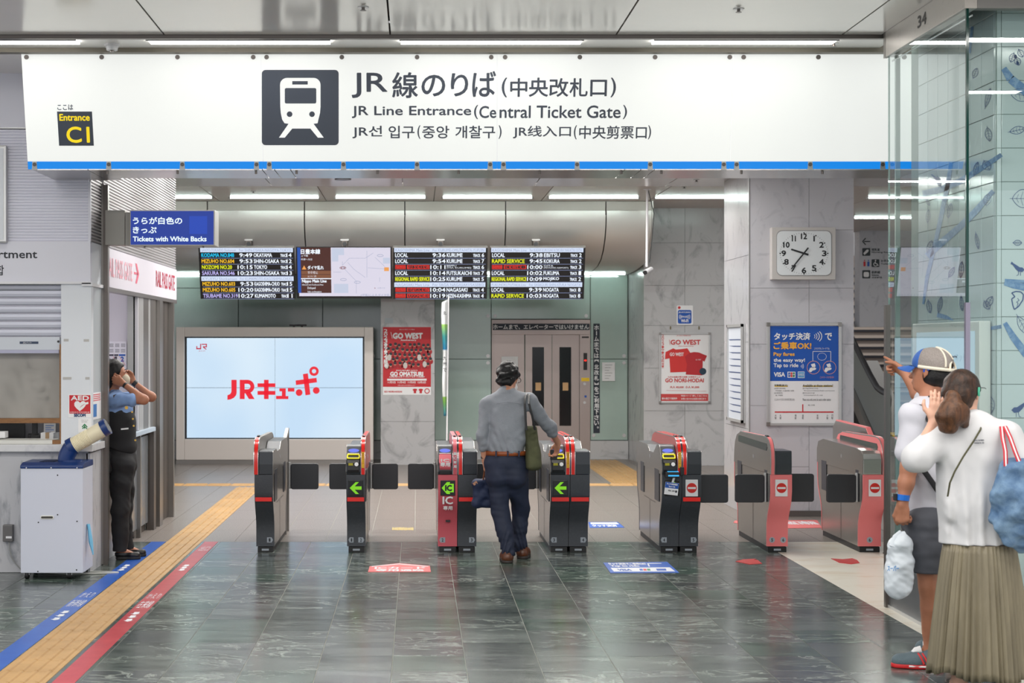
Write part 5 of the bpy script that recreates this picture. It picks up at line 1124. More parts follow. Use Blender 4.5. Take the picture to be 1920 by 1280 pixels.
# silver gate end and bollard next to the glass box
t = thing('barrier', 'plain silver barrier panel standing behind the last pink gate', 'barrier', (4.0, 14.4, 0))
MB().prism([(14.0, .02), (14.0, .95), (14.1, 1.02), (15.1, 1.04), (15.2, .98), (15.2, .02)], 'x', 4.03, 4.08).build('panel', gs, t, bevel=.006); MB().prism([(14.0, .95), (14.1, 1.02), (15.1, 1.04), (15.1, 1.05), (14.09, 1.03), (13.99, .96)], 'x', 4.035, 4.075).build('top_edge', gcoral, t)
MB().box(4.02, 4.09, 14.0, 15.2, 0, .05).build('plinth', black, t)
t = thing('bollard', 'round steel bollard between the last pink gate and the glass box', 'bollard', (fX(1662, 13.3), 13.3, 0))
MB().cyl((fX(1662, 13.3), 13.3, 0), (fX(1662, 13.3), 13.3, .88), .024, 20).build('post', steel, t, smooth=True); MB().cyl((fX(1662, 13.3), 13.3, .88), (fX(1662, 13.3), 13.3, .905), .024, 20, .010).build('cap', steel, t, smooth=True); MB().cyl((fX(1662, 13.3), 13.3, 0), (fX(1662, 13.3), 13.3, .008), .03, 20).build('flange', steel, t)
# ================= BOOTH (left)
YBo = 12.17; XS = -2.53
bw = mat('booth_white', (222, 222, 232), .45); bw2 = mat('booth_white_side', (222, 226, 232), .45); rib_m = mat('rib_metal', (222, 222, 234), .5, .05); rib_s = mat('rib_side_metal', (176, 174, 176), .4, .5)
bf = front(YBo)
X0 = -5.2
def bb(mb, x0, y0, x1, y1, Y=YBo, d=.03, pr=0): return mb.pbox(x0, y0, x1, y1, Y, d, pr)
wl = struct(MB().box(X0, XS-.02, YBo+.06, YBo+.16, 2.58, 3.87), 'wall_left', bw)
bb(MB(), -300, 137, 170, 240).build('upper_panel', bw, wl); bb(MB(), -300, 239, 170, 241, pr=.004).build('joint_trim', steel_l, wl)
# ribbed cladding, front
mb = MB(); z0_, z1_ = fZ(452, YBo), fZ(242, YBo); n_ = 38; h_ = (z1_-z0_)/n_; pf = []
for i in range(n_): pf += [(YBo+.006, z0_+i*h_), (YBo+.0, z0_+i*h_+h_*.25), (YBo-.0, z0_+i*h_+h_*.75), (YBo+.006, z0_+i*h_+h_*.98)]
mb.prism(pf+[(YBo+.05, z1_), (YBo+.05, z0_)], 'x', X0, fX(166, YBo)); mb.build('ribbed_cladding', rib_m, wl, recalc=True)
bb(MB(), 165.5, 341, 170, 456, d=.02, pr=.006).build('edge_strip', bw, wl)
bb(MB(), -300, 452, 170, 459, pr=.012, d=.03).build('ledge', bw, wl)
hd = bb(MB(), -300, 459, 170, 528, pr=.012, d=.05).build('header_band', bw, wl); bb(MB(), -300, 528, 172, 532.5, pr=.03, d=.06).build('lower_ledge', white, wl)
mb = MB(); p_ = front(YBo-.012); p_.text(mb, 'Lost and Found Department', -232, 469, 69.5, 488.5, .002, .35); p_.text(mb, '유실물 센터 안내 합', -128, 497, 7, 516, .002, .3); mb.build('lettering', ink, hd)
# side face of the booth (X = XS), runs back
def sbox(mb, y0, y1, z0, z1, d=.03, pr=0.): return mb.box(XS-d, XS+pr, y0, y1, z0, z1)
def zc(y, Y): return fZ(y, Y)
zs0, zs1 = fZ(455, 12.2), 3.6
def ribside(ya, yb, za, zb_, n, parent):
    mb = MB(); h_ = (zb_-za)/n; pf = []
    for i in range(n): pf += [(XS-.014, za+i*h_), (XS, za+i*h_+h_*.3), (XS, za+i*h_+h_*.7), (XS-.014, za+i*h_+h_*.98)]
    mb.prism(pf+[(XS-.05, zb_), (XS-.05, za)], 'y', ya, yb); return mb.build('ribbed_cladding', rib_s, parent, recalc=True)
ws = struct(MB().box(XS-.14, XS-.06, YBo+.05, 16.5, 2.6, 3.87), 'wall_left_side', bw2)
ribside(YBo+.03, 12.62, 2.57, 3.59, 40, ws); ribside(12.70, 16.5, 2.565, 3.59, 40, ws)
b1 = sbox(MB(), YBo, 12.62, 2.245, 2.565, .06).build('band_panel', bw2, ws); b2 = sbox(MB(), 12.70, 16.52, 2.24, 2.56, .06, .004).build('band_panel', mat('band_white', (214, 210, 220), .4), ws)
sbox(MB(), YBo-.03, 12.64, 2.22, 2.245, .06, .02).build('lower_ledge', white, ws); sbox(MB(), 12.7, 16.5, 2.205, 2.24, .06, .012).build('lower_rail', steel, ws)
def ysx(x): return -XS*F/(CX-x) if False else XS*F/(x-CX)
mb = MB(); ya, yb = ysx(199.5), ysx(247); mb.text('RAIL PASS GATE', (XS+.006, ya, 2.33), (0, 1, 0), (0, 0, 1), yb-ya, .155, .0025); mb.build('lettering', mat('pale_pink_print', (228, 166, 180), .5), b2)
mb = MB(); y1_, y2_ = ysx(250), ysx(257.5); ym = (y1_+y2_)/2
mb.add([(XS+.006, y1_, 2.40), (XS+.006, y2_, 2.40), (XS+.006, y2_, 2.42), (XS+.006, y1_, 2.42)], [(0, 1, 2, 3)]); mb.add([(XS+.006, y2_-.13, 2.50), (XS+.006, y2_-.05, 2.50), (XS+.006, y2_+.06, 2.41), (XS+.006, y2_-.05, 2.32), (XS+.006, y2_-.13, 2.32), (XS+.006, y2_-.03, 2.41)], [(0, 1, 2, 5), (5, 2, 3, 4)]); mb.build('arrow_print', mat('rose_print', (214, 100, 124), .5), b2)
mb = MB(); ya, yb = ysx(291.5), ysx(326.5); mb.text('RAIL PASS GATE', (XS+.006, ya, 2.335), (0, 1, 0), (0, 0, 1), yb-ya, .155, .0025); mb.build('lettering', mat('crimson_print', (176, 24, 60), .5), b2)
# lower front: shutter opening
SH = thing('roller_shutter', 'half-closed grey roller shutter over the booth counter', 'shutter', (-3.9, YBo+.04, fZ(662, YBo)))
shm = mat('shutter_grey', (190, 192, 204), .42, .35)
ys_ = [533, 543.5, 558, 572.5, 587, 601.5, 616, 631]
for i in range(len(ys_)-1):
    z0_, z1_ = fZ(ys_[i+1], YBo+.05), fZ(ys_[i], YBo+.05)
    MB().prism([(YBo+.05, z0_+.001), (YBo+.043, z0_+.01), (YBo+.041, (z0_+z1_)/2), (YBo+.043, z1_-.008), (YBo+.052, z1_-.002), (YBo+.062, z1_-.002), (YBo+.062, z0_+.001)], 'x', X0, fX(113.5, YBo)).build('slat', shm, SH)
bt = bb(MB(), -400, 631.5, 113, 656, YBo+.05, .03, .02).build('bottom_bar', mat('bar_alu', (190, 194, 200), .35, .4), SH, bevel=.002); bb(MB(), -400, 656, 112, 662, YBo+.05, .02, .03).build('rubber_lip', mat('lip_lilac', (176, 176, 200), .4), bt)
mb = MB(); bb(mb, 37, 640, 72, 644.5, YBo+.03, .001, .002); mb.build('maker_label', mat('label_navy', (40, 56, 84), .4), bt)
mb = MB(); front(YBo+.027).text(mb, '文化シヤッター', 43, 640.8, 60, 643.8, .0005); mb.build('lettering', paper, bt)
MB().disc((fX(108, YBo), YBo+.028, fZ(640, YBo)), (0, -1, 0), .009, 12, .006).build('keyhole', black, bt)
# pier between shutter and corner
pier = struct(bb(MB(), 114.5, 532, 171, 832, d=.08), 'wall_pier', bw2)
sbox(MB(), YBo+.01, 12.62, .99, 2.22, .05).build('side_panel', mat('side_gloss', (206, 214, 220), .2), pier)
wood = mat('oak_trim', (150, 106, 62), .5, noise=(12, (120, 80, 44), .3, .7, (1, 1, 4)))
bb(MB(), 111.5, 645, 114.5, 832, d=.06).build('wood_post', wood, pier); bb(MB(), -400, 784, 111.5, 793, d=.06).build('wood_rail', wood, pier)
blind = struct(bb(MB(), -400, 655, 111.5, 785, YBo+.12, .02), 'wall_screen', mat('cream_screen', (206, 202, 194), .6))
film = glass('plastic_film', (.97, .97, .98), 7.0, .16)
fl_ = MB(); nx_, nz_ = 22, 16; vs = []
random.seed(11)
for i in range(nx_+1):
    for j in range(nz_+1):
        x_ = -60+171*i/nx_; y_ = 663+121*j/nz_; d_ = .018*math.sin(x_*.09+y_*.03)+.012*math.sin(x_*.21-y_*.11)+.014*random.random(); crease = 1.3*math.exp(-((x_-(52+(y_-663)*.36))/2.2)**2)*.05
        vs.append((fX(x_, YBo+.06), YBo+.07-d_-crease, fZ(y_, YBo+.06)))
fl_.add(vs, [(i*(nz_+1)+j, (i+1)*(nz_+1)+j, (i+1)*(nz_+1)+j+1, i*(nz_+1)+j+1) for i in range(nx_) for j in range(nz_)])
solo(fl_, 'plastic_curtain', film, 'creased clear plastic film hanging below the shutter', 'curtain', smooth=True)
# counter
zt_ = fZ(833, YBo-.05)
cnt = thing('counter', 'marble counter base and worktop of the booth', 'counter', (-3.7, YBo+.2, 0))
MB().box(X0, fX(188, 12.4)-.0, YBo-.07, 12.62, zt_-.055, zt_).build('worktop', mat('worktop_stone', (214, 214, 216), .3, noise=(8, (186, 186, 192), .5, .7)), cnt, bevel=.004)
bb(MB(), -400, 832, 164.5, 1072.5, YBo-.0, .03).build('front_slab', marble_d, cnt); MB().box(XS-.03, XS-.0, YBo+.0, 12.62, 0, .925).build('side_slab', marble_d, cnt)
bb(MB(), -400, 825, 98, 832.5, YBo, .25).build('raised_ledge', mat('ledge_white', (214, 214, 208), .4), cnt); bb(MB(), 98, 825, 111.5, 832.5, YBo, .05).build('wood_block', wood, cnt)
struct(MB().box(X0, XS-.1, 12.75, 12.8, 1.0, 1.6), 'wall_inner_back', mat('inner_grey', (150, 150, 156), .6))
zc_ = fZ(825, YBo)+.0
def onc(y): return y
t = thing('monitor', 'black monitor back standing in the counter opening', 'monitor', (fX(22, 12.6), 12.6, zc_)); MB().pbox(-40, 794, 46, 822, 12.6, .03).build('screen', black, t, bevel=.004); MB().pbox(0, 820, 40, 824.5, 12.5, .12).build('foot', black, t); MB().pbox(15, 805, 24, 823, 12.62, .03).build('stand', black, t)
t = thing('phone', 'black desk device on a round foot beside the monitor', 'telephone', (fX(63, 12.5), 12.5, zc_)); MB().cyl((fX(63, 12.5), 12.5, zc_), (fX(63, 12.5), 12.5, zc_+.035), .05, 20, .04).build('foot', black, t); MB().pbox(60, 793, 69, 815, 12.5, .03).build('stem', black, t); MB().pbox(52, 815, 75, 821, 12.46, .08).build('base', black, t, bevel=.008)
t = thing('leaflet_box', 'small white leaflet box with a brown tape band', 'box', (fX(88, 12.4), 12.4, zc_)); MB().pbox(76, 811, 100, 823.5, 12.4, .07).build('body', paper, t, bevel=.002); MB().pbox(85, 810.8, 92, 823.7, 12.396, .078).build('tape', mat('kraft', (180, 150, 116), .6), t)
solo(MB().pbox(100, 811, 110.5, 823.5, 12.42, .06), 'box', mat('box_grey', (170, 172, 176), .5), 'small grey box beside the wooden post on the counter', 'box')
t = thing('notice', 'small notice with blue lines behind the leaflet box', 'notice', (fX(93, 12.55), 12.55, zc_)); MB().pbox(82, 793.5, 104, 823, 12.55, .005).build('sheet', paper, t); mb = MB(); n2_ = front(12.549)
for k in range(4): n2_.rect(mb, 85, 797+k*4, 101-(k % 2)*5, 798.4+k*4, .001)
mb.build('lettering', mat('soft_blue', (110, 150, 220), .5), t)
solo(MB().pbox(-30, 809, 9.5, 821, 12.3, .1), 'tray', paper, 'white tray at the picture edge on the counter', 'tray', bevel=.004)
# steel corner column
t = struct(MB().box(XS-.01, XS+.05, 12.6, 12.68, 0, 3.05), 'pillar', steel, bevel=.008); MB().box(XS+.015, XS+.053, 12.594, 12.6, 0, 3.05).build('groove', steel_d, t)
# AED and stickers on the pier
pf_ = front(YBo-.0)
t = thing('aed_sign', 'red and white defibrillator sign with a heart on the booth corner', 'sign', (fX(150, YBo), YBo, fZ(782, YBo))); MB().pbox(128.5, 739, 171, 782.5, YBo, .001, .003).build('plate', paper, t)
d_ = PL((0, YBo-.003, 0), (0, -1, 0)); mb = MB(); d_.rect(mb, 130, 740.5, 169.5, 775, .001); mb.build('red_field', mat('aed_red', (200, 20, 36), .4), t)
mb = MB(); g_ = lambda x, y: (x/4., 520+y/4.); d_.text(mb, 'AED', *g_(533, 888), *g_(666, 920), .002, .45)
hp = [(598, 1003), (572, 980), (558, 962), (557, 943), (566, 930), (580, 926), (592, 930), (601, 940), (610, 930), (622, 926), (636, 930), (644, 943), (641, 962), (626, 980)]
d_.poly(mb, [g_(*p) for p in hp[::-1]], .002); d_.poly(mb, [g_(632, 940), g_(662, 932), g_(663, 948), g_(636, 956)], .0025); d_.text(mb, '自動体外式除細動器', *g_(526, 1006), *g_(672, 1014), .002); mb.build('lettering', paper, t)
mb = MB(); d_.line(mb, [g_(600, 975), g_(618, 958), g_(612, 965), g_(634, 948)], .5, .0035); mb.build('bolt_line', redp, t); mb = MB(); d_.text(mb, 'SECOM', *g_(556, 1022), *g_(640, 1043), .002, .5); mb.build('lettering', mat('navy_print', (20, 60, 110), .5), t)
t = thing('exit_notice', 'white notice with a green up arrow under the defibrillator sign', 'notice', (fX(160, YBo), YBo, fZ(811, YBo))); MB().pbox(147, 784, 171.5, 811, YBo, .001, .003).build('sheet', paper, t)
mb = MB()
for p in ([(612, 1120), (634, 1095), (658, 1120), (650, 1124), (634, 1106), (620, 1124)], [(631, 1108), (637, 1108), (637, 1134), (631, 1134)], [(614, 1132), (634, 1114), (656, 1132), (648, 1136), (634, 1122), (622, 1136)]): d_.poly(mb, [g_(*q_) for q_ in p[:3]+p[3:]] , .001) if len(p) == 4 else [d_.poly(mb, [g_(*p[0]), g_(*p[1]), g_(*p[4]), g_(*p[5])], .001), d_.poly(mb, [g_(*p[1]), g_(*p[2]), g_(*p[3]), g_(*p[4])], .001)]
mb.build('green_arrow', greenp, t); mb = MB(); d_.text(mb, 'この先にございます', *g_(608, 1066), *g_(662, 1074), .001); d_.text(mb, '改札口の左側へ', *g_(612, 1079), *g_(656, 1086), .001); mb.build('lettering', ink, t)
t = thing('side_notice', 'small notice with red text and a blue picture on the booth side face', 'notice', (XS, 12.4, 1.2)); MB().box(XS, XS+.003, 12.24, 12.58, 1.18, 1.39).build('sheet', paper, t); MB().box(XS+.003, XS+.004, 12.25, 12.40, 1.2, 1.30).build('picture', mat('pic_blue', (70, 130, 200), .4), t)
mb = MB()
for k in range(4): mb.box(XS+.003, XS+.004, 12.27, 12.54, 1.325+k*.015, 1.332+k*.015)
mb.build('lettering', mat('soft_red', (220, 90, 100), .5), t)
for x_, y_, w_, lb in ((124, 637.5, 9, 'small tape scrap high on the pier near the shutter'), (162, 638, 10, 'small tape scrap high on the pier near its corner'), (126, 709, 16, 'peeling tape scrap above the defibrillator sign near the shutter'), (164, 709, 8, 'peeling tape scrap above the defibrillator sign near the corner')):
    solo(MB().pbox(x_-w_/2, y_-2.4, x_+w_/2, y_+2.4, YBo, .001, .002), 'tape_scrap', mat('tape_grey', (182, 180, 178), .6), lb, 'tape')
# framed sign at the picture edge
t = thing('wall_sign', 'steel-framed sign box cut by the picture edge on the ribbed wall', 'sign', (fX(-30, YBo), YBo-.05, fZ(455, YBo))); MB().pbox(-90, 272, 11.5, 455, YBo-.06, .06).build('case', steel_l, t, bevel=.012); MB().pbox(-84, 278, 6, 449, YBo-.064, .005).build('face', bw2, t)
# ---- side opening interior, calendar, steel leaves
ip = struct(MB().box(-4.6, fX(240, 14.3), 14.3, 14.36, .99, 2.24), 'wall_booth_inner', mat('inner_white', (212, 206, 220), .5)); MB().box(fX(240, 14.3), fX(251, 14.3), 14.27, 14.33, .99, 2.22).build('jamb', steel_l, ip); MB().box(fX(251, 14.3), fX(254, 14.3), 14.29, 14.32, .99, 2.22).build('dark_gap', black, ip); MB().box(fX(254, 14.3), XS-.005, 14.27, 14.33, .99, 2.22).build('jamb', mat('jamb_pale', (206, 204, 210), .35, .3), ip)
cp_ = front(14.29); t = thing('calendar', 'large paper wall calendar inside the booth behind the uniformed woman', 'calendar', (fX(218, 14.29), 14.29, fZ(705, 14.3))); mb = MB(); cp_.bx(mb, 190, 640, 237.5, 720, 0, .003); mb.build('sheet', mat('cal_white', (226, 222, 236), .6), t)
mb = MB(); c_ = lambda x, y: (180+x*.2031, 520+y*.2031); cp_.bx(mb, 197, 664, 213, 667, .003, .004); cp_.bx(mb, 214, 664, 222, 667, .003, .004); cp_.text(mb, '1', *c_(172, 732), *c_(192, 774), .005, .5); cp_.text(mb, '月', *c_(112, 742), *c_(132, 762), .005)
cp_.line(mb, [c_(86, 598), c_(106, 598), c_(106, 694), c_(86, 694)], .5, .004)
for i in range(3):
    for j in range(2):
        for k in range(4): cp_.line(mb, [c_(122+i*54, 612+j*50+k*9), c_(162+i*54, 612+j*50+k*9)], .5, .004)
mb.build('lettering', mat('cal_ink', (70, 66, 84), .6), t); mb = MB(); cp_.bx(mb, 223, 664, 235, 667, .003, .004); cp_.text(mb, '2', *c_(230, 732), *c_(256, 774), .005, .5); mb.build('blue_print', bluep, t)
mb = MB(); cp_.line(mb, [c_(156, 728), c_(192, 778)], .5, .006); cp_.line(mb, [c_(216, 728), c_(272, 812)], .5, .006); mb.build('red_stroke', redp, t)
# steel leaves along the side plane
sw = struct(MB().box(XS-.08, XS-.03, 15.13, 16.5, .0, 2.22), 'wall_steel_side', steel_d); struct(MB().box(XS-.08, XS-.03, 14.4, 15.125, .99, 2.22), 'wall_steel_upper', steel_d)
for (a, b, m_) in ((262, 270, steel_l), (270.3, 279, steel), (279.4, 283, steel_l), (283.4, 293.5, steel), (300, 312, steel_d), (312.5, 319.5, steel_d)):
    MB().box(XS-.03, XS-.005+(.0 if a < 300 else -.02), ysx(a), ysx(b), .02 if a > 295 else .98, 2.205).build('door_leaf', m_, sw)
for a, b in ((294, 299.5), (319.8, 321.5)):
    MB().box(XS-.03, XS+.03, ysx(a), ysx(b), 0, 2.205).build('post', steel, sw)
MB().box(XS-.02, XS+.0, ysx(322), ysx(327), 0, 2.24).build('glass_edge', mat('edge_glass', (200, 214, 222), .1, .2), sw)
# side counter with cabinet doors
t = thing('side_counter', 'narrow booth side counter with steel cabinet doors below', 'counter', (XS-.1, 14.3, 0)); MB().box(XS-.35, XS+.03, 12.9, 15.05, .945, .985).build('worktop', mat('worktop_blue', (176, 190, 204), .3), t, bevel=.004)
MB().box(XS-.3, XS-.05, 12.75, 14.98, .08, .94).build('carcass', steel_d, t); MB().box(XS-.05, XS-.012, 12.7, 13.93, 0, .93).build('side_slab', marble_d, t); MB().box(XS-.28, XS-.06, 14.35, 14.98, 0, .08).build('toe_kick', steel_d, t)
for a, b in ((13.95, 14.38), (14.40, 14.68), (14.70, 14.96)): MB().box(XS-.05, XS-.03, a, b, .08, .91).build('cabinet_door', mat('door_steel_blue', (160, 168, 176), .25, .7), t, bevel=.003)
MB().box(XS-.04, XS+.0, 14.38, 14.42, 0, .94).build('post', steel, t); MB().box(XS-.05, XS+.02, 15.0, 15.12, 0, .95).build('post', steel_d, t)
t = thing('cash_tray', 'dark blue tray on the side counter behind the woman', 'tray', (XS-.12, 14.5, .985)); MB().box(XS-.22, XS-.02, 14.2, 14.85, .985, 1.03).build('base', mat('tray_navy', (34, 44, 74), .4), t, bevel=.006); MB().box(XS-.2, XS-.04, 14.3, 14.8, 1.03, 1.065).build('lid', black, t, bevel=.008)
# hanging blue sign
YH = 12.55; t = thing('hanging_sign', 'blue bilingual sign on a grey bracket box beside the booth', 'sign', (fX(320, YH), YH, fZ(460, YH)))
MB().pbox(197, 394, 234, 459, YH, .16).build('bracket_box', mat('bracket_grey', (168, 166, 160), .45), t, bevel=.004); MB().pbox(235, 398, 244, 460, YH, .1).build('neck', mat('bracket_grey'), t)
MB().pbox(243.5, 393.5, 403, 460.5, YH-.08, .24).build('case', mat('sign_case', (186, 184, 180), .4, .3), t, bevel=.005)
hp_ = front(YH-.081); mb = MB(); hp_.rect(mb, 245, 395.5, 400.5, 458.5, .001); mb.build('blue_face', emis('sign_navy', (0, 52, 156), .9), t); mb = MB(); hp_.rect(mb, 355, 405, 388.5, 438.5, .002); mb.build('dark_square', emis('sign_navy2', (6, 66, 186), .9), t)
wsn = emis('sign_letter', (232, 246, 255), 1.0); mb = MB(); s6 = lambda x, y: (180+x*.1875, 380+y*.1875)
for s_, a, b, c, d in (('うらが白色の', 370, 145, 860, 214), ('きっぷ', 370, 240, 604, 304), ('Tickets with White Backs', 370, 338, 1104, 385)): hp_.text(mb, s_, *s6(a, b), *s6(c, d), .003, .45, 3)
mb.build('lettering', wsn, t)
for x_ in (271, 381): MB().pbox(x_-1.5, 460.5, x_+1.5, 464.5, YH-.02, .02).build('latch', steel_d, t)
# ================= SPOT COOLER
YK = 11.80; t = thing('spot_cooler', 'white portable spot cooler with blue lid, blue elbow and cream duct', 'air cooler', (fX(98, YK), YK+.2, 0))
K = lambda x, y: (x*.2578, 780+y*.2578)
cb = mat('cooler_white', (206, 210, 224), .38); cbl = mat('cooler_blue', (20, 52, 110), .3)
x0, x1 = fX(38.5, YK), fX(155.5, YK); zb0, zb1 = fZ(1074, YK), fZ(878, YK)
cab = MB().box(x0, x1, YK, YK+.36, zb0, zb1).build('cabinet', cb, t, bevel=.006); lid = MB().prism([(YK-.008, zb1), (YK-.008, zb1+.022), (YK+.06, zb1+.042), (YK+.36, zb1+.045), (YK+.37, zb1)], 'x', x0-.003, x1+.003).build('lid', cbl, t, bevel=.006)
for k in range(9): MB().box(fX(70+k*3.2, YK), fX(71.6+k*3.2, YK), YK+.07, YK+.26, zb1+.042, zb1+.047).build('vent_slat', mat('vent_navy', (14, 34, 76), .4), lid)
MB().prism(prr(76, 966, 101, 973, YK, 3.4), 'y', YK-.006, YK+.001).build('handle_rim', mat('rim_white', (226, 226, 220), .4), cab, bevel=.0015); MB().prism(prr(77.5, 967.6, 99.5, 971.4, YK, 1.8), 'y', YK-.008, YK).build('handle_slot', mat('slot_dark', (60, 58, 54), .6), cab)
for x_, y_ in ((108, 890.5), (108, 964.5), (72, 979), (144.5, 977), (71, 1071), (143.5, 1068)): MB().disc((fX(x_, YK), YK, fZ(y_, YK)), (0, -1, 0), .005, 10, .003).build('screw', black, cab)
for x_ in (50, 96.5, 145): MB().disc((fX(x_, YK), YK-.008, fZ(876.5, YK)), (0, -1, 0), .005, 10, .004).build('lid_screw', chrome, lid)
for x_, y_ in ((48, YK+.05), (128, YK+.05), (48, YK+.31), (128, YK+.31)):
    c_ = MB().cyl((fX(x_, YK)-.014, y_, .034), (fX(x_, YK)+.014, y_, .034), .034, 20).build('caster', black, t, bevel=.004); MB().box(fX(x_, YK)-.02, fX(x_, YK)-.015, y_-.015, y_+.015, .03, zb0).box(fX(x_, YK)+.015, fX(x_, YK)+.02, y_-.015, y_+.015, .03, zb0).build('fork', chrome, c_)
MB().cyl((fX(124, YK), YK+.17, zb1+.03), (fX(124, YK), YK+.17, zb1+.055), .085, 28).build('duct_collar', cbl, t)
ex, ey = fX(124, YK), YK+.17
def kp3(x, y, Y=YK+.17): return Vector((fX(x, Y), Y, fZ(y, Y)))
path = [kp3(124, 868), kp3(124, 860), kp3(126, 852), kp3(130, 845), kp3(134, 838)]
MB().tube(path, [.062, .063, .064, .064, .064], 24).build('elbow', cbl, t, smooth=True); dv = (kp3(196, 802)-kp3(136, 836)).normalized()
s0 = kp3(130, 839.5); L_ = (kp3(200, 800)-s0).length; pts = []; rs = []
MB().cyl(s0, s0+dv*.045, .068, 28).build('duct_ring', cbl, t, smooth=True)
n_ = 46
for i in range(n_+1):
    pts.append(s0+dv*(.04+(L_-.07)*i/n_)); rs.append(.060+.0022*(1 if i % 2 else -1)*(1 if i < 26 else .35))
MB().tube(pts, rs, 28).build('duct', mat('duct_cream', (232, 222, 192), .45), t, smooth=True); e_ = s0+dv*(L_-.035)
mb = MB(); mb.cyl(e_, e_+dv*.045, .065, 28); mb.build('outlet_ring', cbl, t, smooth=True); MB().cyl(e_+dv*.040, e_+dv*.0465, .055, 28).build('outlet_mesh', black, t)
solo(MB().tube([(x1+.01, YK+.15, zb0+.35), (x1+.02, YK+.14, zb0+.3), (x1+.03, YK+.14, zb0+.22), (x1+.05, YK+.13, zb0+.12)], [.012, .012, .016, .004], 8, ((0, 1, 0), 2.2)), 'cloth', mat('cloth_blue', (120, 190, 226), .8), 'light blue cloth hanging at the side of the cooler', 'cloth', smooth=True)
t = thing('wall_outlet', 'dark grey power outlet box on the marble with a hanging cable', 'outlet', (fX(17, YBo), YBo, fZ(1014, YBo))); MB().pbox(8, 982.5, 26.5, 1014, YBo, .002, .05).build('box', mat('outlet_grey', (104, 102, 102), .4, .2), t, bevel=.006); MB().pbox(11, 1005, 22, 1009, YBo-.05, .001, .002).build('label_plate', paper, t)
MB().tube([kp3(17, 1014, YBo-.03), kp3(18, 1030, YBo-.03), kp3(22, 1045, YBo-.03), kp3(30, 1057, YBo-.03), kp3(40, 1068, YBo-.03), (x0+.1, YK+.3, .05)], .005, 8).build('cable', mat('cable_grey', (150, 150, 148), .5), t, smooth=True)
solo(MB().tube([(x0+.1, YK+.33, .008), (x0+.3, YK+.25, .007), (x1, YK+.28, .007), (x1+.14, YK+.3, .007), (x1+.2, YK+.34, .007), (x1+.12, YK+.37, .007), (x1-.05, YK+.38, .007)], .006, 8), 'cable', mat('cable_white', (196, 196, 190), .5), 'grey power cable looping on the floor behind the cooler', 'cable', smooth=True)
# ================= GLASS BOX WITH THE TILED PILLAR
XG, YG0, YG1 = 3.17, 9.05, 10.55
zh = 3.70
gl = glass('clear_glass', (.93, .962, .955), 1.5); edge = mat('glass_edge_green', (18, 60, 54), .1)
gb = thing('glass_enclosure', 'clear glass enclosure with steel header around the blue-printed tile pillar', 'glass enclosure', (3.9, 9.8, 0))
MB().box(XG, XG+.012, YG0+.012, YG1, .31, zh+.01).build('side_pane', gl, gb, recalc=True)
MB().box(XG+.012, 5.2, YG0, YG0+.012, .31, zh+.01).build('front_pane', gl, gb)
MB().box(XG-.001, XG+.014, YG0-.002, YG0+.014, fZ(568, YG0), zh).build('glass_edge', edge, gb); MB().box(XG, XG+.012, YG1-.003, YG1, fZ(570, YG1), zh).build('glass_edge', mat('edge_pale', (150, 180, 172), .2), gb)
MB().box(XG-.006, XG+.02, YG0-.008, YG0+.02, .3, fZ(567, YG0)).build('post', mat('post_lilac', (150, 144, 160), .25, .8), gb); MB().box(XG-.02, XG+.012, YG1-.01, YG1+.03, 0, fZ(572, YG1)).build('post', steel_d, gb)
MB().box(XG+.05, XG+.08, YG1-.005, YG1+.02, 0, zh).build('inner_stile', mat('stile_green', (150, 170, 164), .3), gb)
h_ = MB().box(XG-.012, XG+.06, YG0-.01, YG1+.03, zh, 3.87).build('header', mat('header_steel', (196, 190, 184), .35, .45, noise=(30, (176, 170, 164), .6, .72)), gb, bevel=.003); MB().box(XG+.06, 5.2, YG0-.01, YG0+.06, zh, 3.87).build('header', mat('header_front', (140, 138, 136), .5, .3), gb, bevel=.003); MB().box(XG-.014, XG+.01, YG1+.02, YG1+.06, zh-.002, 3.868).build('header_end', steel, gb)
yy0, yy1 = 3.16*F/(1737.5-CX), 3.16*F/(1721.5-CX); mb = MB(); mb.text('34', (XG-.0135, yy1, 3.755), (0, -1, 0), (0, 0, 1), yy1-yy0, .072, .003, 3); mb.build('lettering', mat('num_ink', (70, 66, 64), .5), h_)
MB().tube([(XG+.03, YG1, zh-.03), (XG+.05, YG0+.05, zh-.03)], .006, 8).build('inner_rail', chrome, gb)
kb = MB().box(XG-.0, XG+.08, YG0, YG1, 0, .31).box(XG+.08, 5.2, YG0, YG0+.08, 0, .31); kb.build('kerb', mat('kerb_steel', (120, 122, 126), .35, .7), gb)
MB().box(XG-.006, XG+.0, YG0, YG1, .0, .02).build('kerb_trim', steel_l, gb)
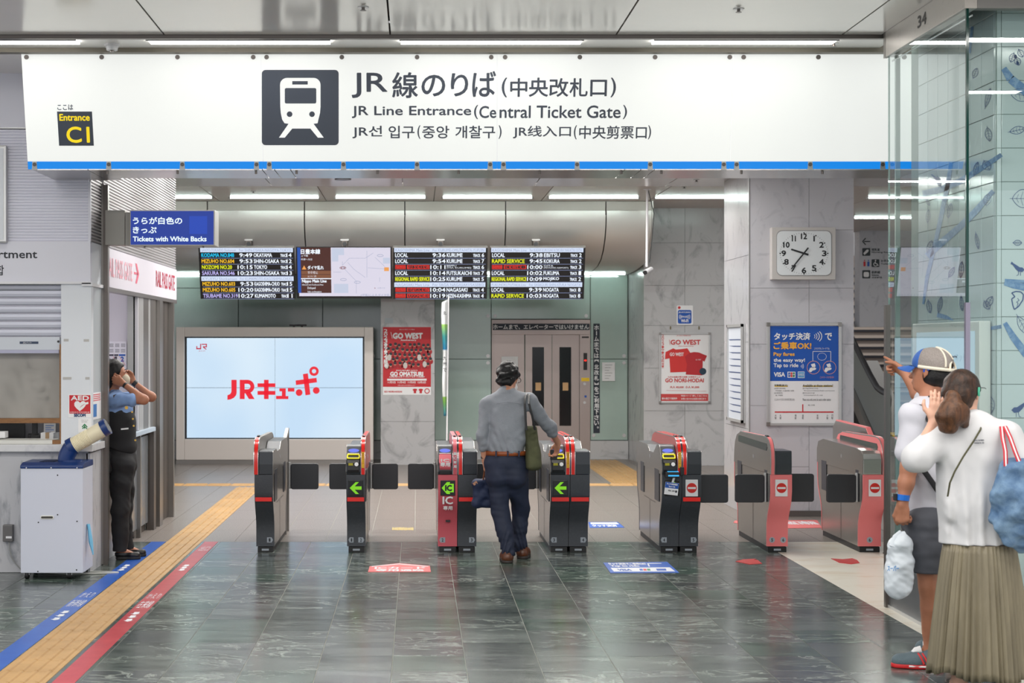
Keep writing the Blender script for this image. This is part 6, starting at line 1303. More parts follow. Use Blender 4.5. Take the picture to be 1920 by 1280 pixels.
# tile pillar inside
XP_, YP_ = 3.43, 9.30
tile_m = mat('pale_green_tile', (188, 203, 206), .12, spec=.6, rand=.03, coat=.3); gt_ = mat('tile_grout', (130, 146, 142), .8)
tp = struct(MB().box(XP_+.006, 5.2, YP_+.006, 10.9, 0, 3.87), 'tile_pillar', gt_)
zt0 = CH-(404-CY)*YP_/F; th_ = .2
zk = [zt0+th_*k for k in range(-14, 7)]
o = MB().box(-.0, .006, -.098, .098, -.0985, .0985).build('tile', tile_m, tp, bevel=.002, seg=1); sm = o.data; bpy.data.objects.remove(o)
o = MB().box(-.098, .098, -.0, .006, -.0985, .0985).build('tile', tile_m, tp, bevel=.002, seg=1); fm_ = o.data; bpy.data.objects.remove(o)
for zz in zk:
    zc_ = zz+th_/2
    if zc_ > 3.9 or zc_ < .1: continue
    for i in range(7):
        o = bpy.data.objects.new('tile', sm); COL.objects.link(o); o.parent = tp; o.location = (XP_, YP_+.1+.2*i+.03, zc_); ROOT[o.name] = Vector()
    for i in range(5):
        o = bpy.data.objects.new('tile', fm_); COL.objects.link(o); o.parent = tp; o.location = (XP_+.1+.2*i+.035, YP_, zc_); ROOT[o.name] = Vector()
    MB().prism([(XP_+.001, YP_+.03), (XP_+.004, YP_+.012), (XP_+.012, YP_+.004), (XP_+.034, YP_+.001), (XP_+.034, YP_+.01), (XP_+.01, YP_+.03)], 'z', zc_-.0985, zc_+.0985).build('corner_tile', tile_m, tp)
# blue drawings printed on the tiles
dk = mat('print_navy', (34, 72, 130), .3); br = mat('print_branch', (84, 128, 176), .3, noise=(30, (120, 156, 192), .45, .6))
sidep = PL((XP_-.0015, 0, 0), (-1, 0, 0)); frontp = PL((0, YP_-.0015, 0), (0, -1, 0))
def leafshape(plf, mb, cx, cy, L, W, ang, fill=False, veins=4, w=.9):
    A = math.radians(ang); ca, sa = math.cos(A), math.sin(A)
    def q(u, v): return (cx+u*ca-v*sa, cy+u*sa+v*ca)
    top = [q(-L/2+L*t/12, -W/2*math.sin(PI*t/12)**.8) for t in range(13)]; bot = [q(-L/2+L*t/12, W/2*math.sin(PI*t/12)**.8) for t in range(13)]
    if fill: plf.poly(mb, top+bot[::-1][1:-1], .001); return
    plf.line(mb, top, w, .001); plf.line(mb, bot, w, .001); plf.line(mb, [q(-L/2-L*.12, 0), q(L/2, 0)], w*.8, .001)
    for k in range(veins):
        u = -L/2+L*(k+1)/(veins+1); h = W/2*math.sin(PI*(k+1)/(veins+1))*.8
        plf.line(mb, [q(u, 0), q(u+L*.1, -h)], w*.6, .001); plf.line(mb, [q(u, 0), q(u+L*.1, h)], w*.6, .001)
mbS, mbF, bS, bF = MB(), MB(), MB(), MB()
for x, y, L, W, a in ((1828, 137, 20, 10, -70), (1852, 183, 36, 9, -75), (1853, 252, 26, 12, 80), (1830, 316, 26, 9, -75), (1850, 310, 20, 16, 60), (1851, 374, 22, 14, -80), (1760, 340, 20, 7, 75), (1776, 395, 28, 9, 80), (1781, 394, 26, 9, -80), (1740, 405, 24, 8, -85), (1743, 462, 24, 10, -70), (1832, 452, 30, 7, 80), (1742, 575, 24, 9, 80), (1762, 571, 30, 8, -80), (1803, 569, 28, 7, 85), (1784, 510, 22, 8, -60), (1802, 505, 30, 9, -85), (1855, 565, 22, 12, -60), (1850, 572, 18, 12, 60), (1856, 758, 34, 16, 85), (1740, 380, 12, 5, 60)):
    leafshape(sidep, mbS, x, y, L, W, a)
for x, y, L, W, a in ((1915, 178, 42, 24, 10), (1908, 244, 30, 14, -12), (1918, 372, 40, 34, 0), (1908, 115, 16, 12, 70), (1898, 108, 18, 11, 110), (1914, 100, 16, 11, 60), (1908, 455, 16, 10, 0), (1918, 610, 40, 16, 60)):
    leafshape(frontp, mbF, x, y, L, W, a)
for x, y, L, W, a in ((1904, 106, 9, 6, 75), (1908, 118, 8, 5, 75)): leafshape(frontp, mbF, x, y, L, W, a, True)
# little birds
def bird(plf, mb, x, y, s, fl=1):
    q = lambda u, v: (x+u*s*fl, y+v*s)
    plf.poly(mb, [q(-10, -9), q(-7, -6), q(-2, -3), q(4, 1), q(8, 1), q(12, 5), q(8, 9), q(1, 8), q(-4, 3), q(-8, -3), q(-12, -5)], .001); plf.line(mb, [q(2, 8), q(1, 14), q(-2, 15)], 1, .001); plf.line(mb, [q(5, 9), q(5, 15)], 1, .001)
bird(frontp, mbF, 1908, 500, 1.1); bird(frontp, mbF, 1912, 762, 1.3, -1); bird(sidep, mbS, 1754, 332, .7)
frontp.line(mbF, [(1897, 549), (1905, 546), (1914, 547), (1919, 552), (1918, 562), (1910, 574), (1902, 580), (1899, 572), (1897, 560), (1903, 556), (1897, 549)], 2, .001); frontp.line(mbF, [(1907, 575), (1909, 568), (1906, 566), (1911, 563), (1908, 559)], 1, .001)
def strokeb(plf, mb, pts, ws):
    for i in range(len(pts)-1):
        (a, b), (c, d) = pts[i], pts[i+1]; L = math.hypot(c-a, d-b); nx, ny = -(d-b)/L, (c-a)/L
        plf.poly(mb, [(a+nx*ws[i]/2, b+ny*ws[i]/2), (c+nx*ws[i+1]/2, d+ny*ws[i+1]/2), (c-nx*ws[i+1]/2, d-ny*ws[i+1]/2), (a-nx*ws[i]/2, b-ny*ws[i]/2)], .0007)
strokeb(sidep, bS, [(1730, 363), (1765, 355), (1800, 340), (1840, 315), (1878, 290)], [11, 12, 12, 10, 8]); strokeb(sidep, bS, [(1783, 305), (1778, 340), (1770, 380), (1755, 450), (1738, 520), (1731, 570)], [7, 8, 9, 8, 7, 4])
strokeb(sidep, bS, [(1738, 480), (1765, 455), (1800, 425), (1830, 395), (1862, 358)], [12, 13, 12, 12, 8]); strokeb(sidep, bS, [(1757, 590), (1775, 595), (1787, 600)], [9, 7, 2]); strokeb(sidep, bS, [(1840, 618), (1878, 612)], [6, 7]); strokeb(sidep, bS, [(1818, 100), (1823, 50)], [4, 5])
strokeb(frontp, bF, [(1882, 128), (1895, 148), (1925, 172)], [11, 16, 18]); strokeb(frontp, bF, [(1883, 530), (1900, 534), (1930, 540)], [9, 13, 14]); strokeb(frontp, bF, [(1884, 605), (1900, 632), (1925, 665)], [8, 13, 15]); strokeb(frontp, bF, [(1884, 524), (1925, 528)], [3, 6])
mbS.build('leaf_print', dk, tp, kind='stuff', recalc=False); mbF.build('leaf_print', dk, tp, kind='stuff', recalc=False); bS.build('branch_print', br, tp, recalc=False); bF.build('branch_print', br, tp, recalc=False)
# framed map board on the pillar's side
zt2 = 1.905; t = thing('map_board', 'pale framed map board fixed to the tiled pillar inside the glass', 'map board', (XP_-.03, 9.9, .75))
MB().box(XP_-.075, XP_-.005, 9.36, 10.62, .75, zt2).build('case', mat('map_frame', (206, 212, 210), .35), t, bevel=.006); MB().box(XP_-.079, XP_-.074, 9.43, 10.52, .82, zt2-.06).build('map_face', emis('map_glow', (190, 216, 228), .75), t)
mb = MB(); mb.text('ここはインターネット', (XP_-.0805, 10.2, 1.66), (0, -1, 0), (0, 0, 1), .62, .05); mb.text('駅周辺図', (XP_-.0805, 9.95, 1.56), (0, -1, 0), (0, 0, 1), .34, .06); mb.build('lettering', mat('map_ink', (150, 184, 206), .5), t)
# ================= PASSAGE TO THE STAIRS
Yl = 27.6
lint = struct(MB().box(fX(1611, Yl), 13.5, Yl, Yl+.3, 2.1, 3.85), 'wall_lintel', marble_l)
for i in range(4): MB().box(fX(1611, Yl)+1.5*i+.002, fX(1611, Yl)+1.5*i+1.498, Yl-.02, Yl, 2.1, 3.79).build('marble_slab', marble_l, lint)
lp_ = front(Yl-.021); k8 = lambda x, y: (1410+x*.3281, 400+y*.3281); mb = MB()
lp_.line(mb, [k8(640, 160), k8(676, 160)], 2, .001); lp_.line(mb, [k8(650, 141), k8(632, 160), k8(650, 179)], 2, .001)
d0 = lint
for y0, y1 in ((198, 242), (324, 371)): a, c = k8(630, y0), k8(676, y1); lp_.rr(mb, a[0], a[1], c[0], c[1], 1.5, 0, .002)
a, c = k8(683, 262), k8(728, 306); lp_.rr(mb, a[0], a[1], c[0], c[1], 1.5, 0, .002)
for s_, x0_, y0_, x1_, y1_ in (('授乳室', 684, 200, 730, 214), ('Nursing Room', 684, 218, 800, 228), ('お手洗い', 737, 264, 800, 278), ('Toilets', 737, 284, 790, 292), ('新幹線', 684, 328, 732, 344), ('Shinkansen', 684, 348, 725, 356), ('신칸센 新干线', 684, 361, 742, 370)):
    a, c = k8(x0_, y0_), k8(x1_, y1_); lp_.text(mb, s_, a[0], a[1], c[0], c[1], .002, .15)
mb.build('sign_print', mat('sign_black', (40, 50, 54), .5), lint)
mb = MB(); c = k8(653, 221); 
for s in (1,): lp_.poly(mb, [(c[0]-3.5, c[1]+5.5), (c[0]-5.5, c[1]+2), (c[0]+1, c[1]-5), (c[0]+4.5, c[1]-4.5), (c[0]+4, c[1]-1)], .004)
c = k8(706, 284); lp_.circ(mb, c[0], c[1]-5, 1.4, 1.4, .004, 8); lp_.ring(mb, c[0], c[1]+2, 4, 4, 1.2, .004, 16, 0, 250); lp_.line(mb, [(c[0]-.5, c[1]-3), (c[0], c[1]+1), (c[0]+3, c[1]+1), (c[0]+5, c[1]+5)], 1.3, .004)
c = k8(653, 348); lp_.rr(mb, c[0]-5, c[1]-4.5, c[0]+5, c[1]+5, 2.5, .003, .004); mb.build('pictogram', paper, lint)
mb = MB(); c = k8(640, 284); lp_.circ(mb, c[0]+1, c[1]-5, 1.3, 1.3, .003, 8); lp_.rect(mb, c[0]-1, c[1]-3, c[0]+3, c[1]+6, .003); mb.build('red_figure', redp, lint); mb = MB(); c = k8(662, 284); lp_.circ(mb, c[0]+1, c[1]-5, 1.3, 1.3, .003, 8); lp_.rect(mb, c[0]-1, c[1]-3, c[0]+3, c[1]+6, .003); mb.build('blue_figure', bluep, lint)
struct(MB().box(6.2, fX(1611, Yl)-.02, Yl+.9, Yl+1.1, 0, 3.85), 'wall_passage', mat('passage_wall', (196, 186, 176), .5))
t = thing('wall_poster', 'colourful lit poster strip glimpsed beside the marble lintel', 'poster', (fX(1605, Yl+.85), Yl+.85, fZ(487, Yl)))
pl_ = front(Yl+.87)
for k, (cl_, y0_) in enumerate((((60, 120, 190), 446), ((230, 190, 60), 458), ((200, 60, 60), 466), ((80, 160, 110), 474), ((230, 210, 80), 482))):
    mb = MB(); pl_.bx(mb, 1602.5, y0_, 1609, y0_+8, 0, .01); mb.build('print_panel', mat('strip%d' % k, cl_, .5), t)
stm = mat('stair_riser', (128, 118, 110), .6); stn = mat('stair_tread', (104, 96, 90), .6); nos = mat('nosing_dark', (40, 40, 46), .5)
stt = struct(MB().prism([(29.0, 0), (29.0, .01), (35.3, 3.8), (35.3, 0)], 'x', 7.75, 12.4), 'stairs', stm)
for k in range(20):
    y_ = 29+.3*k; z_ = .175*(k+1); MB().box(7.75, 12.4, y_, y_+.33, z_-.175, z_-.02).build('step', stm, stt); nb = MB().box(7.75, 12.4, y_-.012, y_+.31, z_-.02, z_).build('tread', stn, stt); MB().box(7.75, 12.4, y_-.02, y_+.05, z_-.045, z_+.003).build('nosing', nos, stt)
# escalator balustrade
es = thing('escalator', 'escalator balustrade with black handrail at the foot of the stairs', 'escalator', (7.66, 26, 0))
hp2 = [(25.3, .80), (25.25, .90), (25.35, 1.0), (25.6, 1.02), (25.9, 1.08), (26.3, 1.28), (27.3, 1.84), (28.6, 2.6)]
MB().tube([(7.6, a, b) for a, b in hp2], .05, 10).build('handrail', black, es, smooth=True)
MB().prism([(25.35, .3), (25.35, .96), (25.9, 1.03), (27.3, 1.79), (28.6, 2.55), (28.6, 1.85), (26.4, .55), (26.0, .3)], 'x', 7.59, 7.61).build('glass_balustrade', mat('balustrade', (158, 166, 164), .2, .3), es)
MB().prism([(25.2, 0), (25.2, .3), (26.0, .3), (28.6, 1.85), (28.6, 1.62), (26.1, .12), (26.05, 0)], 'x', 7.52, 7.68).build('skirt', steel, es)
MB().prism([(26.1, 0), (28.6, 1.5), (28.6, 0)], 'x', 7.7, 8.4).build('dark_side', black, es); MB().box(7.7, 8.6, 25.4, 26.1, .3, .33).build('yellow_mark', yellowp, es)
tube_light(fX(1602, 24.7), fX(1664, 24.7)+.6, 24.7, 3.79, 'fluorescent tube over the passage to the stairs, farther one', 'tubes over the passage'); tube_light(fX(1628, 21.35), fX(1628, 21.35)+1.2, 21.35, 3.79, 'fluorescent tube over the passage beside the glass box, nearer one', 'tubes over the passage')
# enclosing walls of the hall out to the sides
struct(MB().box(-9.2, -9, 12, 26, 0, 4), 'wall_far_left', bw); struct(MB().box(12.4, 12.6, 12, 36, 0, 5), 'wall_far_right', marble_l); struct(MB().box(7, 13, 35.5, 35.7, 0, 6.5), 'wall_stair_top', marble); struct(MB().box(7, 13, 28, 36, 6.3, 6.4), 'ceiling', fc_m)
# ================= PEOPLE: smooth blended bodies turned into meshes
class SD:
    def __init__(s, lo, hi, h):
        s.h = h; s.lo = np.array(lo, dtype=np.float32); n = np.ceil((np.array(hi)-np.array(lo))/h).astype(int)+1; s.n = n
        s.D = np.full(n, .2, dtype=np.float32)
        s.ax = [s.lo[i]+h*np.arange(n[i], dtype=np.float32) for i in range(3)]
    def sl(s, lo, hi):
        a = np.clip(np.floor((np.array(lo)-s.lo)/s.h).astype(int), 0, s.n); b = np.clip(np.ceil((np.array(hi)-s.lo)/s.h).astype(int)+1, 0, s.n)
        return tuple(slice(a[i], b[i]) for i in range(3))
    def grid(s, sl): return np.meshgrid(s.ax[0][sl[0]], s.ax[1][sl[1]], s.ax[2][sl[2]], indexing='ij', sparse=True)
    def put(s, sl, d, k, op):
        A = s.D[sl]
        if A.size == 0: return s
        if op == 'add': h = np.maximum(k-np.abs(A-d), 0)/k; s.D[sl] = np.minimum(A, d)-h*h*k*.25
        else: d = -d; h = np.maximum(k-np.abs(A-d), 0)/k; s.D[sl] = np.maximum(A, d)+h*h*k*.25
        return s
    def cone(s, a, b, ra, rb=None, k=.03, flat=None, op='add'):
        a = np.array(a, dtype=np.float32); b = np.array(b, dtype=np.float32); rb = ra if rb is None else rb
        R = max(ra, rb); pad = R/(min(flat[1], 1) if flat else 1)*(1.0)+k+.02; R2 = pad
        if flat and flat[1] > 1: R2 = R*flat[1]+k+.02
        sl = s.sl(np.minimum(a, b)-R2, np.maximum(a, b)+R2); X, Y, Z = s.grid(sl)
        px, py, pz = X-a[0], Y-a[1], Z-a[2]; ba = b-a
        if flat:
            f = np.array(flat[0], dtype=np.float32); f /= np.linalg.norm(f); t = (px*f[0]+py*f[1]+pz*f[2])*(1/flat[1]-1)
            px, py, pz = px+f[0]*t, py+f[1]*t, pz+f[2]*t; ba = ba+f*(ba@f)*(1/flat[1]-1)
        L = max(float(ba@ba), 1e-9); t = np.clip((px*ba[0]+py*ba[1]+pz*ba[2])/L, 0, 1)
        d = np.sqrt((px-ba[0]*t)**2+(py-ba[1]*t)**2+(pz-ba[2]*t)**2)-(ra+(rb-ra)*t)
        if flat: d = d*min(flat[1], 1)**.5
        return s.put(sl, d, k, op)
    def ell(s, c, r, k=.03, M=None, op='add'):
        c = np.array(c, dtype=np.float32); R = max(r)+k+.02; sl = s.sl(c-R, c+R); X, Y, Z = s.grid(sl); p = [X-c[0], Y-c[1], Z-c[2]]
        if M is not None: p = [p[0]*M[i][0]+p[1]*M[i][1]+p[2]*M[i][2] for i in range(3)]
        q = np.sqrt((p[0]/r[0])**2+(p[1]/r[1])**2+(p[2]/r[2])**2); g = np.sqrt((p[0]/r[0]**2)**2+(p[1]/r[1]**2)**2+(p[2]/r[2]**2)**2)
        d = q*(q-1)/np.maximum(g, 1e-6); return s.put(sl, d.astype(np.float32), k, op)
    def chain(s, pts, rs, k=.03, flat=None):
        for i in range(len(pts)-1): s.cone(pts[i], pts[i+1], rs[i], rs[i+1], k, flat)
        return s
    def cut(s, p, n, k=.004):
        """remove everything on the side n points to"""
        n = np.array(n, dtype=np.float32); n /= np.linalg.norm(n); sl = (slice(None),)*3; X, Y, Z = s.grid(sl)
        d = (X-p[0])*n[0]+(Y-p[1])*n[1]+(Z-p[2])*n[2]; s.D = np.maximum(s.D, d.astype(np.float32)); return s
    def warp(s, fn, amp=1.):
        m = np.abs(s.D) < .05; i = np.nonzero(m); X, Y, Z = (s.ax[j][i[j]] for j in range(3)); s.D[i] += (fn(X, Y, Z)*amp).astype(np.float32); return s
    def mesh(s, name, m, parent, smooth_it=1):
        D = s.D; S = D < 0
        c8 = [S[i:D.shape[0]-1+i, j:D.shape[1]-1+j, k:D.shape[2]-1+k] for i in (0, 1) for j in (0, 1) for k in (0, 1)]
        cnt = sum(c.astype(np.int8) for c in c8); act = (cnt > 0) & (cnt < 8); I = np.argwhere(act); ids = np.full(act.shape, -1, dtype=np.int32); ids[act] = np.arange(len(I))
        P = np.zeros((len(I), 3)); N = np.zeros(len(I)); offs = [(i, j, k) for i in (0, 1) for j in (0, 1) for k in (0, 1)]
        val = {o: D[I[:, 0]+o[0], I[:, 1]+o[1], I[:, 2]+o[2]] for o in offs}
        for a in offs:
            for ax in range(3):
                if a[ax]: continue
                b = list(a); b[ax] = 1; b = tuple(b); va, vb = val[a], val[b]; x = (va < 0) != (vb < 0); t = va[x]/(va[x]-vb[x])
                q = np.tile(np.array(a, dtype=float), (x.sum(), 1)); q[:, ax] += t; P[x] += q; N[x] += 1
        P = (P/N[:, None]+I)*s.h+s.lo
        F = []
        for ax in range(3):
            u, v = (ax+1) % 3, (ax+2) % 3; A = np.moveaxis(S, ax, 0); e = A[:-1] != A[1:]; e = np.moveaxis(e, 0, ax)
            E = np.argwhere(e); E = E[(E[:, u] > 0) & (E[:, v] > 0) & (E[:, u] < S.shape[u]-1) & (E[:, v] < S.shape[v]-1)]
            flip = S[E[:, 0], E[:, 1], E[:, 2]]
            def idx(du, dv): Q = E.copy(); Q[:, u] -= du; Q[:, v] -= dv; return ids[Q[:, 0], Q[:, 1], Q[:, 2]]
            q = np.stack([idx(0, 0), idx(1, 0), idx(1, 1), idx(0, 1)], 1); q[~flip] = q[~flip][:, ::-1]; F.append(q)
        F = np.concatenate(F); F = F[(F >= 0).all(1)]
        for _ in range(smooth_it):
            acc = np.zeros_like(P); c_ = np.zeros(len(P))
            for a, b in ((0, 1), (1, 2), (2, 3), (3, 0)):
                for x_, y_ in ((a, b), (b, a)): np.add.at(acc, F[:, x_], P[F[:, y_]]); np.add.at(c_, F[:, x_], 1)
            P = P*.45+acc/np.maximum(c_, 1)[:, None]*.55
        off = ROOT[parent.name] if parent else Vector((0, 0, 0)); me = bpy.data.meshes.new(name); V = P-np.array(off)
        me.vertices.add(len(V)); me.vertices.foreach_set('co', V.astype(np.float32).ravel()); me.loops.add(F.size); me.loops.foreach_set('vertex_index', F.astype(np.int32).ravel())
        me.polygons.add(len(F)); me.polygons.foreach_set('loop_start', np.arange(0, F.size, 4, dtype=np.int32)); me.polygons.foreach_set('loop_total', np.full(len(F), 4, dtype=np.int32)); me.polygons.foreach_set('use_smooth', np.ones(len(F), dtype=bool))
        me.update(); me.validate(); me.materials.append(m); o = bpy.data.objects.new(name, me); COL.objects.link(o)
        if parent: o.parent = parent
        ROOT[o.name] = off; return o
def V3(*a): return np.array(a, dtype=float)
def J(x, y, Y): return V3(fX(x, Y), Y, fZ(y, Y))
def nrm(v): v = np.array(v, dtype=float); return v/np.linalg.norm(v)
def frame(f, up=(0, 0, 1)):
    """right, forward, up"""
    f = nrm(f); r = nrm(np.cross(f, up)); return r, f, np.cross(r, f)
def folds(amp, fr=30, seed=0, dirs=None):
    rs = np.random.RandomState(seed); D_ = [(nrm(rs.normal(size=3)*np.array([1, 1, 1.5])), fr*(.5+rs.rand()*1.1), rs.rand()*6) for _ in range(7)]
    def fn(X, Y, Z):
        o = 0; w = .35*np.sin(9*X+7*Z+seed)+.3*np.sin(11*Y-8*Z)
        for d, f_, ph in D_: q = np.sin((X*d[0]+Y*d[1]+Z*d[2])*f_+ph+3*w); o = o+q*np.abs(q)
        return o*amp/3.2
    return fn
def hand(S, w, d, n, t, pose='relaxed', sc=1.):
    """w wrist, d towards the fingers, n out of the palm (curl direction), t towards the thumb side"""
    d, n = nrm(d), nrm(n); t = nrm(t-d*np.dot(t, d)); n = nrm(np.cross(d, t)) if np.dot(np.cross(d, t), n) > 0 else -nrm(np.cross(d, t))
    w = np.array(w); S.cone(w, w+d*.03*sc, .026*sc, .03*sc, .02, (n, .65)); S.cone(w+d*.035*sc+t*.012*sc, w+d*.078*sc+t*.014*sc, .027*sc, .025*sc, .015, (n, .5)); S.cone(w+d*.035*sc-t*.014*sc, w+d*.074*sc-t*.018*sc, .025*sc, .022*sc, .015, (n, .5))
    L = [.078, .085, .079, .062]; off = [.030, .010, -.011, -.031]; base = [.088, .092, .088, .080]
    for i in range(4):
        p = w+d*base[i]*sc+t*off[i]*sc; sp_ = t*off[i]*1.5
        c = {'relaxed': .35, 'fist': 1.45, 'pinch': .75, 'open': .12, 'point': 1.5}[pose]
        if pose == 'point' and i == 0: c = .03
        a = .0; q = p; r = .0092*sc*(1 if i < 3 else .88); seg = [L[i]*.45, L[i]*.3, L[i]*.25]
        for j, s_ in enumerate(seg):
            a += c*(.75 if j == 0 else .9); dd = nrm(d*math.cos(a)+n*math.sin(a)+sp_*(1 if pose in ('open',) else .3)); q2 = q+dd*s_*sc; S.cone(q, q2, r, r*.93, .006); q = q2; r *= .93
    b = w+d*.03*sc+t*.024*sc; o = .9 if pose == 'open' else .55
    m_ = b+nrm(d*.8+t*o+n*.25)*.045*sc; S.cone(b, m_, .015*sc, .012*sc, .012); m2 = m_+nrm(d+t*(.35 if pose == 'open' else -.05)+n*(.5 if pose != 'open' else .1))*.03*sc; S.cone(m_, m2, .0115*sc, .010*sc, .006); S.cone(m2, m2+nrm(d*.9+n*(.5 if pose != 'open' else .1)-t*.1)*.024*sc, .010*sc, .0085*sc, .006)
def head(S, c, f, up=(0, 0, 1), sc=1.):
    """c = centre of the skull; face looks along f"""
    r, f, u = frame(f, up); M = [r, f, u]; c = np.array(c)
    P = lambda a, b, z: c+(r*a+f*b+u*z)*sc
    S.ell(P(0, -.012, .022), (.074*sc, .092*sc, .088*sc), .02, M); S.ell(P(0, .03, -.035), (.060*sc, .062*sc, .078*sc), .03, M)
    S.ell(P(0, .055, -.088), (.034*sc, .03*sc, .024*sc), .03, M); S.cone(P(0, .085, .0), P(0, .106, -.032), .008*sc, .0125*sc, .012)
    S.ell(P(0, .088, -.062), (.024*sc, .012*sc, .011*sc), .008, M)
    for s in (-1, 1):
        S.ell(P(s*.030, .083, .004), (.016*sc, .010*sc, .010*sc), .01, M, op='sub'); S.ell(P(s*.030, .078, .002), (.012*sc, .011*sc, .010*sc), .004, M)
        S.cone(P(s*.075, .0, .012), P(s*.078, .006, -.028), .012*sc, .008*sc, .006, (r, .5)); S.ell(P(s*.084, -.004, .0), (.006*sc, .016*sc, .026*sc), .006, M)
    return r, f, u, P
skin = mat('skin_warm', (205, 150, 122), .5, noise=(14, (190, 134, 108), .35, .7)); skin2 = mat('skin_tan', (180, 122, 94), .5, noise=(14, (166, 110, 84), .35, .7)); skin3 = mat('skin_light', (222, 176, 152), .5, noise=(14, (208, 158, 136), .35, .7))
hair_b = mat('hair_black', (13, 12, 14), .42, spec=.35, noise=(60, (30, 28, 31), .5, .85, (1, 1, .12)), bump=(160, .25)); hair_br = mat('hair_brown', (42, 28, 21), .42, spec=.35, noise=(50, (92, 60, 42), .45, .8, (1, 1, .1)), bump=(140, .3))
def person(label, loc, group=None): return thing('person', label, 'person', loc, group)
def limb(S, a, b, c, r, k=.03): S.cone(a, b, r[0], r[1], k); S.cone(b, c, r[1], r[2], k)
def calf(S, kn, an, back, r0, r1):
    m_ = kn*.68+an*.32+np.array(back)*.012; S.cone(kn, an, r0*.92, r1, .02); S.cone(kn*.9+an*.1, m_, r0*.85, r0*.95, .02); S.cone(m_, kn*.3+an*.7, r0*.95, r1*1.05, .02)
def shoe(name, heel, d, m_up, m_sole, root, L=.27, w=.048, h=.085, h_=.004):
    d = nrm((d[0], d[1], 0)); r = V3(d[1], -d[0], 0); heel = np.array(heel); lo = np.minimum(heel, heel+d*L)-.09; hi = np.maximum(heel, heel+d*L)+.09; lo[2] = -.02; hi[2] = .2
    S = SD(lo, hi, h_); z = lambda p, zz: V3(p[0], p[1], zz)
    S.cone(z(heel+d*.045, .045), z(heel+d*.15, .045), w*.9, w*.95, .02); S.cone(z(heel+d*.15, .035), z(heel+d*(L-.05), .032), w, w*.85, .02, (r, 1.05)); S.cone(z(heel+d*.05, .05), z(heel+d*.06, h), w*.85, w*.8, .03); S.cut((0, 0, .022), (0, 0, -1)); S.cut((0, 0, h+.012), nrm(V3(d[0]*.35, d[1]*.35, 1)) if False else (0, 0, 1)); up = S.mesh(name, m_up, root)
    T = SD(lo, hi, h_); T.cone(z(heel+d*.05, .012), z(heel+d*.15, .012), w*.95, w*.98, .02); T.cone(z(heel+d*.15, .012), z(heel+d*(L-.05), .012), w*1.02, w*.9, .02); T.cut((0, 0, .026), (0, 0, 1)); T.cut((0, 0, .001), (0, 0, -1)); T.mesh('sole', m_sole, up); return up

# ---------- A: the man at the gate, seen from behind
A = person('man in grey shirt and navy trousers seen from behind, touching the gate reader', (fX(950, 12.8), 12.8, 0))
yb = 12.80
hc = J(953, 708, 12.93); fdir = (.42, 1, -.42)
shL, shR = J(910, 757, 12.84), J(996, 752, 12.86); elL, elR = J(905, 812, 12.78), J(1027, 796, 12.98); wrL, wrR = J(909, 862, 12.84), J(1046, 830, 13.12)
hipL, hipR = J(933, 885, 12.82), J(970, 885, 12.82); knL, knR = J(938, 955, 12.84), J(975, 955, 12.98); anL, anR = J(953, 1034, 12.74), J(974, 1026, 13.0)
S = SD((.45, 12.45, 0.0), (1.35, 13.4, 1.68), .0055)
head(S, hc, fdir, sc=.95); S.cone(J(951, 735, 12.84), hc+V3(0, -.03, -.05), .055, .052, .03); S.chain([J(952, 760, 12.84), J(950, 800, 12.82), J(949, 845, 12.82)], [.11, .11, .11], .05, ((0, 1, 0), .7))
S.cone(shL, shR, .036, .036, .03); limb(S, shL, elL, wrL, (.038, .034, .026), .015); limb(S, shR, elR, wrR, (.038, .034, .025), .015)
hand(S, wrL, V3(.02, .05, -1), V3(1, .2, 0), V3(0, 1, 0), 'fist', .95); hand(S, wrR, V3(-.12, .45, -1), V3(-.8, -.5, -.1), V3(-.5, .9, 0.2), 'pinch', .95)
for h_, k_, a_ in ((hipL, knL, anL), (hipR, knR, anR)): S.cone(h_, k_, .07, .045); S.cone(k_, a_, .045, .034); S.cone(a_, a_+V3(0, .05, -.04), .035, .03)
S.mesh('body', skin, A)
S = SD((.45, 12.4, .8), (1.25, 13.2, 1.62), .0055)
fl_ = ((0, 1, 0), .74)
S.chain([J(952, 757, 12.85), J(952, 785, 12.82), J(950, 820, 12.81), J(949, 852, 12.82)], [.138, .150, .152, .156], .05, fl_); S.cone(shL+V3(.025, 0, 0), shR-V3(.025, 0, 0), .060, .060, .06); S.cone(J(951, 738, 12.85), J(951, 747, 12.85), .066, .085, .03)
S.cone(shL+V3(.012, 0, -.01), elL, .060, .050, .014); S.cone(elL, elL*.55+wrL*.45, .050, .046, .012); S.cone(elL*.62+wrL*.38, elL*.52+wrL*.48, .052, .052, .008)
S.cone(shR-V3(.01, 0, .01), elR, .064, .057, .035); S.cone(elR, elR*.75+wrR*.25, .057, .056, .02); S.cone(elR*.8+wrR*.2, elR*.62+wrR*.38, .060, .057, .01)
S.warp(folds(.011, 30, 2)); S.warp(lambda X, Y, Z: .0055*np.sin((Z*1.0+X*.35+.25*np.sin(X*9))*52)*np.clip((1.15-Z)*4, 0, 1)); S.cut(J(950, 848, 12.82), (0, 0, -1)); S.cut(wrL*.52+elL*.48, wrL-elL) if False else None
S.mesh('shirt', mat('shirt_grey', (150, 154, 162), .75, noise=(400, (134, 139, 148), .45, .6), bump=(300, .12)), A)
MB().tube([J(931, 757, 12.72)+V3(0, .0, 0), J(951, 753.5, 12.685), J(975, 757, 12.72)], .002, 6).build('yoke_seam', mat('seam_grey', (118, 122, 130), .8), A)
S = SD((.45, 12.4, 0), (1.2, 13.3, 1.0), .0055)
S.ell(J(950, 870, 12.82), (.165, .115, .13), .05); S.cone(J(949, 850, 12.82), J(950, 870, 12.82), .158, .16, .04, fl_)
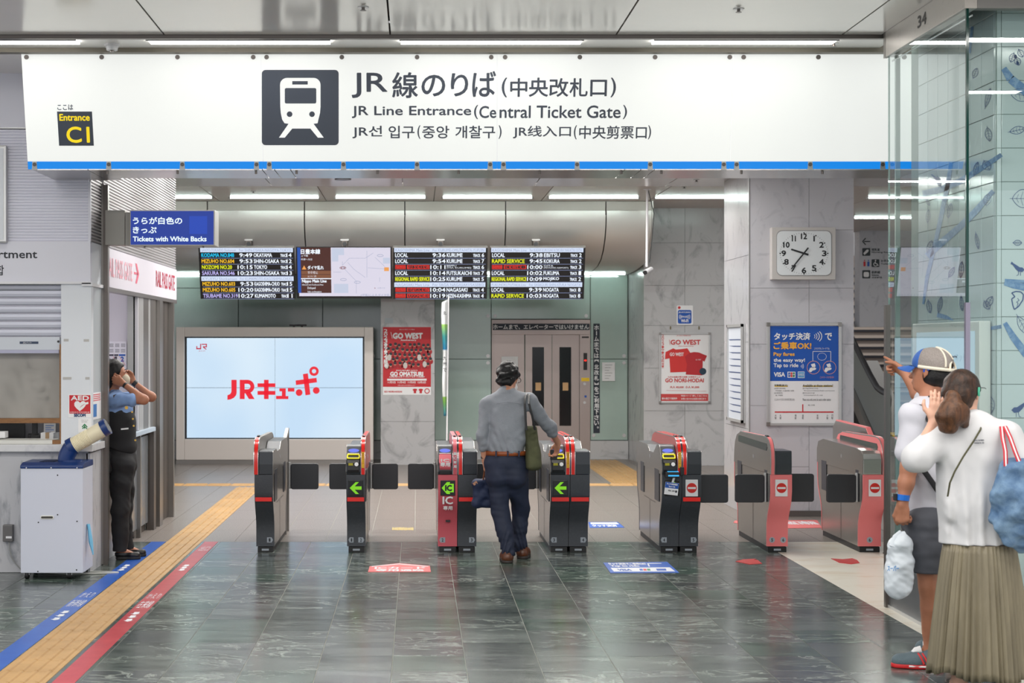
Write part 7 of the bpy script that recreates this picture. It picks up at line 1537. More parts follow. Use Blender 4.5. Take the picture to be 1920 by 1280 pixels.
for h_, k_, a_ in ((hipL, knL, anL), (hipR, knR, anR)): S.cone(h_, k_, .096, .074, .045); S.cone(k_, a_, .074, .058, .03); S.cone(a_+V3(0, 0, .02), a_+V3(0, .01, -.03), .057, .060, .02)
S.ell(J(935, 892, 12.76), (.075, .07, .085), .04); S.ell(J(968, 892, 12.76), (.075, .07, .085), .04)
S.warp(folds(.009, 30, 5)); S.warp(lambda X, Y, Z: .006*np.sin((Z+.3*np.sin(X*14))*60)*np.clip((.32-Z)*5, 0, 1)); S.cut((0, 0, fZ(849, 12.8)), (0, 0, 1)); S.cut((0, 0, .055), (0, 0, -1)); S.mesh('trousers', mat('trousers_navy', (34, 42, 66), .7, noise=(8, (28, 36, 58), .4, .6), bump=(300, .1)), A)
bz = fZ(849, 12.8); pts = [(fX(949, 12.82)+.162*math.cos(t*PI/16), 12.82+.119*math.sin(t*PI/16)) for t in range(32)]
mb = MB(); n = 32; mb.add([(x, y, z) for z in (bz-.018, bz+.018) for x, y in pts], [(i, (i+1) % n, n+(i+1) % n, n+i) for i in range(n)]); b_ = mb.build('belt', mat('belt_tan', (150, 78, 40), .4), A, smooth=True); md = b_.modifiers.new('s', 'SOLIDIFY'); md.thickness = .006; md.offset = 1
for x in (930, 952, 973): MB().box(fX(x, 12.7)-.006, fX(x, 12.7)+.006, 12.688, 12.70, bz-.022, bz+.024).build('belt_loop', mat('trousers_navy'), b_)
S = SD(hc-.2, hc+.2, .005); r_, f_, u_ = frame(fdir); Pm = lambda a, b, z: hc+r_*a+f_*b+u_*z; M_ = [r_, f_, u_]
S.ell(Pm(0, -.018, .028), (.092, .104, .104), .02, M_); S.ell(Pm(0, -.06, -.035), (.078, .05, .07), .03, M_); S.ell(Pm(0, .11, -.045), (.10, .09, .10), .03, M_, op='sub'); S.ell(Pm(.1, .03, -.06), (.05, .06, .075), .02, M_, op='sub'); S.ell(Pm(-.1, .03, -.06), (.05, .06, .075), .02, M_, op='sub')
S.warp(folds(.009, 90, 8)); S.mesh('hair', hair_b, A)
e_ = Pm(.078, .0, 0)
MB().tube([Pm(.085, -.01, .012), Pm(.085, .04, .016), Pm(.078, .095, .012)], .0025, 6).tube([Pm(.078, .098, .012)+u_*(.02*math.sin(a))+f_*.0+(r_*-.022+r_*.022*math.cos(a)) for a in np.linspace(0, 6.28, 14)], .0025, 6).build('glasses', black, A)
S = SD(hc-.2, hc+.2, .005); S.ell(Pm(0, .075, -.06), (.062, .045, .055), .01, M_); S.mesh('face_mask', mat('mask_white', (226, 226, 226), .8), A)
MB().tube([Pm(.086, -.012, .008), Pm(.074, .03, -.035), Pm(.055, .06, -.06)], .002, 6).build('mask_strap', mat('mask_white'), A)
MB().cyl(wrL+V3(0, 0, .012), wrL+V3(0, 0, .034), .033, 18).build('watch', black, A)
lth = mat('shoe_brown', (104, 58, 34), .3, noise=(20, (66, 40, 30), .4, .7)); sol = mat('sole_dark', (58, 50, 48), .6)
shoe('shoe', (anL[0]-.005, anL[1]-.065, 0), (-.05, 1), lth, sol, A, .27, .05, .085); shoe('shoe', (anR[0]+.012, anR[1]-.065, 0), (.22, 1), lth, sol, A, .27, .05, .085)
# tote, straps
tt = thing('tote_bag', 'olive green tote bag with black straps on the man\'s shoulder', 'bag', J(1000, 881, 12.78))
olive = mat('canvas_olive', (84, 86, 58), .8, noise=(6, (72, 74, 50), .4, .6), bump=(300, .15))
S = SD(J(1000, 840, 12.72)-V3(.16, .16, .25), J(1000, 840, 12.72)+V3(.16, .3, .25), .005)
a1, a2, a3, a4 = J(988, 803, 12.78), J(1003, 803, 12.8), J(991, 873, 12.78), J(1010, 872, 12.8)
S.cone(a1, a3, .018, .024, .03, ((0, 1, 0), 3.2)); S.cone(a2, a4, .014, .024, .03, ((0, 1, 0), 3.2)); S.cone(a1*.5+a2*.5, a3*.5+a4*.5, .03, .045, .04, ((0, 1, 0), 2.2)); S.warp(folds(.005, 30, 4)); S.cut(J(1000, 798, 12.8), (0, 0, 1)); S.cut(J(1000, 881, 12.8), (0, 0, -1)); S.mesh('bag_body', olive, tt)
mb = MB(); mb.tube([J(987, 806, 12.68), J(985, 780, 12.68), J(984, 757, 12.69), J(985, 742, 12.76), J(989, 737, 12.84), J(994, 745, 12.92)], .009, 8, ((0, 1, 0), .35)); mb.build('strap', black, tt, smooth=True)
mb = MB(); mb.tube([J(1003, 806, 12.72), J(998, 780, 12.69), J(992, 757, 12.69), J(991, 742, 12.77), J(994, 737, 12.85), J(1000, 746, 12.94)], .009, 8, ((0, 1, 0), .35)); mb.build('strap', black, tt, smooth=True)
tb_ = thing('hand_bag', 'dark navy soft bag with brown handles in the man\'s lowered hand', 'bag', J(905, 957, 12.9))
S = SD(J(905, 925, 12.9)-V3(.2, .14, .2), J(905, 925, 12.9)+V3(.25, .14, .2), .005)
b1, b2, b3, b4 = J(893, 906, 12.9), J(925, 900, 12.92), J(893, 943, 12.9), J(935, 945, 12.92)
for p, q in ((b1, b2), (b3, b4), (b1, b3), (b2, b4), (b1, b4), (b3, b2)): S.cone(p, q, .032, .032, .03, ((0, 1, 0), 1.3))
S.warp(folds(.006, 30, 14)); S.mesh('bag_body', mat('bag_navy', (28, 40, 72), .7, bump=(300, .12)), tb_)
for dx in (0, 8): MB().tube([J(906+dx*.6, 899, 12.88), J(908+dx*.2, 884, 12.86), J(909, 872, 12.85)], .006, 8).build('handle', mat('handle_brown', (120, 70, 44), .5), tb_, smooth=True)
MB().add([J(886, 906, 12.84), J(893, 901, 12.84), J(896, 906, 12.84), J(889, 910, 12.84)], [(0, 1, 2, 3)]).build('leather_tab', mat('tab_tan', (176, 128, 100), .6), tb_)
pw = wrR+V3(-.03, .05, -.10); solo(MB().box(pw[0]-.03, pw[0]+.03, pw[1]-.005, pw[1]+.006, pw[2]-.045, pw[2]+.04), 'card_case', black, 'black card case in the man\'s hand over the reader', 'card case', bevel=.003)

# ---------- B: uniformed woman leaning at the booth
B = person('woman in station uniform with face mask, both hands raised to her ears', (fX(228, 13.0), 13.0, 0))
yb = 13.0; hc = J(217, 700, 12.98); fdir = (1, .12, .08)
shN, shF = J(214, 749, 12.84), J(222, 748, 13.12); elN, elF = J(270, 749, 12.78), J(284, 744, 13.08); wrN, wrF = J(231, 719, 12.86), J(250, 716, 13.06)
hipN, hipF = J(228, 872, 12.94), J(232, 872, 13.07); knN, knF = J(226, 955, 12.92), J(231, 955, 13.08); anN, anF = J(225, 1031, 12.92), J(236, 1026, 13.1)
S = SD((-2.75, 12.5, 0), (-2.05, 13.45, 1.70), .0055)
head(S, hc, fdir, sc=.92); S.cone(J(213, 738, 12.99), hc+V3(-.02, 0, -.06), .046, .044, .03); S.chain([J(218, 760, 12.98), J(224, 800, 12.99), J(228, 850, 13)], [.085, .075, .085], .05, ((0, 1, 0), 1.25)); S.cone(shN, shF, .04, .04, .04)
limb(S, shN, elN, wrN, (.040, .035, .022)); limb(S, shF, elF, wrF, (.040, .035, .022)); hand(S, wrN, V3(-1, .12, .42), V3(0, 1, 0), V3(.3, 0, 1), 'pinch', .85); hand(S, wrF, V3(-.7, -.1, .8), V3(0, -1, 0), V3(.3, 0, 1), 'pinch', .85)
for h_, k_, a_ in ((hipN, knN, anN), (hipF, knF, anF)): S.cone(h_, k_, .07, .048); S.cone(k_, a_, .045, .030); S.cone(a_, a_+V3(.10, 0, -.035), .030, .022, .02)
S.mesh('body', skin2, B)
S = SD((-2.75, 12.6, .85), (-2.1, 13.4, 1.42), .0055); fl_ = ((0, 1, 0), 1.22)
S.chain([J(217, 750, 12.98), J(222, 772, 12.98), J(224, 800, 12.99), J(227, 845, 13)], [.090, .110, .082, .080], .05, fl_); S.cone(shN+V3(0, .03, 0), shF-V3(0, .03, 0), .056, .056, .04); S.cone(shN, shN*.4+elN*.6, .060, .056, .03); S.cone(shF, shF*.4+elF*.6, .060, .056, .03); S.cone(J(214, 738, 12.98), J(215, 744, 12.98), .056, .066, .02)
S.warp(folds(.012, 36, 21)); S.mesh('shirt', mat('uniform_blue', (128, 158, 206), .75, bump=(300, .1)), B)
S = SD((-2.75, 12.6, .8), (-2.1, 13.4, 1.36), .0055)
S.chain([J(220, 775, 12.98), J(226, 800, 12.99), J(229, 835, 13)], [.124, .112, .124], .05, fl_); S.ell(J(241, 785, 12.98), (.045, .10, .06), .05); S.cut(J(200, 790, 13)+V3(0, 0, .05), nrm((-1.0, 0, .85))); S.cut(J(220, 762, 13), (0, 0, 1)); S.cut(J(230, 843, 13), nrm((-.35, 0, -1))); S.warp(folds(.003, 30, 22)); vest = S.mesh('vest', mat('vest_black', (24, 24, 28), .8, bump=(300, .1)), B)
gold = mat('button_gold', (200, 160, 80), .3, .9)
for x, y in ((247.5, 772), (249, 785), (250.5, 798), (253.5, 825)): MB().disc(J(x, y, 12.87), (.4, -1, 0), .008, 12, .005).build('button', gold, vest)
MB().disc(J(237, 764, 12.845), (.2, -1, 0), .014, 14, .004).build('badge', gold, vest); MB().add([J(225, 803, 12.845), J(241, 801.5, 12.845), J(241, 804.5, 12.845), J(225, 806, 12.845)], [(0, 1, 2, 3)]).build('pocket_pen', paper, vest)
MB().add([J(212, 741, 12.775), J(219, 738, 12.79), J(218.5, 744, 12.79), J(213.5, 748.5, 12.775)], [(0, 1, 2, 3)]).build('epaulette', mat('epaulette', (70, 54, 46), .7), B)
S = SD((-2.85, 12.6, 0), (-2.1, 13.4, 1.05), .0055); S.ell(J(227, 862, 13), (.115, .16, .13), .05); S.cone(J(227, 842, 13), J(227, 862, 13), .105, .115, .04, fl_)
for h_, k_, a_ in ((hipN, knN, anN), (hipF, knF, anF)): S.cone(h_, k_, .098, .074, .04); S.cone(k_, a_, .074, .060, .03); S.cone(a_, a_+V3(0, 0, -.03), .060, .066, .02)
S.warp(folds(.009, 28, 24)); S.cut((0, 0, fZ(838, 13)), (0, 0, 1)); S.cut((0, 0, .07), (0, 0, -1)); S.mesh('trousers', mat('trousers_black', (22, 22, 26), .75, bump=(300, .1)), B)
S = SD(J(203, 866, 12.9)-.12, J(203, 866, 12.9)+V3(.12, .12, .14), .005); S.cone(J(205, 852, 12.9), J(205, 880, 12.9), .032, .034, .02, ((0, 1, 0), 1.4)); S.mesh('pouch', mat('vest_black'), B)
S = SD(hc-.24, hc+.2, .005); r_, f_, u_ = frame(fdir); Pm = lambda a, b, z: hc+r_*a+f_*b+u_*z; M_ = [r_, f_, u_]
S.ell(Pm(0, -.018, .026), (.084, .100, .098), .02, M_); S.ell(Pm(0, -.062, -.045), (.075, .045, .085), .04, M_); S.ell(Pm(0, .112, -.035), (.12, .085, .098), .02, M_, op='sub'); S.warp(folds(.003, 70, 28)); S.mesh('hair', hair_b, B)
MB().tube([Pm(0, -.09, -.09), Pm(.01, -.10, -.14), Pm(.01, -.085, -.2)], [.035, .03, .014], 12).build('hair_tail', hair_b, B, smooth=True)
S = SD(hc-.2, hc+.2, .005); S.ell(Pm(0, .062, -.058), (.058, .052, .054), .01, M_); S.mesh('face_mask', mat('mask_beige', (196, 186, 166), .8), B)
MB().cyl(wrN*.93+elN*.07, wrN*.85+elN*.15, .026, 16).build('hair_band', black, B); MB().cyl(wrF*1.0+elF*.0, wrF*.84+elF*.16, .028, 16).build('watch', black, B)
for s in (-1, 1): MB().ell if False else None
eb = MB().tube([Pm(.03, .088, .028), Pm(.048, .078, .026)], .0028, 6).tube([Pm(-.03, .088, .028), Pm(-.048, .078, .026)], .0028, 6); eb.build('eyebrows', hair_b, B)
ey = MB().tube([Pm(.020, .088, .006), Pm(.032, .089, .008), Pm(.046, .080, .004)], .0026, 6).tube([Pm(-.020, .088, .006), Pm(-.032, .089, .008), Pm(-.046, .080, .004)], .0026, 6); ey.build('eyelashes', black, B)
for (a_, hy) in ((anN, 12.93), (anF, 13.12)):
    shoe('shoe', (a_[0]-.05, a_[1], 0), (1, .05), mat('pump_black', (20, 20, 22), .35), mat('pump_sole', (30, 30, 32), .6), B, .235, .038, .048)
cdm = thing('ticket_fan', 'white and green cards standing by the booth column behind the woman\'s head', 'cards', J(203, 735, 13.1)); MB().add([J(194, 711, 13.12), J(203, 704, 13.12), J(211, 712, 13.12), J(202, 722, 13.12)]+[J(194, 711, 13.13), J(203, 704, 13.13), J(211, 712, 13.13), J(202, 722, 13.13)], [(0, 1, 2, 3), (7, 6, 5, 4), (0, 4, 5, 1), (1, 5, 6, 2), (2, 6, 7, 3), (3, 7, 4, 0)]).build('card', paper, cdm)
MB().add([J(197, 711, 13.117), J(203, 706.5, 13.117), J(206, 710, 13.117), J(200, 715, 13.117)], [(0, 1, 2, 3)]).build('green_print', greenp, cdm); MB().add([J(193, 722, 13.1), J(204, 715, 13.1), J(211, 720, 13.1), J(199, 737, 13.1)], [(0, 1, 2, 3)]).build('card', paper, cdm)

# ---------- C: man with the cap, pointing
C_ = person('man in mesh cap and white shirt pointing, holding a plastic bag', (2.8, 8.57, 0))
Yc_ = 8.6; hc = J(1744, 697, 8.62); fdir = (-.80, .60, .05); fb = nrm((-.8, .6, 0)); rt = V3(.6, .8, 0)
shL, shR = J(1708, 781, 8.46), J(1760, 772, 8.74); elL = J(1704, 878, 8.42); wrL = J(1692, 945, 8.40); elR = J(1722, 738, 9.02)+V3(0, 0, 0); wrR = J(1697, 700, 9.10)
hipL, hipR = J(1734, 985, 8.5), J(1758, 985, 8.66); knL, knR = J(1742, 1098, 8.5), J(1775, 1095, 8.8); anL, anR = J(1745, 1222, 8.56), J(1790, 1205, 8.9)
S = SD((2.3, 8.1, 0), (3.15, 9.45, 1.78), .0055)
head(S, hc, fdir, sc=1.0); S.cone(J(1742, 755, 8.60), hc+V3(.01, 0, -.06), .056, .053, .03); S.chain([J(1736, 800, 8.6), J(1738, 870, 8.6), J(1742, 960, 8.6)], [.095, .085, .09], .04, (tuple(fb), .75)); S.cone(shL, shR, .04, .04, .03)
S.cone(shL, elL, .048, .041); S.cone(elL, elL*.6+wrL*.4, .042, .039); S.cone(elL*.6+wrL*.4, wrL, .039, .028); limb(S, shR, elR, wrR, (.048, .040, .027))
hand(S, wrL, V3(.0, .0, -1), V3(.75, .3, 0), V3(-.7, .6, 0), 'fist', 1.); d_ = J(1668, 681, 9.2)-wrR; hand(S, wrR, d_, V3(-.3, .1, -1), V3(.2, -1, .1), 'point', 1.0)
S.cone(hipL, knL, .08, .055); calf(S, knL, anL, (.8, -.3, 0), .054, .036); S.cone(hipR, knR, .08, .055); calf(S, knR, anR, (.8, -.3, 0), .054, .036)
for a_ in (anL, anR): S.cone(a_, a_+V3(-.08, .03, -.05), .036, .03)
S.mesh('body', skin2, C_)
S = SD((2.3, 8.1, .7), (3.2, 9.2, 1.55), .0055); fl_ = (tuple(fb), .78)
S.chain([J(1736, 788, 8.6), J(1738, 830, 8.6), J(1737, 890, 8.6), J(1737, 960, 8.6)], [.145, .152, .140, .142], .06, fl_); S.cone(shL, shR, .064, .064, .05); S.cone(J(1742, 760, 8.6), J(1741, 772, 8.6), .064, .09, .03); S.cone(shL, shL*.35+elL*.65, .070, .078, .03); S.cone(shR, shR*.4+elR*.6, .07, .07, .03)
S.warp(folds(.011, 22, 31)); S.cut(shL*.30+elL*.70, nrm(elL-shL)) if False else None; S.cut(J(1737, 967, 8.55), (0, 0, -1)); S.mesh('t_shirt', mat('cotton_white', (206, 206, 216), .8, bump=(260, .1)), C_)
S = SD((2.3, 8.1, .3), (3.2, 9.2, .95), .0055); S.ell(J(1744, 985, 8.6), (.15, .15, .13), .05)
for h_, k_ in ((hipL, knL), (hipR, knR)): S.cone(h_, h_*.22+k_*.78+V3(0, 0, 0), .112, .106, .04)
S.warp(folds(.011, 24, 33)); S.cut((0, 0, fZ(1072, 8.5)), (0, 0, -1)); S.cut((0, 0, fZ(948, 8.55)), (0, 0, 1)); S.mesh('shorts', mat('shorts_grey', (74, 76, 84), .8, bump=(260, .1)), C_)
# cap
r_, f_, u_ = frame((-.80, .60, .12)); Pm = lambda a, b, z: hc+r_*a+f_*b+u_*z; M_ = [r_, f_, u_]
S = SD(hc-.22, hc+.22, .004); S.ell(Pm(0, -.012, .045), (.092, .112, .092), .01, M_); S.cut(Pm(0, 0, .018), -u_); S.ell(Pm(0, -.125, .02), (.045, .05, .042), .006, M_, op='sub'); S.ell(Pm(0, -.012, .035), (.084, .104, .088), .004, M_, op='sub')
cap = S.mesh('cap_mesh', mat('cap_mesh', (150, 142, 138), .8, noise=(300, (128, 120, 116), .45, .55)), C_)
S = SD(hc-.22, hc+.22, .004); S.ell(Pm(0, -.012, .045), (.094, .114, .094), .01, M_); S.cut(Pm(0, .045, 0), -f_); S.cut(Pm(0, 0, .018), -u_); S.mesh('cap_front', mat('cap_blue', (44, 92, 170), .7), cap)
bm_ = MB(); k = 10; ring0 = [Pm(.078*math.cos(a), .055+.062*math.sin(a), .022) for a in np.linspace(.1, PI-.1, k)]; ring1 = [Pm(.080*math.cos(a), .075+.105*math.sin(a), .005-.012*math.cos(a)**2) for a in np.linspace(.1, PI-.1, k)]
bm_.add(ring0+ring1+[p-u_*.006 for p in ring0]+[p-u_*.006 for p in ring1], [(i, i+1, k+i+1, k+i) for i in range(k-1)]+[(2*k+i, 3*k+i, 3*k+i+1, 2*k+i+1) for i in range(k-1)]+[(k+i, k+i+1, 3*k+i+1, 3*k+i) for i in range(k-1)]+[(i, 2*k+i, 2*k+i+1, i+1) for i in range(k-1)]); bm_.build('cap_brim', mat('cap_blue'), cap, smooth=True)
cream_c = mat('cap_cream', (224, 216, 200), .8)
for a in (-2.25, -1.57, -.9):
    pts = [Pm(.0935*math.cos(a)*math.cos(b), -.012+.1135*math.sin(a)*math.cos(b), .045+.0935*math.sin(b)) for b in np.linspace(-.05 if a != -1.57 else .42, 1.5, 9)]; MB().tube(pts, .0055, 6).build('cap_seam', cream_c, cap, smooth=True)
pts = [Pm(.094*math.cos(a), -.012+.114*math.sin(a), .026) for a in np.linspace(-3.5, .35, 26) if not (-1.95 < a < -1.19)]
MB().tube([Pm(.094*math.cos(a), -.012+.114*math.sin(a), .026) for a in np.linspace(-3.6, -1.15-.0, 22)], .009, 8, (tuple(u_), 1.0)).tube([Pm(.094*math.cos(a), -.012+.114*math.sin(a), .026) for a in np.linspace(-1.15, .4, 12)], .009, 8).build('cap_band', cream_c, cap, smooth=True)
MB().tube([Pm(.046*math.cos(a), -.124+.012*math.sin(a)-.0, .022+.05*math.sin(a)) for a in np.linspace(0, PI, 14)], .006, 8).build('cap_arch', cream_c, cap, smooth=True)
mb = MB(); mb.text('Tennis Player', hc+f_*-.126+u_*.092-r_*.045, tuple(r_), tuple(nrm(u_+f_*.45)), .085, .014, .001); mb.build('lettering', mat('thread_navy', (60, 64, 84), .7), cap)
S = SD(hc-.2, hc+.2, .005); S.ell(Pm(0, -.03, -.012), (.082, .088, .075), .02, M_); S.ell(Pm(0, .09, -.03), (.12, .08, .09), .02, M_, op='sub'); S.cut(Pm(0, 0, .03), u_); S.warp(folds(.003, 90, 36)); S.mesh('hair', hair_b, C_)
MB().tube([Pm(-.086, -.02, .012), Pm(-.09, -.012, .028), Pm(-.088, .004, .026), Pm(-.086, .004, .0)], .0065, 8).build('ear_piece', mat('ear_blue', (30, 80, 190), .4), C_, smooth=True)
sb = mat('strap_black', (36, 36, 40), .8)
MB().tube([J(1702, 775, 8.42), J(1712, 765, 8.44), J(1726, 764, 8.46), J(1738, 775, 8.44), J(1744, 790, 8.42)], .022, 8, ((.0, -1, .3), .3)).build('wide_strap', sb, C_, smooth=True); MB().tube([J(1722, 868, 8.42), J(1745, 900, 8.43), J(1762, 925, 8.44), J(1776, 948, 8.46)], .015, 8, ((0, 1, 0), .25)).build('sling_strap', sb, C_, smooth=True)
MB().tube([hc+V3(-.035, -.075, -.13), hc+V3(0, -.095, -.15), hc+V3(.04, -.08, -.12)], .004, 6).build('neck_cord', sb, C_, smooth=True)
MB().cyl(wrL+V3(.0, 0, .022), wrL+V3(.003, 0, .052), .036, 20, .037).build('watch_band', mat('band_blue', (24, 112, 214), .4), C_); MB().box(wrL[0]-.045, wrL[0]-.032, wrL[1]-.02, wrL[1]+.02, wrL[2]+.02, wrL[2]+.058).build('watch_face', black, C_, bevel=.004)
MB().cyl(anL+V3(0, 0, .01), anL+V3(0, 0, .055), .041, 18, .042).build('sock', paper, C_, smooth=True)
up = mat('sneaker_grey', (88, 104, 112), .7, bump=(120, .3)); so = mat('sneaker_red', (206, 40, 44), .5)
hl = (anL[0]+.065, anL[1]-.03, 0); s_ = shoe('sneaker', hl, (-1, .22), up, so, C_, .285, .05, .095)
d0 = nrm((-1, .22, 0)); rr_ = V3(d0[1], -d0[0], 0)
for k in (0, .022): MB().tube([np.array(hl)+d0*(.10+k)-V3(0, .052, -.03), np.array(hl)+d0*(.115+k)-V3(0, .046, -.065), np.array(hl)+d0*(.125+k)-V3(0, .03, -.085)], .006, 6).build('red_stripe', so, s_, smooth=True)
MB().tube([np.array(hl)+d0*.12+V3(0, -.0, .10), np.array(hl)+d0*.15+V3(0, .0, .092), np.array(hl)+d0*.17+V3(0, -.01, .082)], [.022, .02, .012], 10).build('laces', paper, s_, smooth=True)
MB().tube([np.array(hl)+d0*.06-V3(0, .0505, -.016), np.array(hl)+d0*.20-V3(0, .0515, -.016)], .005, 6).build('white_stripe', paper, s_, smooth=True)
shoe('sneaker', (anR[0]+.065, anR[1], 0), (-1, .3), up, so, C_, .285, .05, .095)
# plastic bag
pb = thing('plastic_bag', 'translucent white plastic bag with blue print hanging from the man\'s hand', 'bag', J(1688, 1114, 8.42))
pm = bpy.data.materials.new('thin_plastic'); pm.use_nodes = True; nt = pm.node_tree; b = nt.nodes['Principled BSDF']; b.inputs['Base Color'].default_value = lin((226, 234, 242))+(1,); b.inputs['Roughness'].default_value = .3; b.inputs['Alpha'].default_value = .78
S = SD(J(1688, 1060, 8.4)-V3(.14, .12, .25), J(1688, 1060, 8.4)+V3(.14, .12, .25), .0045)
S.chain([J(1687, 1020, 8.4), J(1686, 1055, 8.4), J(1685, 1098, 8.4)], [.058, .062, .064], .04, ((0, 1, 0), .8)); S.cone(J(1675, 1070, 8.4), J(1672, 1098, 8.4), .035, .035, .03); S.cone(J(1700, 1070, 8.4), J(1701, 1104, 8.4), .028, .028, .03); S.cone(J(1678, 1026, 8.4), J(1697, 1026, 8.4), .03, .03, .03); S.warp(folds(.010, 60, 41)); S.mesh('bag_body', pm, pb)
for pts in ([J(1674, 1025, 8.36), J(1679, 1006, 8.38), J(1689, 996, 8.4)], [J(1699, 1028, 8.36), J(1698, 1008, 8.38), J(1693, 996, 8.4)]): MB().tube(pts, [.022, .016, .010], 10, ((0, 1, 0), .3)).build('handle', pm, pb, smooth=True)
mb = MB(); mb.text('スーパー', J(1664, 1070, 8.33), (1, 0, 0), (0, 0, 1), .06, .028, .001); mb.build('lettering', mat('bag_blue', (90, 150, 210), .5), pb)

# ---------- D: woman with the ponytail
Dp = person('woman with ponytail in white shirt and olive pleated skirt, seen from behind', (2.86, 7.9, 0))
hc = J(1806, 737, 7.95); fdir = (.76, .65, -.04); fb = nrm((.25, 1, 0))
shL, shR = J(1768, 822, 7.92), J(1886, 818, 7.86); elL = J(1714, 858, 7.86); wrL = J(1752, 790, 7.90); elR = J(1922, 905, 7.8); wrR = J(1918, 985, 7.95)
hipL, hipR = J(1808, 1040, 7.9), J(1860, 1040, 7.88); knL, knR = J(1804, 1160, 7.9), J(1880, 1160, 7.85); anL, anR = J(1800, 1272, 7.9), J(1890, 1270, 7.84)
S = SD((2.4, 7.5, 0), (3.3, 8.45, 1.68), .0055)
head(S, hc, fdir, sc=.95); S.cone(J(1826, 800, 7.9), hc+V3(.0, -.01, -.06), .050, .046, .03); S.chain([J(1828, 840, 7.9), J(1832, 920, 7.9), J(1836, 1030, 7.9)], [.10, .09, .11], .05, ((0, 1, 0), .75)); S.cone(shL, shR, .042, .042, .04)
limb(S, shL, elL, wrL, (.040, .031, .024), .012); limb(S, shR, elR, wrR, (.040, .031, .024), .012); hand(S, wrL, V3(.15, .1, 1), V3(.5, .9, 0), V3(-1, 0, .2), 'open', .92); hand(S, wrR, V3(0, .3, -1), V3(-1, 0, 0), V3(0, 1, 0), 'fist', .92)
for h_, k_, a_ in ((hipL, knL, anL), (hipR, knR, anR)): S.cone(h_, k_, .08, .055); calf(S, k_, a_, (0, -1, 0), .055, .036); S.cone(a_, V3(a_[0], a_[1]+.05, .05), .037, .034, .02); S.cone(V3(a_[0], a_[1]-.01, .035), V3(a_[0], a_[1]+.12, .025), .032, .026, .02)
S.mesh('body', skin3, Dp)
S = SD((2.35, 7.45, .65), (3.3, 8.35, 1.5), .0055); fl_ = ((0, 1, 0), .78)
S.chain([J(1828, 828, 7.9), J(1828, 870, 7.9), J(1828, 930, 7.9), J(1828, 1015, 7.9)], [.155, .165, .170, .170], .06, fl_); S.cone(shL+V3(.02, 0, 0), shR, .066, .066, .06); S.cone(J(1828, 806, 7.9), J(1828, 816, 7.9), .078, .12, .03, ((0, 1, 0), .8))
S.cone(shL, shL*.1+elL*.9, .072, .082, .03); S.cone(shR, shR*.3+elR*.7, .075, .088, .04)
S.warp(folds(.011, 18, 52)); S.warp(lambda X, Y, Z: .011*np.sin((Z*.8-(X-2.8)*.9+.35*np.sin(X*7+Z*3))*27)*np.clip((1.25-Z)*3, 0, 1)); S.cut(J(1828, 1025, 7.75), (0, 0, -1)); S.cut(shL*.12+elL*.88, nrm(elL-shL)) if False else None
S.mesh('t_shirt', mat('cotton_soft', (208, 208, 211), .85, bump=(220, .08)), Dp)
# skirt: pleated tube
mb = MB(); nseg, nr = 220, 16; zt_, zb_2 = fZ(1018, 7.9), .075+.03; vs = []
rs = np.random.RandomState(4); ph = np.cumsum(.6+rs.rand(44)*.8); ph = ph/ph[-1]*2*PI
for j in range(nr+1):
    t = j/nr; z = zt_+(zb_2-zt_)*t
    for i in range(nseg):
        a = 2*PI*i/nseg; q = np.interp(a, np.concatenate([[0], ph]), np.arange(45)); pl_ = (abs((q % 1)-.5)*2)
        R = .165+.075*t**.8+(.008+.020*t)*(pl_-.5)+.012*t*math.sin(3*a+1.1)+.01*t*math.sin(5*a+2); zz = z+(t**3)*.02*math.sin(2*a+.6)+(t**3)*.012*math.sin(7*a)
        vs.append((fX(1836, 7.9)+R*1.05*math.cos(a)+.0*t, 7.9+R*.80*math.sin(a), zz))
mb.add(vs, [(j*nseg+i, (j+1)*nseg+i, (j+1)*nseg+(i+1) % nseg, j*nseg+(i+1) % nseg) for j in range(nr) for i in range(nseg)])
sk = mb.build('skirt', mat('skirt_olive', (138, 129, 107), .5, noise=(5, (112, 104, 86), .3, .7, (3, 3, .5)), spec=.5), Dp, smooth=True); md = sk.modifiers.new('s', 'SOLIDIFY'); md.thickness = .003
r_, f_, u_ = frame(fdir); Pm = lambda a, b, z: hc+r_*a+f_*b+u_*z; M_ = [r_, f_, u_]
S = SD(hc-.26, hc+.22, .005); S.ell(Pm(0, -.015, .022), (.090, .102, .100), .02, M_); S.ell(Pm(0, -.055, -.03), (.074, .055, .07), .04, M_); S.ell(Pm(0, .115, -.04), (.11, .075, .10), .02, M_, op='sub'); S.ell(Pm(.095, .03, -.05), (.04, .05, .07), .02, M_, op='sub'); S.warp(folds(.003, 60, 55)); S.mesh('hair', hair_br, Dp)
S = SD(hc-.32, hc+.2, .005); pk = J(1786, 748, 7.80); S.chain([J(1790, 745, 7.85), pk, J(1784, 775, 7.77), J(1782, 797, 7.78)], [.025, .030, .052, .040], .03); S.chain([pk, J(1800, 775, 7.78), J(1808, 796, 7.80)], [.028, .040, .022], .03); S.chain([pk, J(1772, 780, 7.78), J(1768, 802, 7.8)], [.025, .032, .016], .03); S.warp(folds(.006, 70, 57)); S.mesh('ponytail', mat('hair_light_brown', (98, 64, 42), .42, spec=.35, noise=(50, (50, 33, 24), .4, .7, (1, 1, .1)), bump=(140, .3)), Dp)
MB().tube([J(1786, 745, 7.815)+V3(.022*math.cos(a), .012*math.sin(a)-.0, .022*math.sin(a)) for a in np.linspace(0, 6.28, 14)], .006, 6).build('hair_tie', mat('tie_brown', (70, 50, 44), .7), Dp, smooth=True)
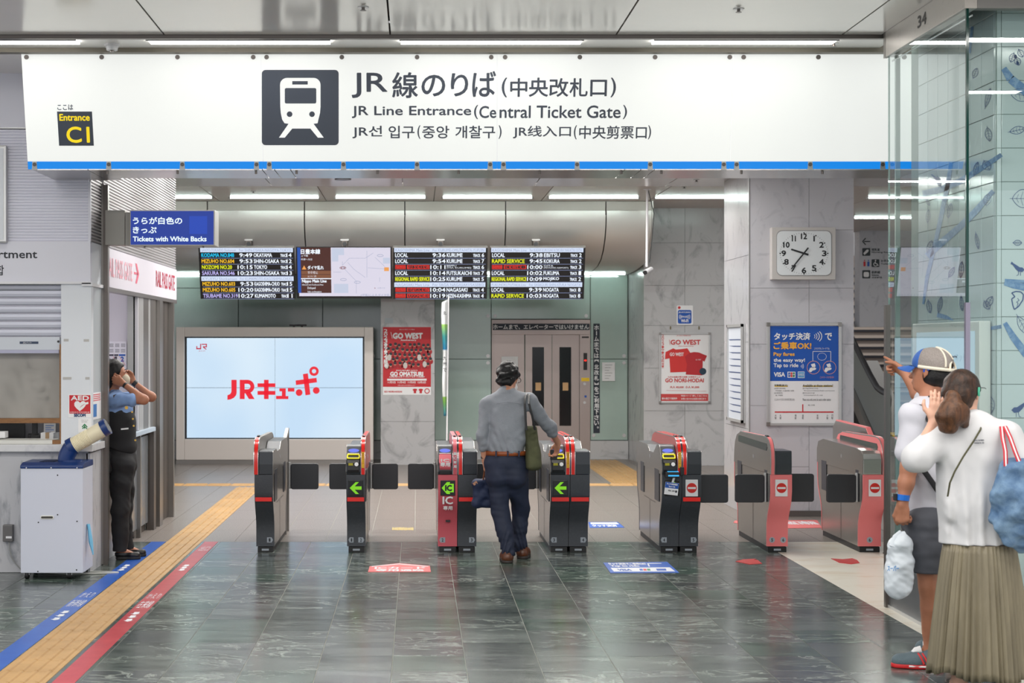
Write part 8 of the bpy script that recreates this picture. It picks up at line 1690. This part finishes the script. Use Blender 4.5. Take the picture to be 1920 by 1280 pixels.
MB().tube([Pm(.092, -.01, .03), Pm(.096, -.018, .01), Pm(.094, -.014, -.012)], .006, 8).build('ear_clip', mat('clip_teal', (70, 170, 140), .4), Dp, smooth=True); MB().tube([Pm(.088, .0, .03), Pm(.088, .05, .03), Pm(.07, .095, .026)], .002, 6).build('glasses', black, Dp)
ol = mat('strap_olive', (84, 82, 58), .8)
MB().tube([J(1842, 795, 7.84), J(1838, 806, 7.75), J(1826, 826, 7.745), J(1806, 856, 7.735), J(1790, 884, 7.735), J(1781, 905, 7.75), J(1777, 930, 7.8)], .006, 8, ((0, 1, 0), .5)).build('cross_strap', ol, Dp, smooth=True)
MB().tube([J(1820, 797, 7.82), J(1832, 793, 7.82), J(1842, 795, 7.84)], .004, 6).build('neck_cord', mat('cord_brown', (60, 44, 38), .6), Dp, smooth=True)
mb = MB(); mb.text('FOR ALL THE WORLD', J(1826, 827, 7.742), tuple(nrm((1, 0, .02))), (0, 0, 1), .05, .008, .0004); mb.text('TOMORROW 1970', J(1826, 832, 7.740), tuple(nrm((1, 0, .02))), (0, 0, 1), .05, .008, .0004); mb.build('lettering', mat('tee_ink', (80, 84, 96), .6), Dp)
for a_ in (anL, anR): shoe('sandal', (a_[0], a_[1]-.05, 0), (.05, 1), mat('sandal_dark', (60, 54, 50), .6), mat('pump_sole'), Dp, .245, .042, .035)
# striped-handle bag with denim jacket
dj = thing('shoulder_bag', 'blue denim bundle on red and white striped straps at the woman\'s side', 'bag', J(1900, 1028, 7.78))
S = SD(J(1905, 940, 7.7)-V3(.22, .2, .3), J(1905, 940, 7.7)+V3(.25, .2, .3), .005)
S.chain([J(1893, 880, 7.72), J(1884, 930, 7.70), J(1882, 985, 7.70), J(1888, 1005, 7.7)], [.045, .055, .05, .035], .03); S.chain([J(1912, 875, 7.72), J(1912, 940, 7.70), J(1905, 1000, 7.70), J(1900, 1012, 7.7)], [.045, .06, .05, .03], .03); S.chain([J(1920, 890, 7.74), J(1922, 960, 7.72), J(1922, 1015, 7.72)], [.05, .065, .05], .03)
S.warp(folds(.022, 26, 61)); S.warp(folds(.012, 60, 62)); S.mesh('denim_jacket', mat('denim', (112, 140, 168), .85, noise=(14, (74, 104, 140), .35, .65), bump=(240, .25)), dj)
st_r = mat('strap_red', (186, 44, 58), .7)
for pts in ([J(1878, 800, 7.78), J(1880, 820, 7.74), J(1885, 845, 7.70), J(1886, 874, 7.69)], [J(1884, 799, 7.78), J(1894, 820, 7.73), J(1904, 848, 7.70), J(1912, 868, 7.69)]):
    s_ = MB().tube(pts, .012, 8, ((0, 1, 0), .3)).build('strap', st_r, dj, smooth=True); MB().tube([p-V3(0, .0035, 0) for p in pts], .0035, 8, ((0, 1, 0), .5)).build('white_stripe', paper, s_, smooth=True)
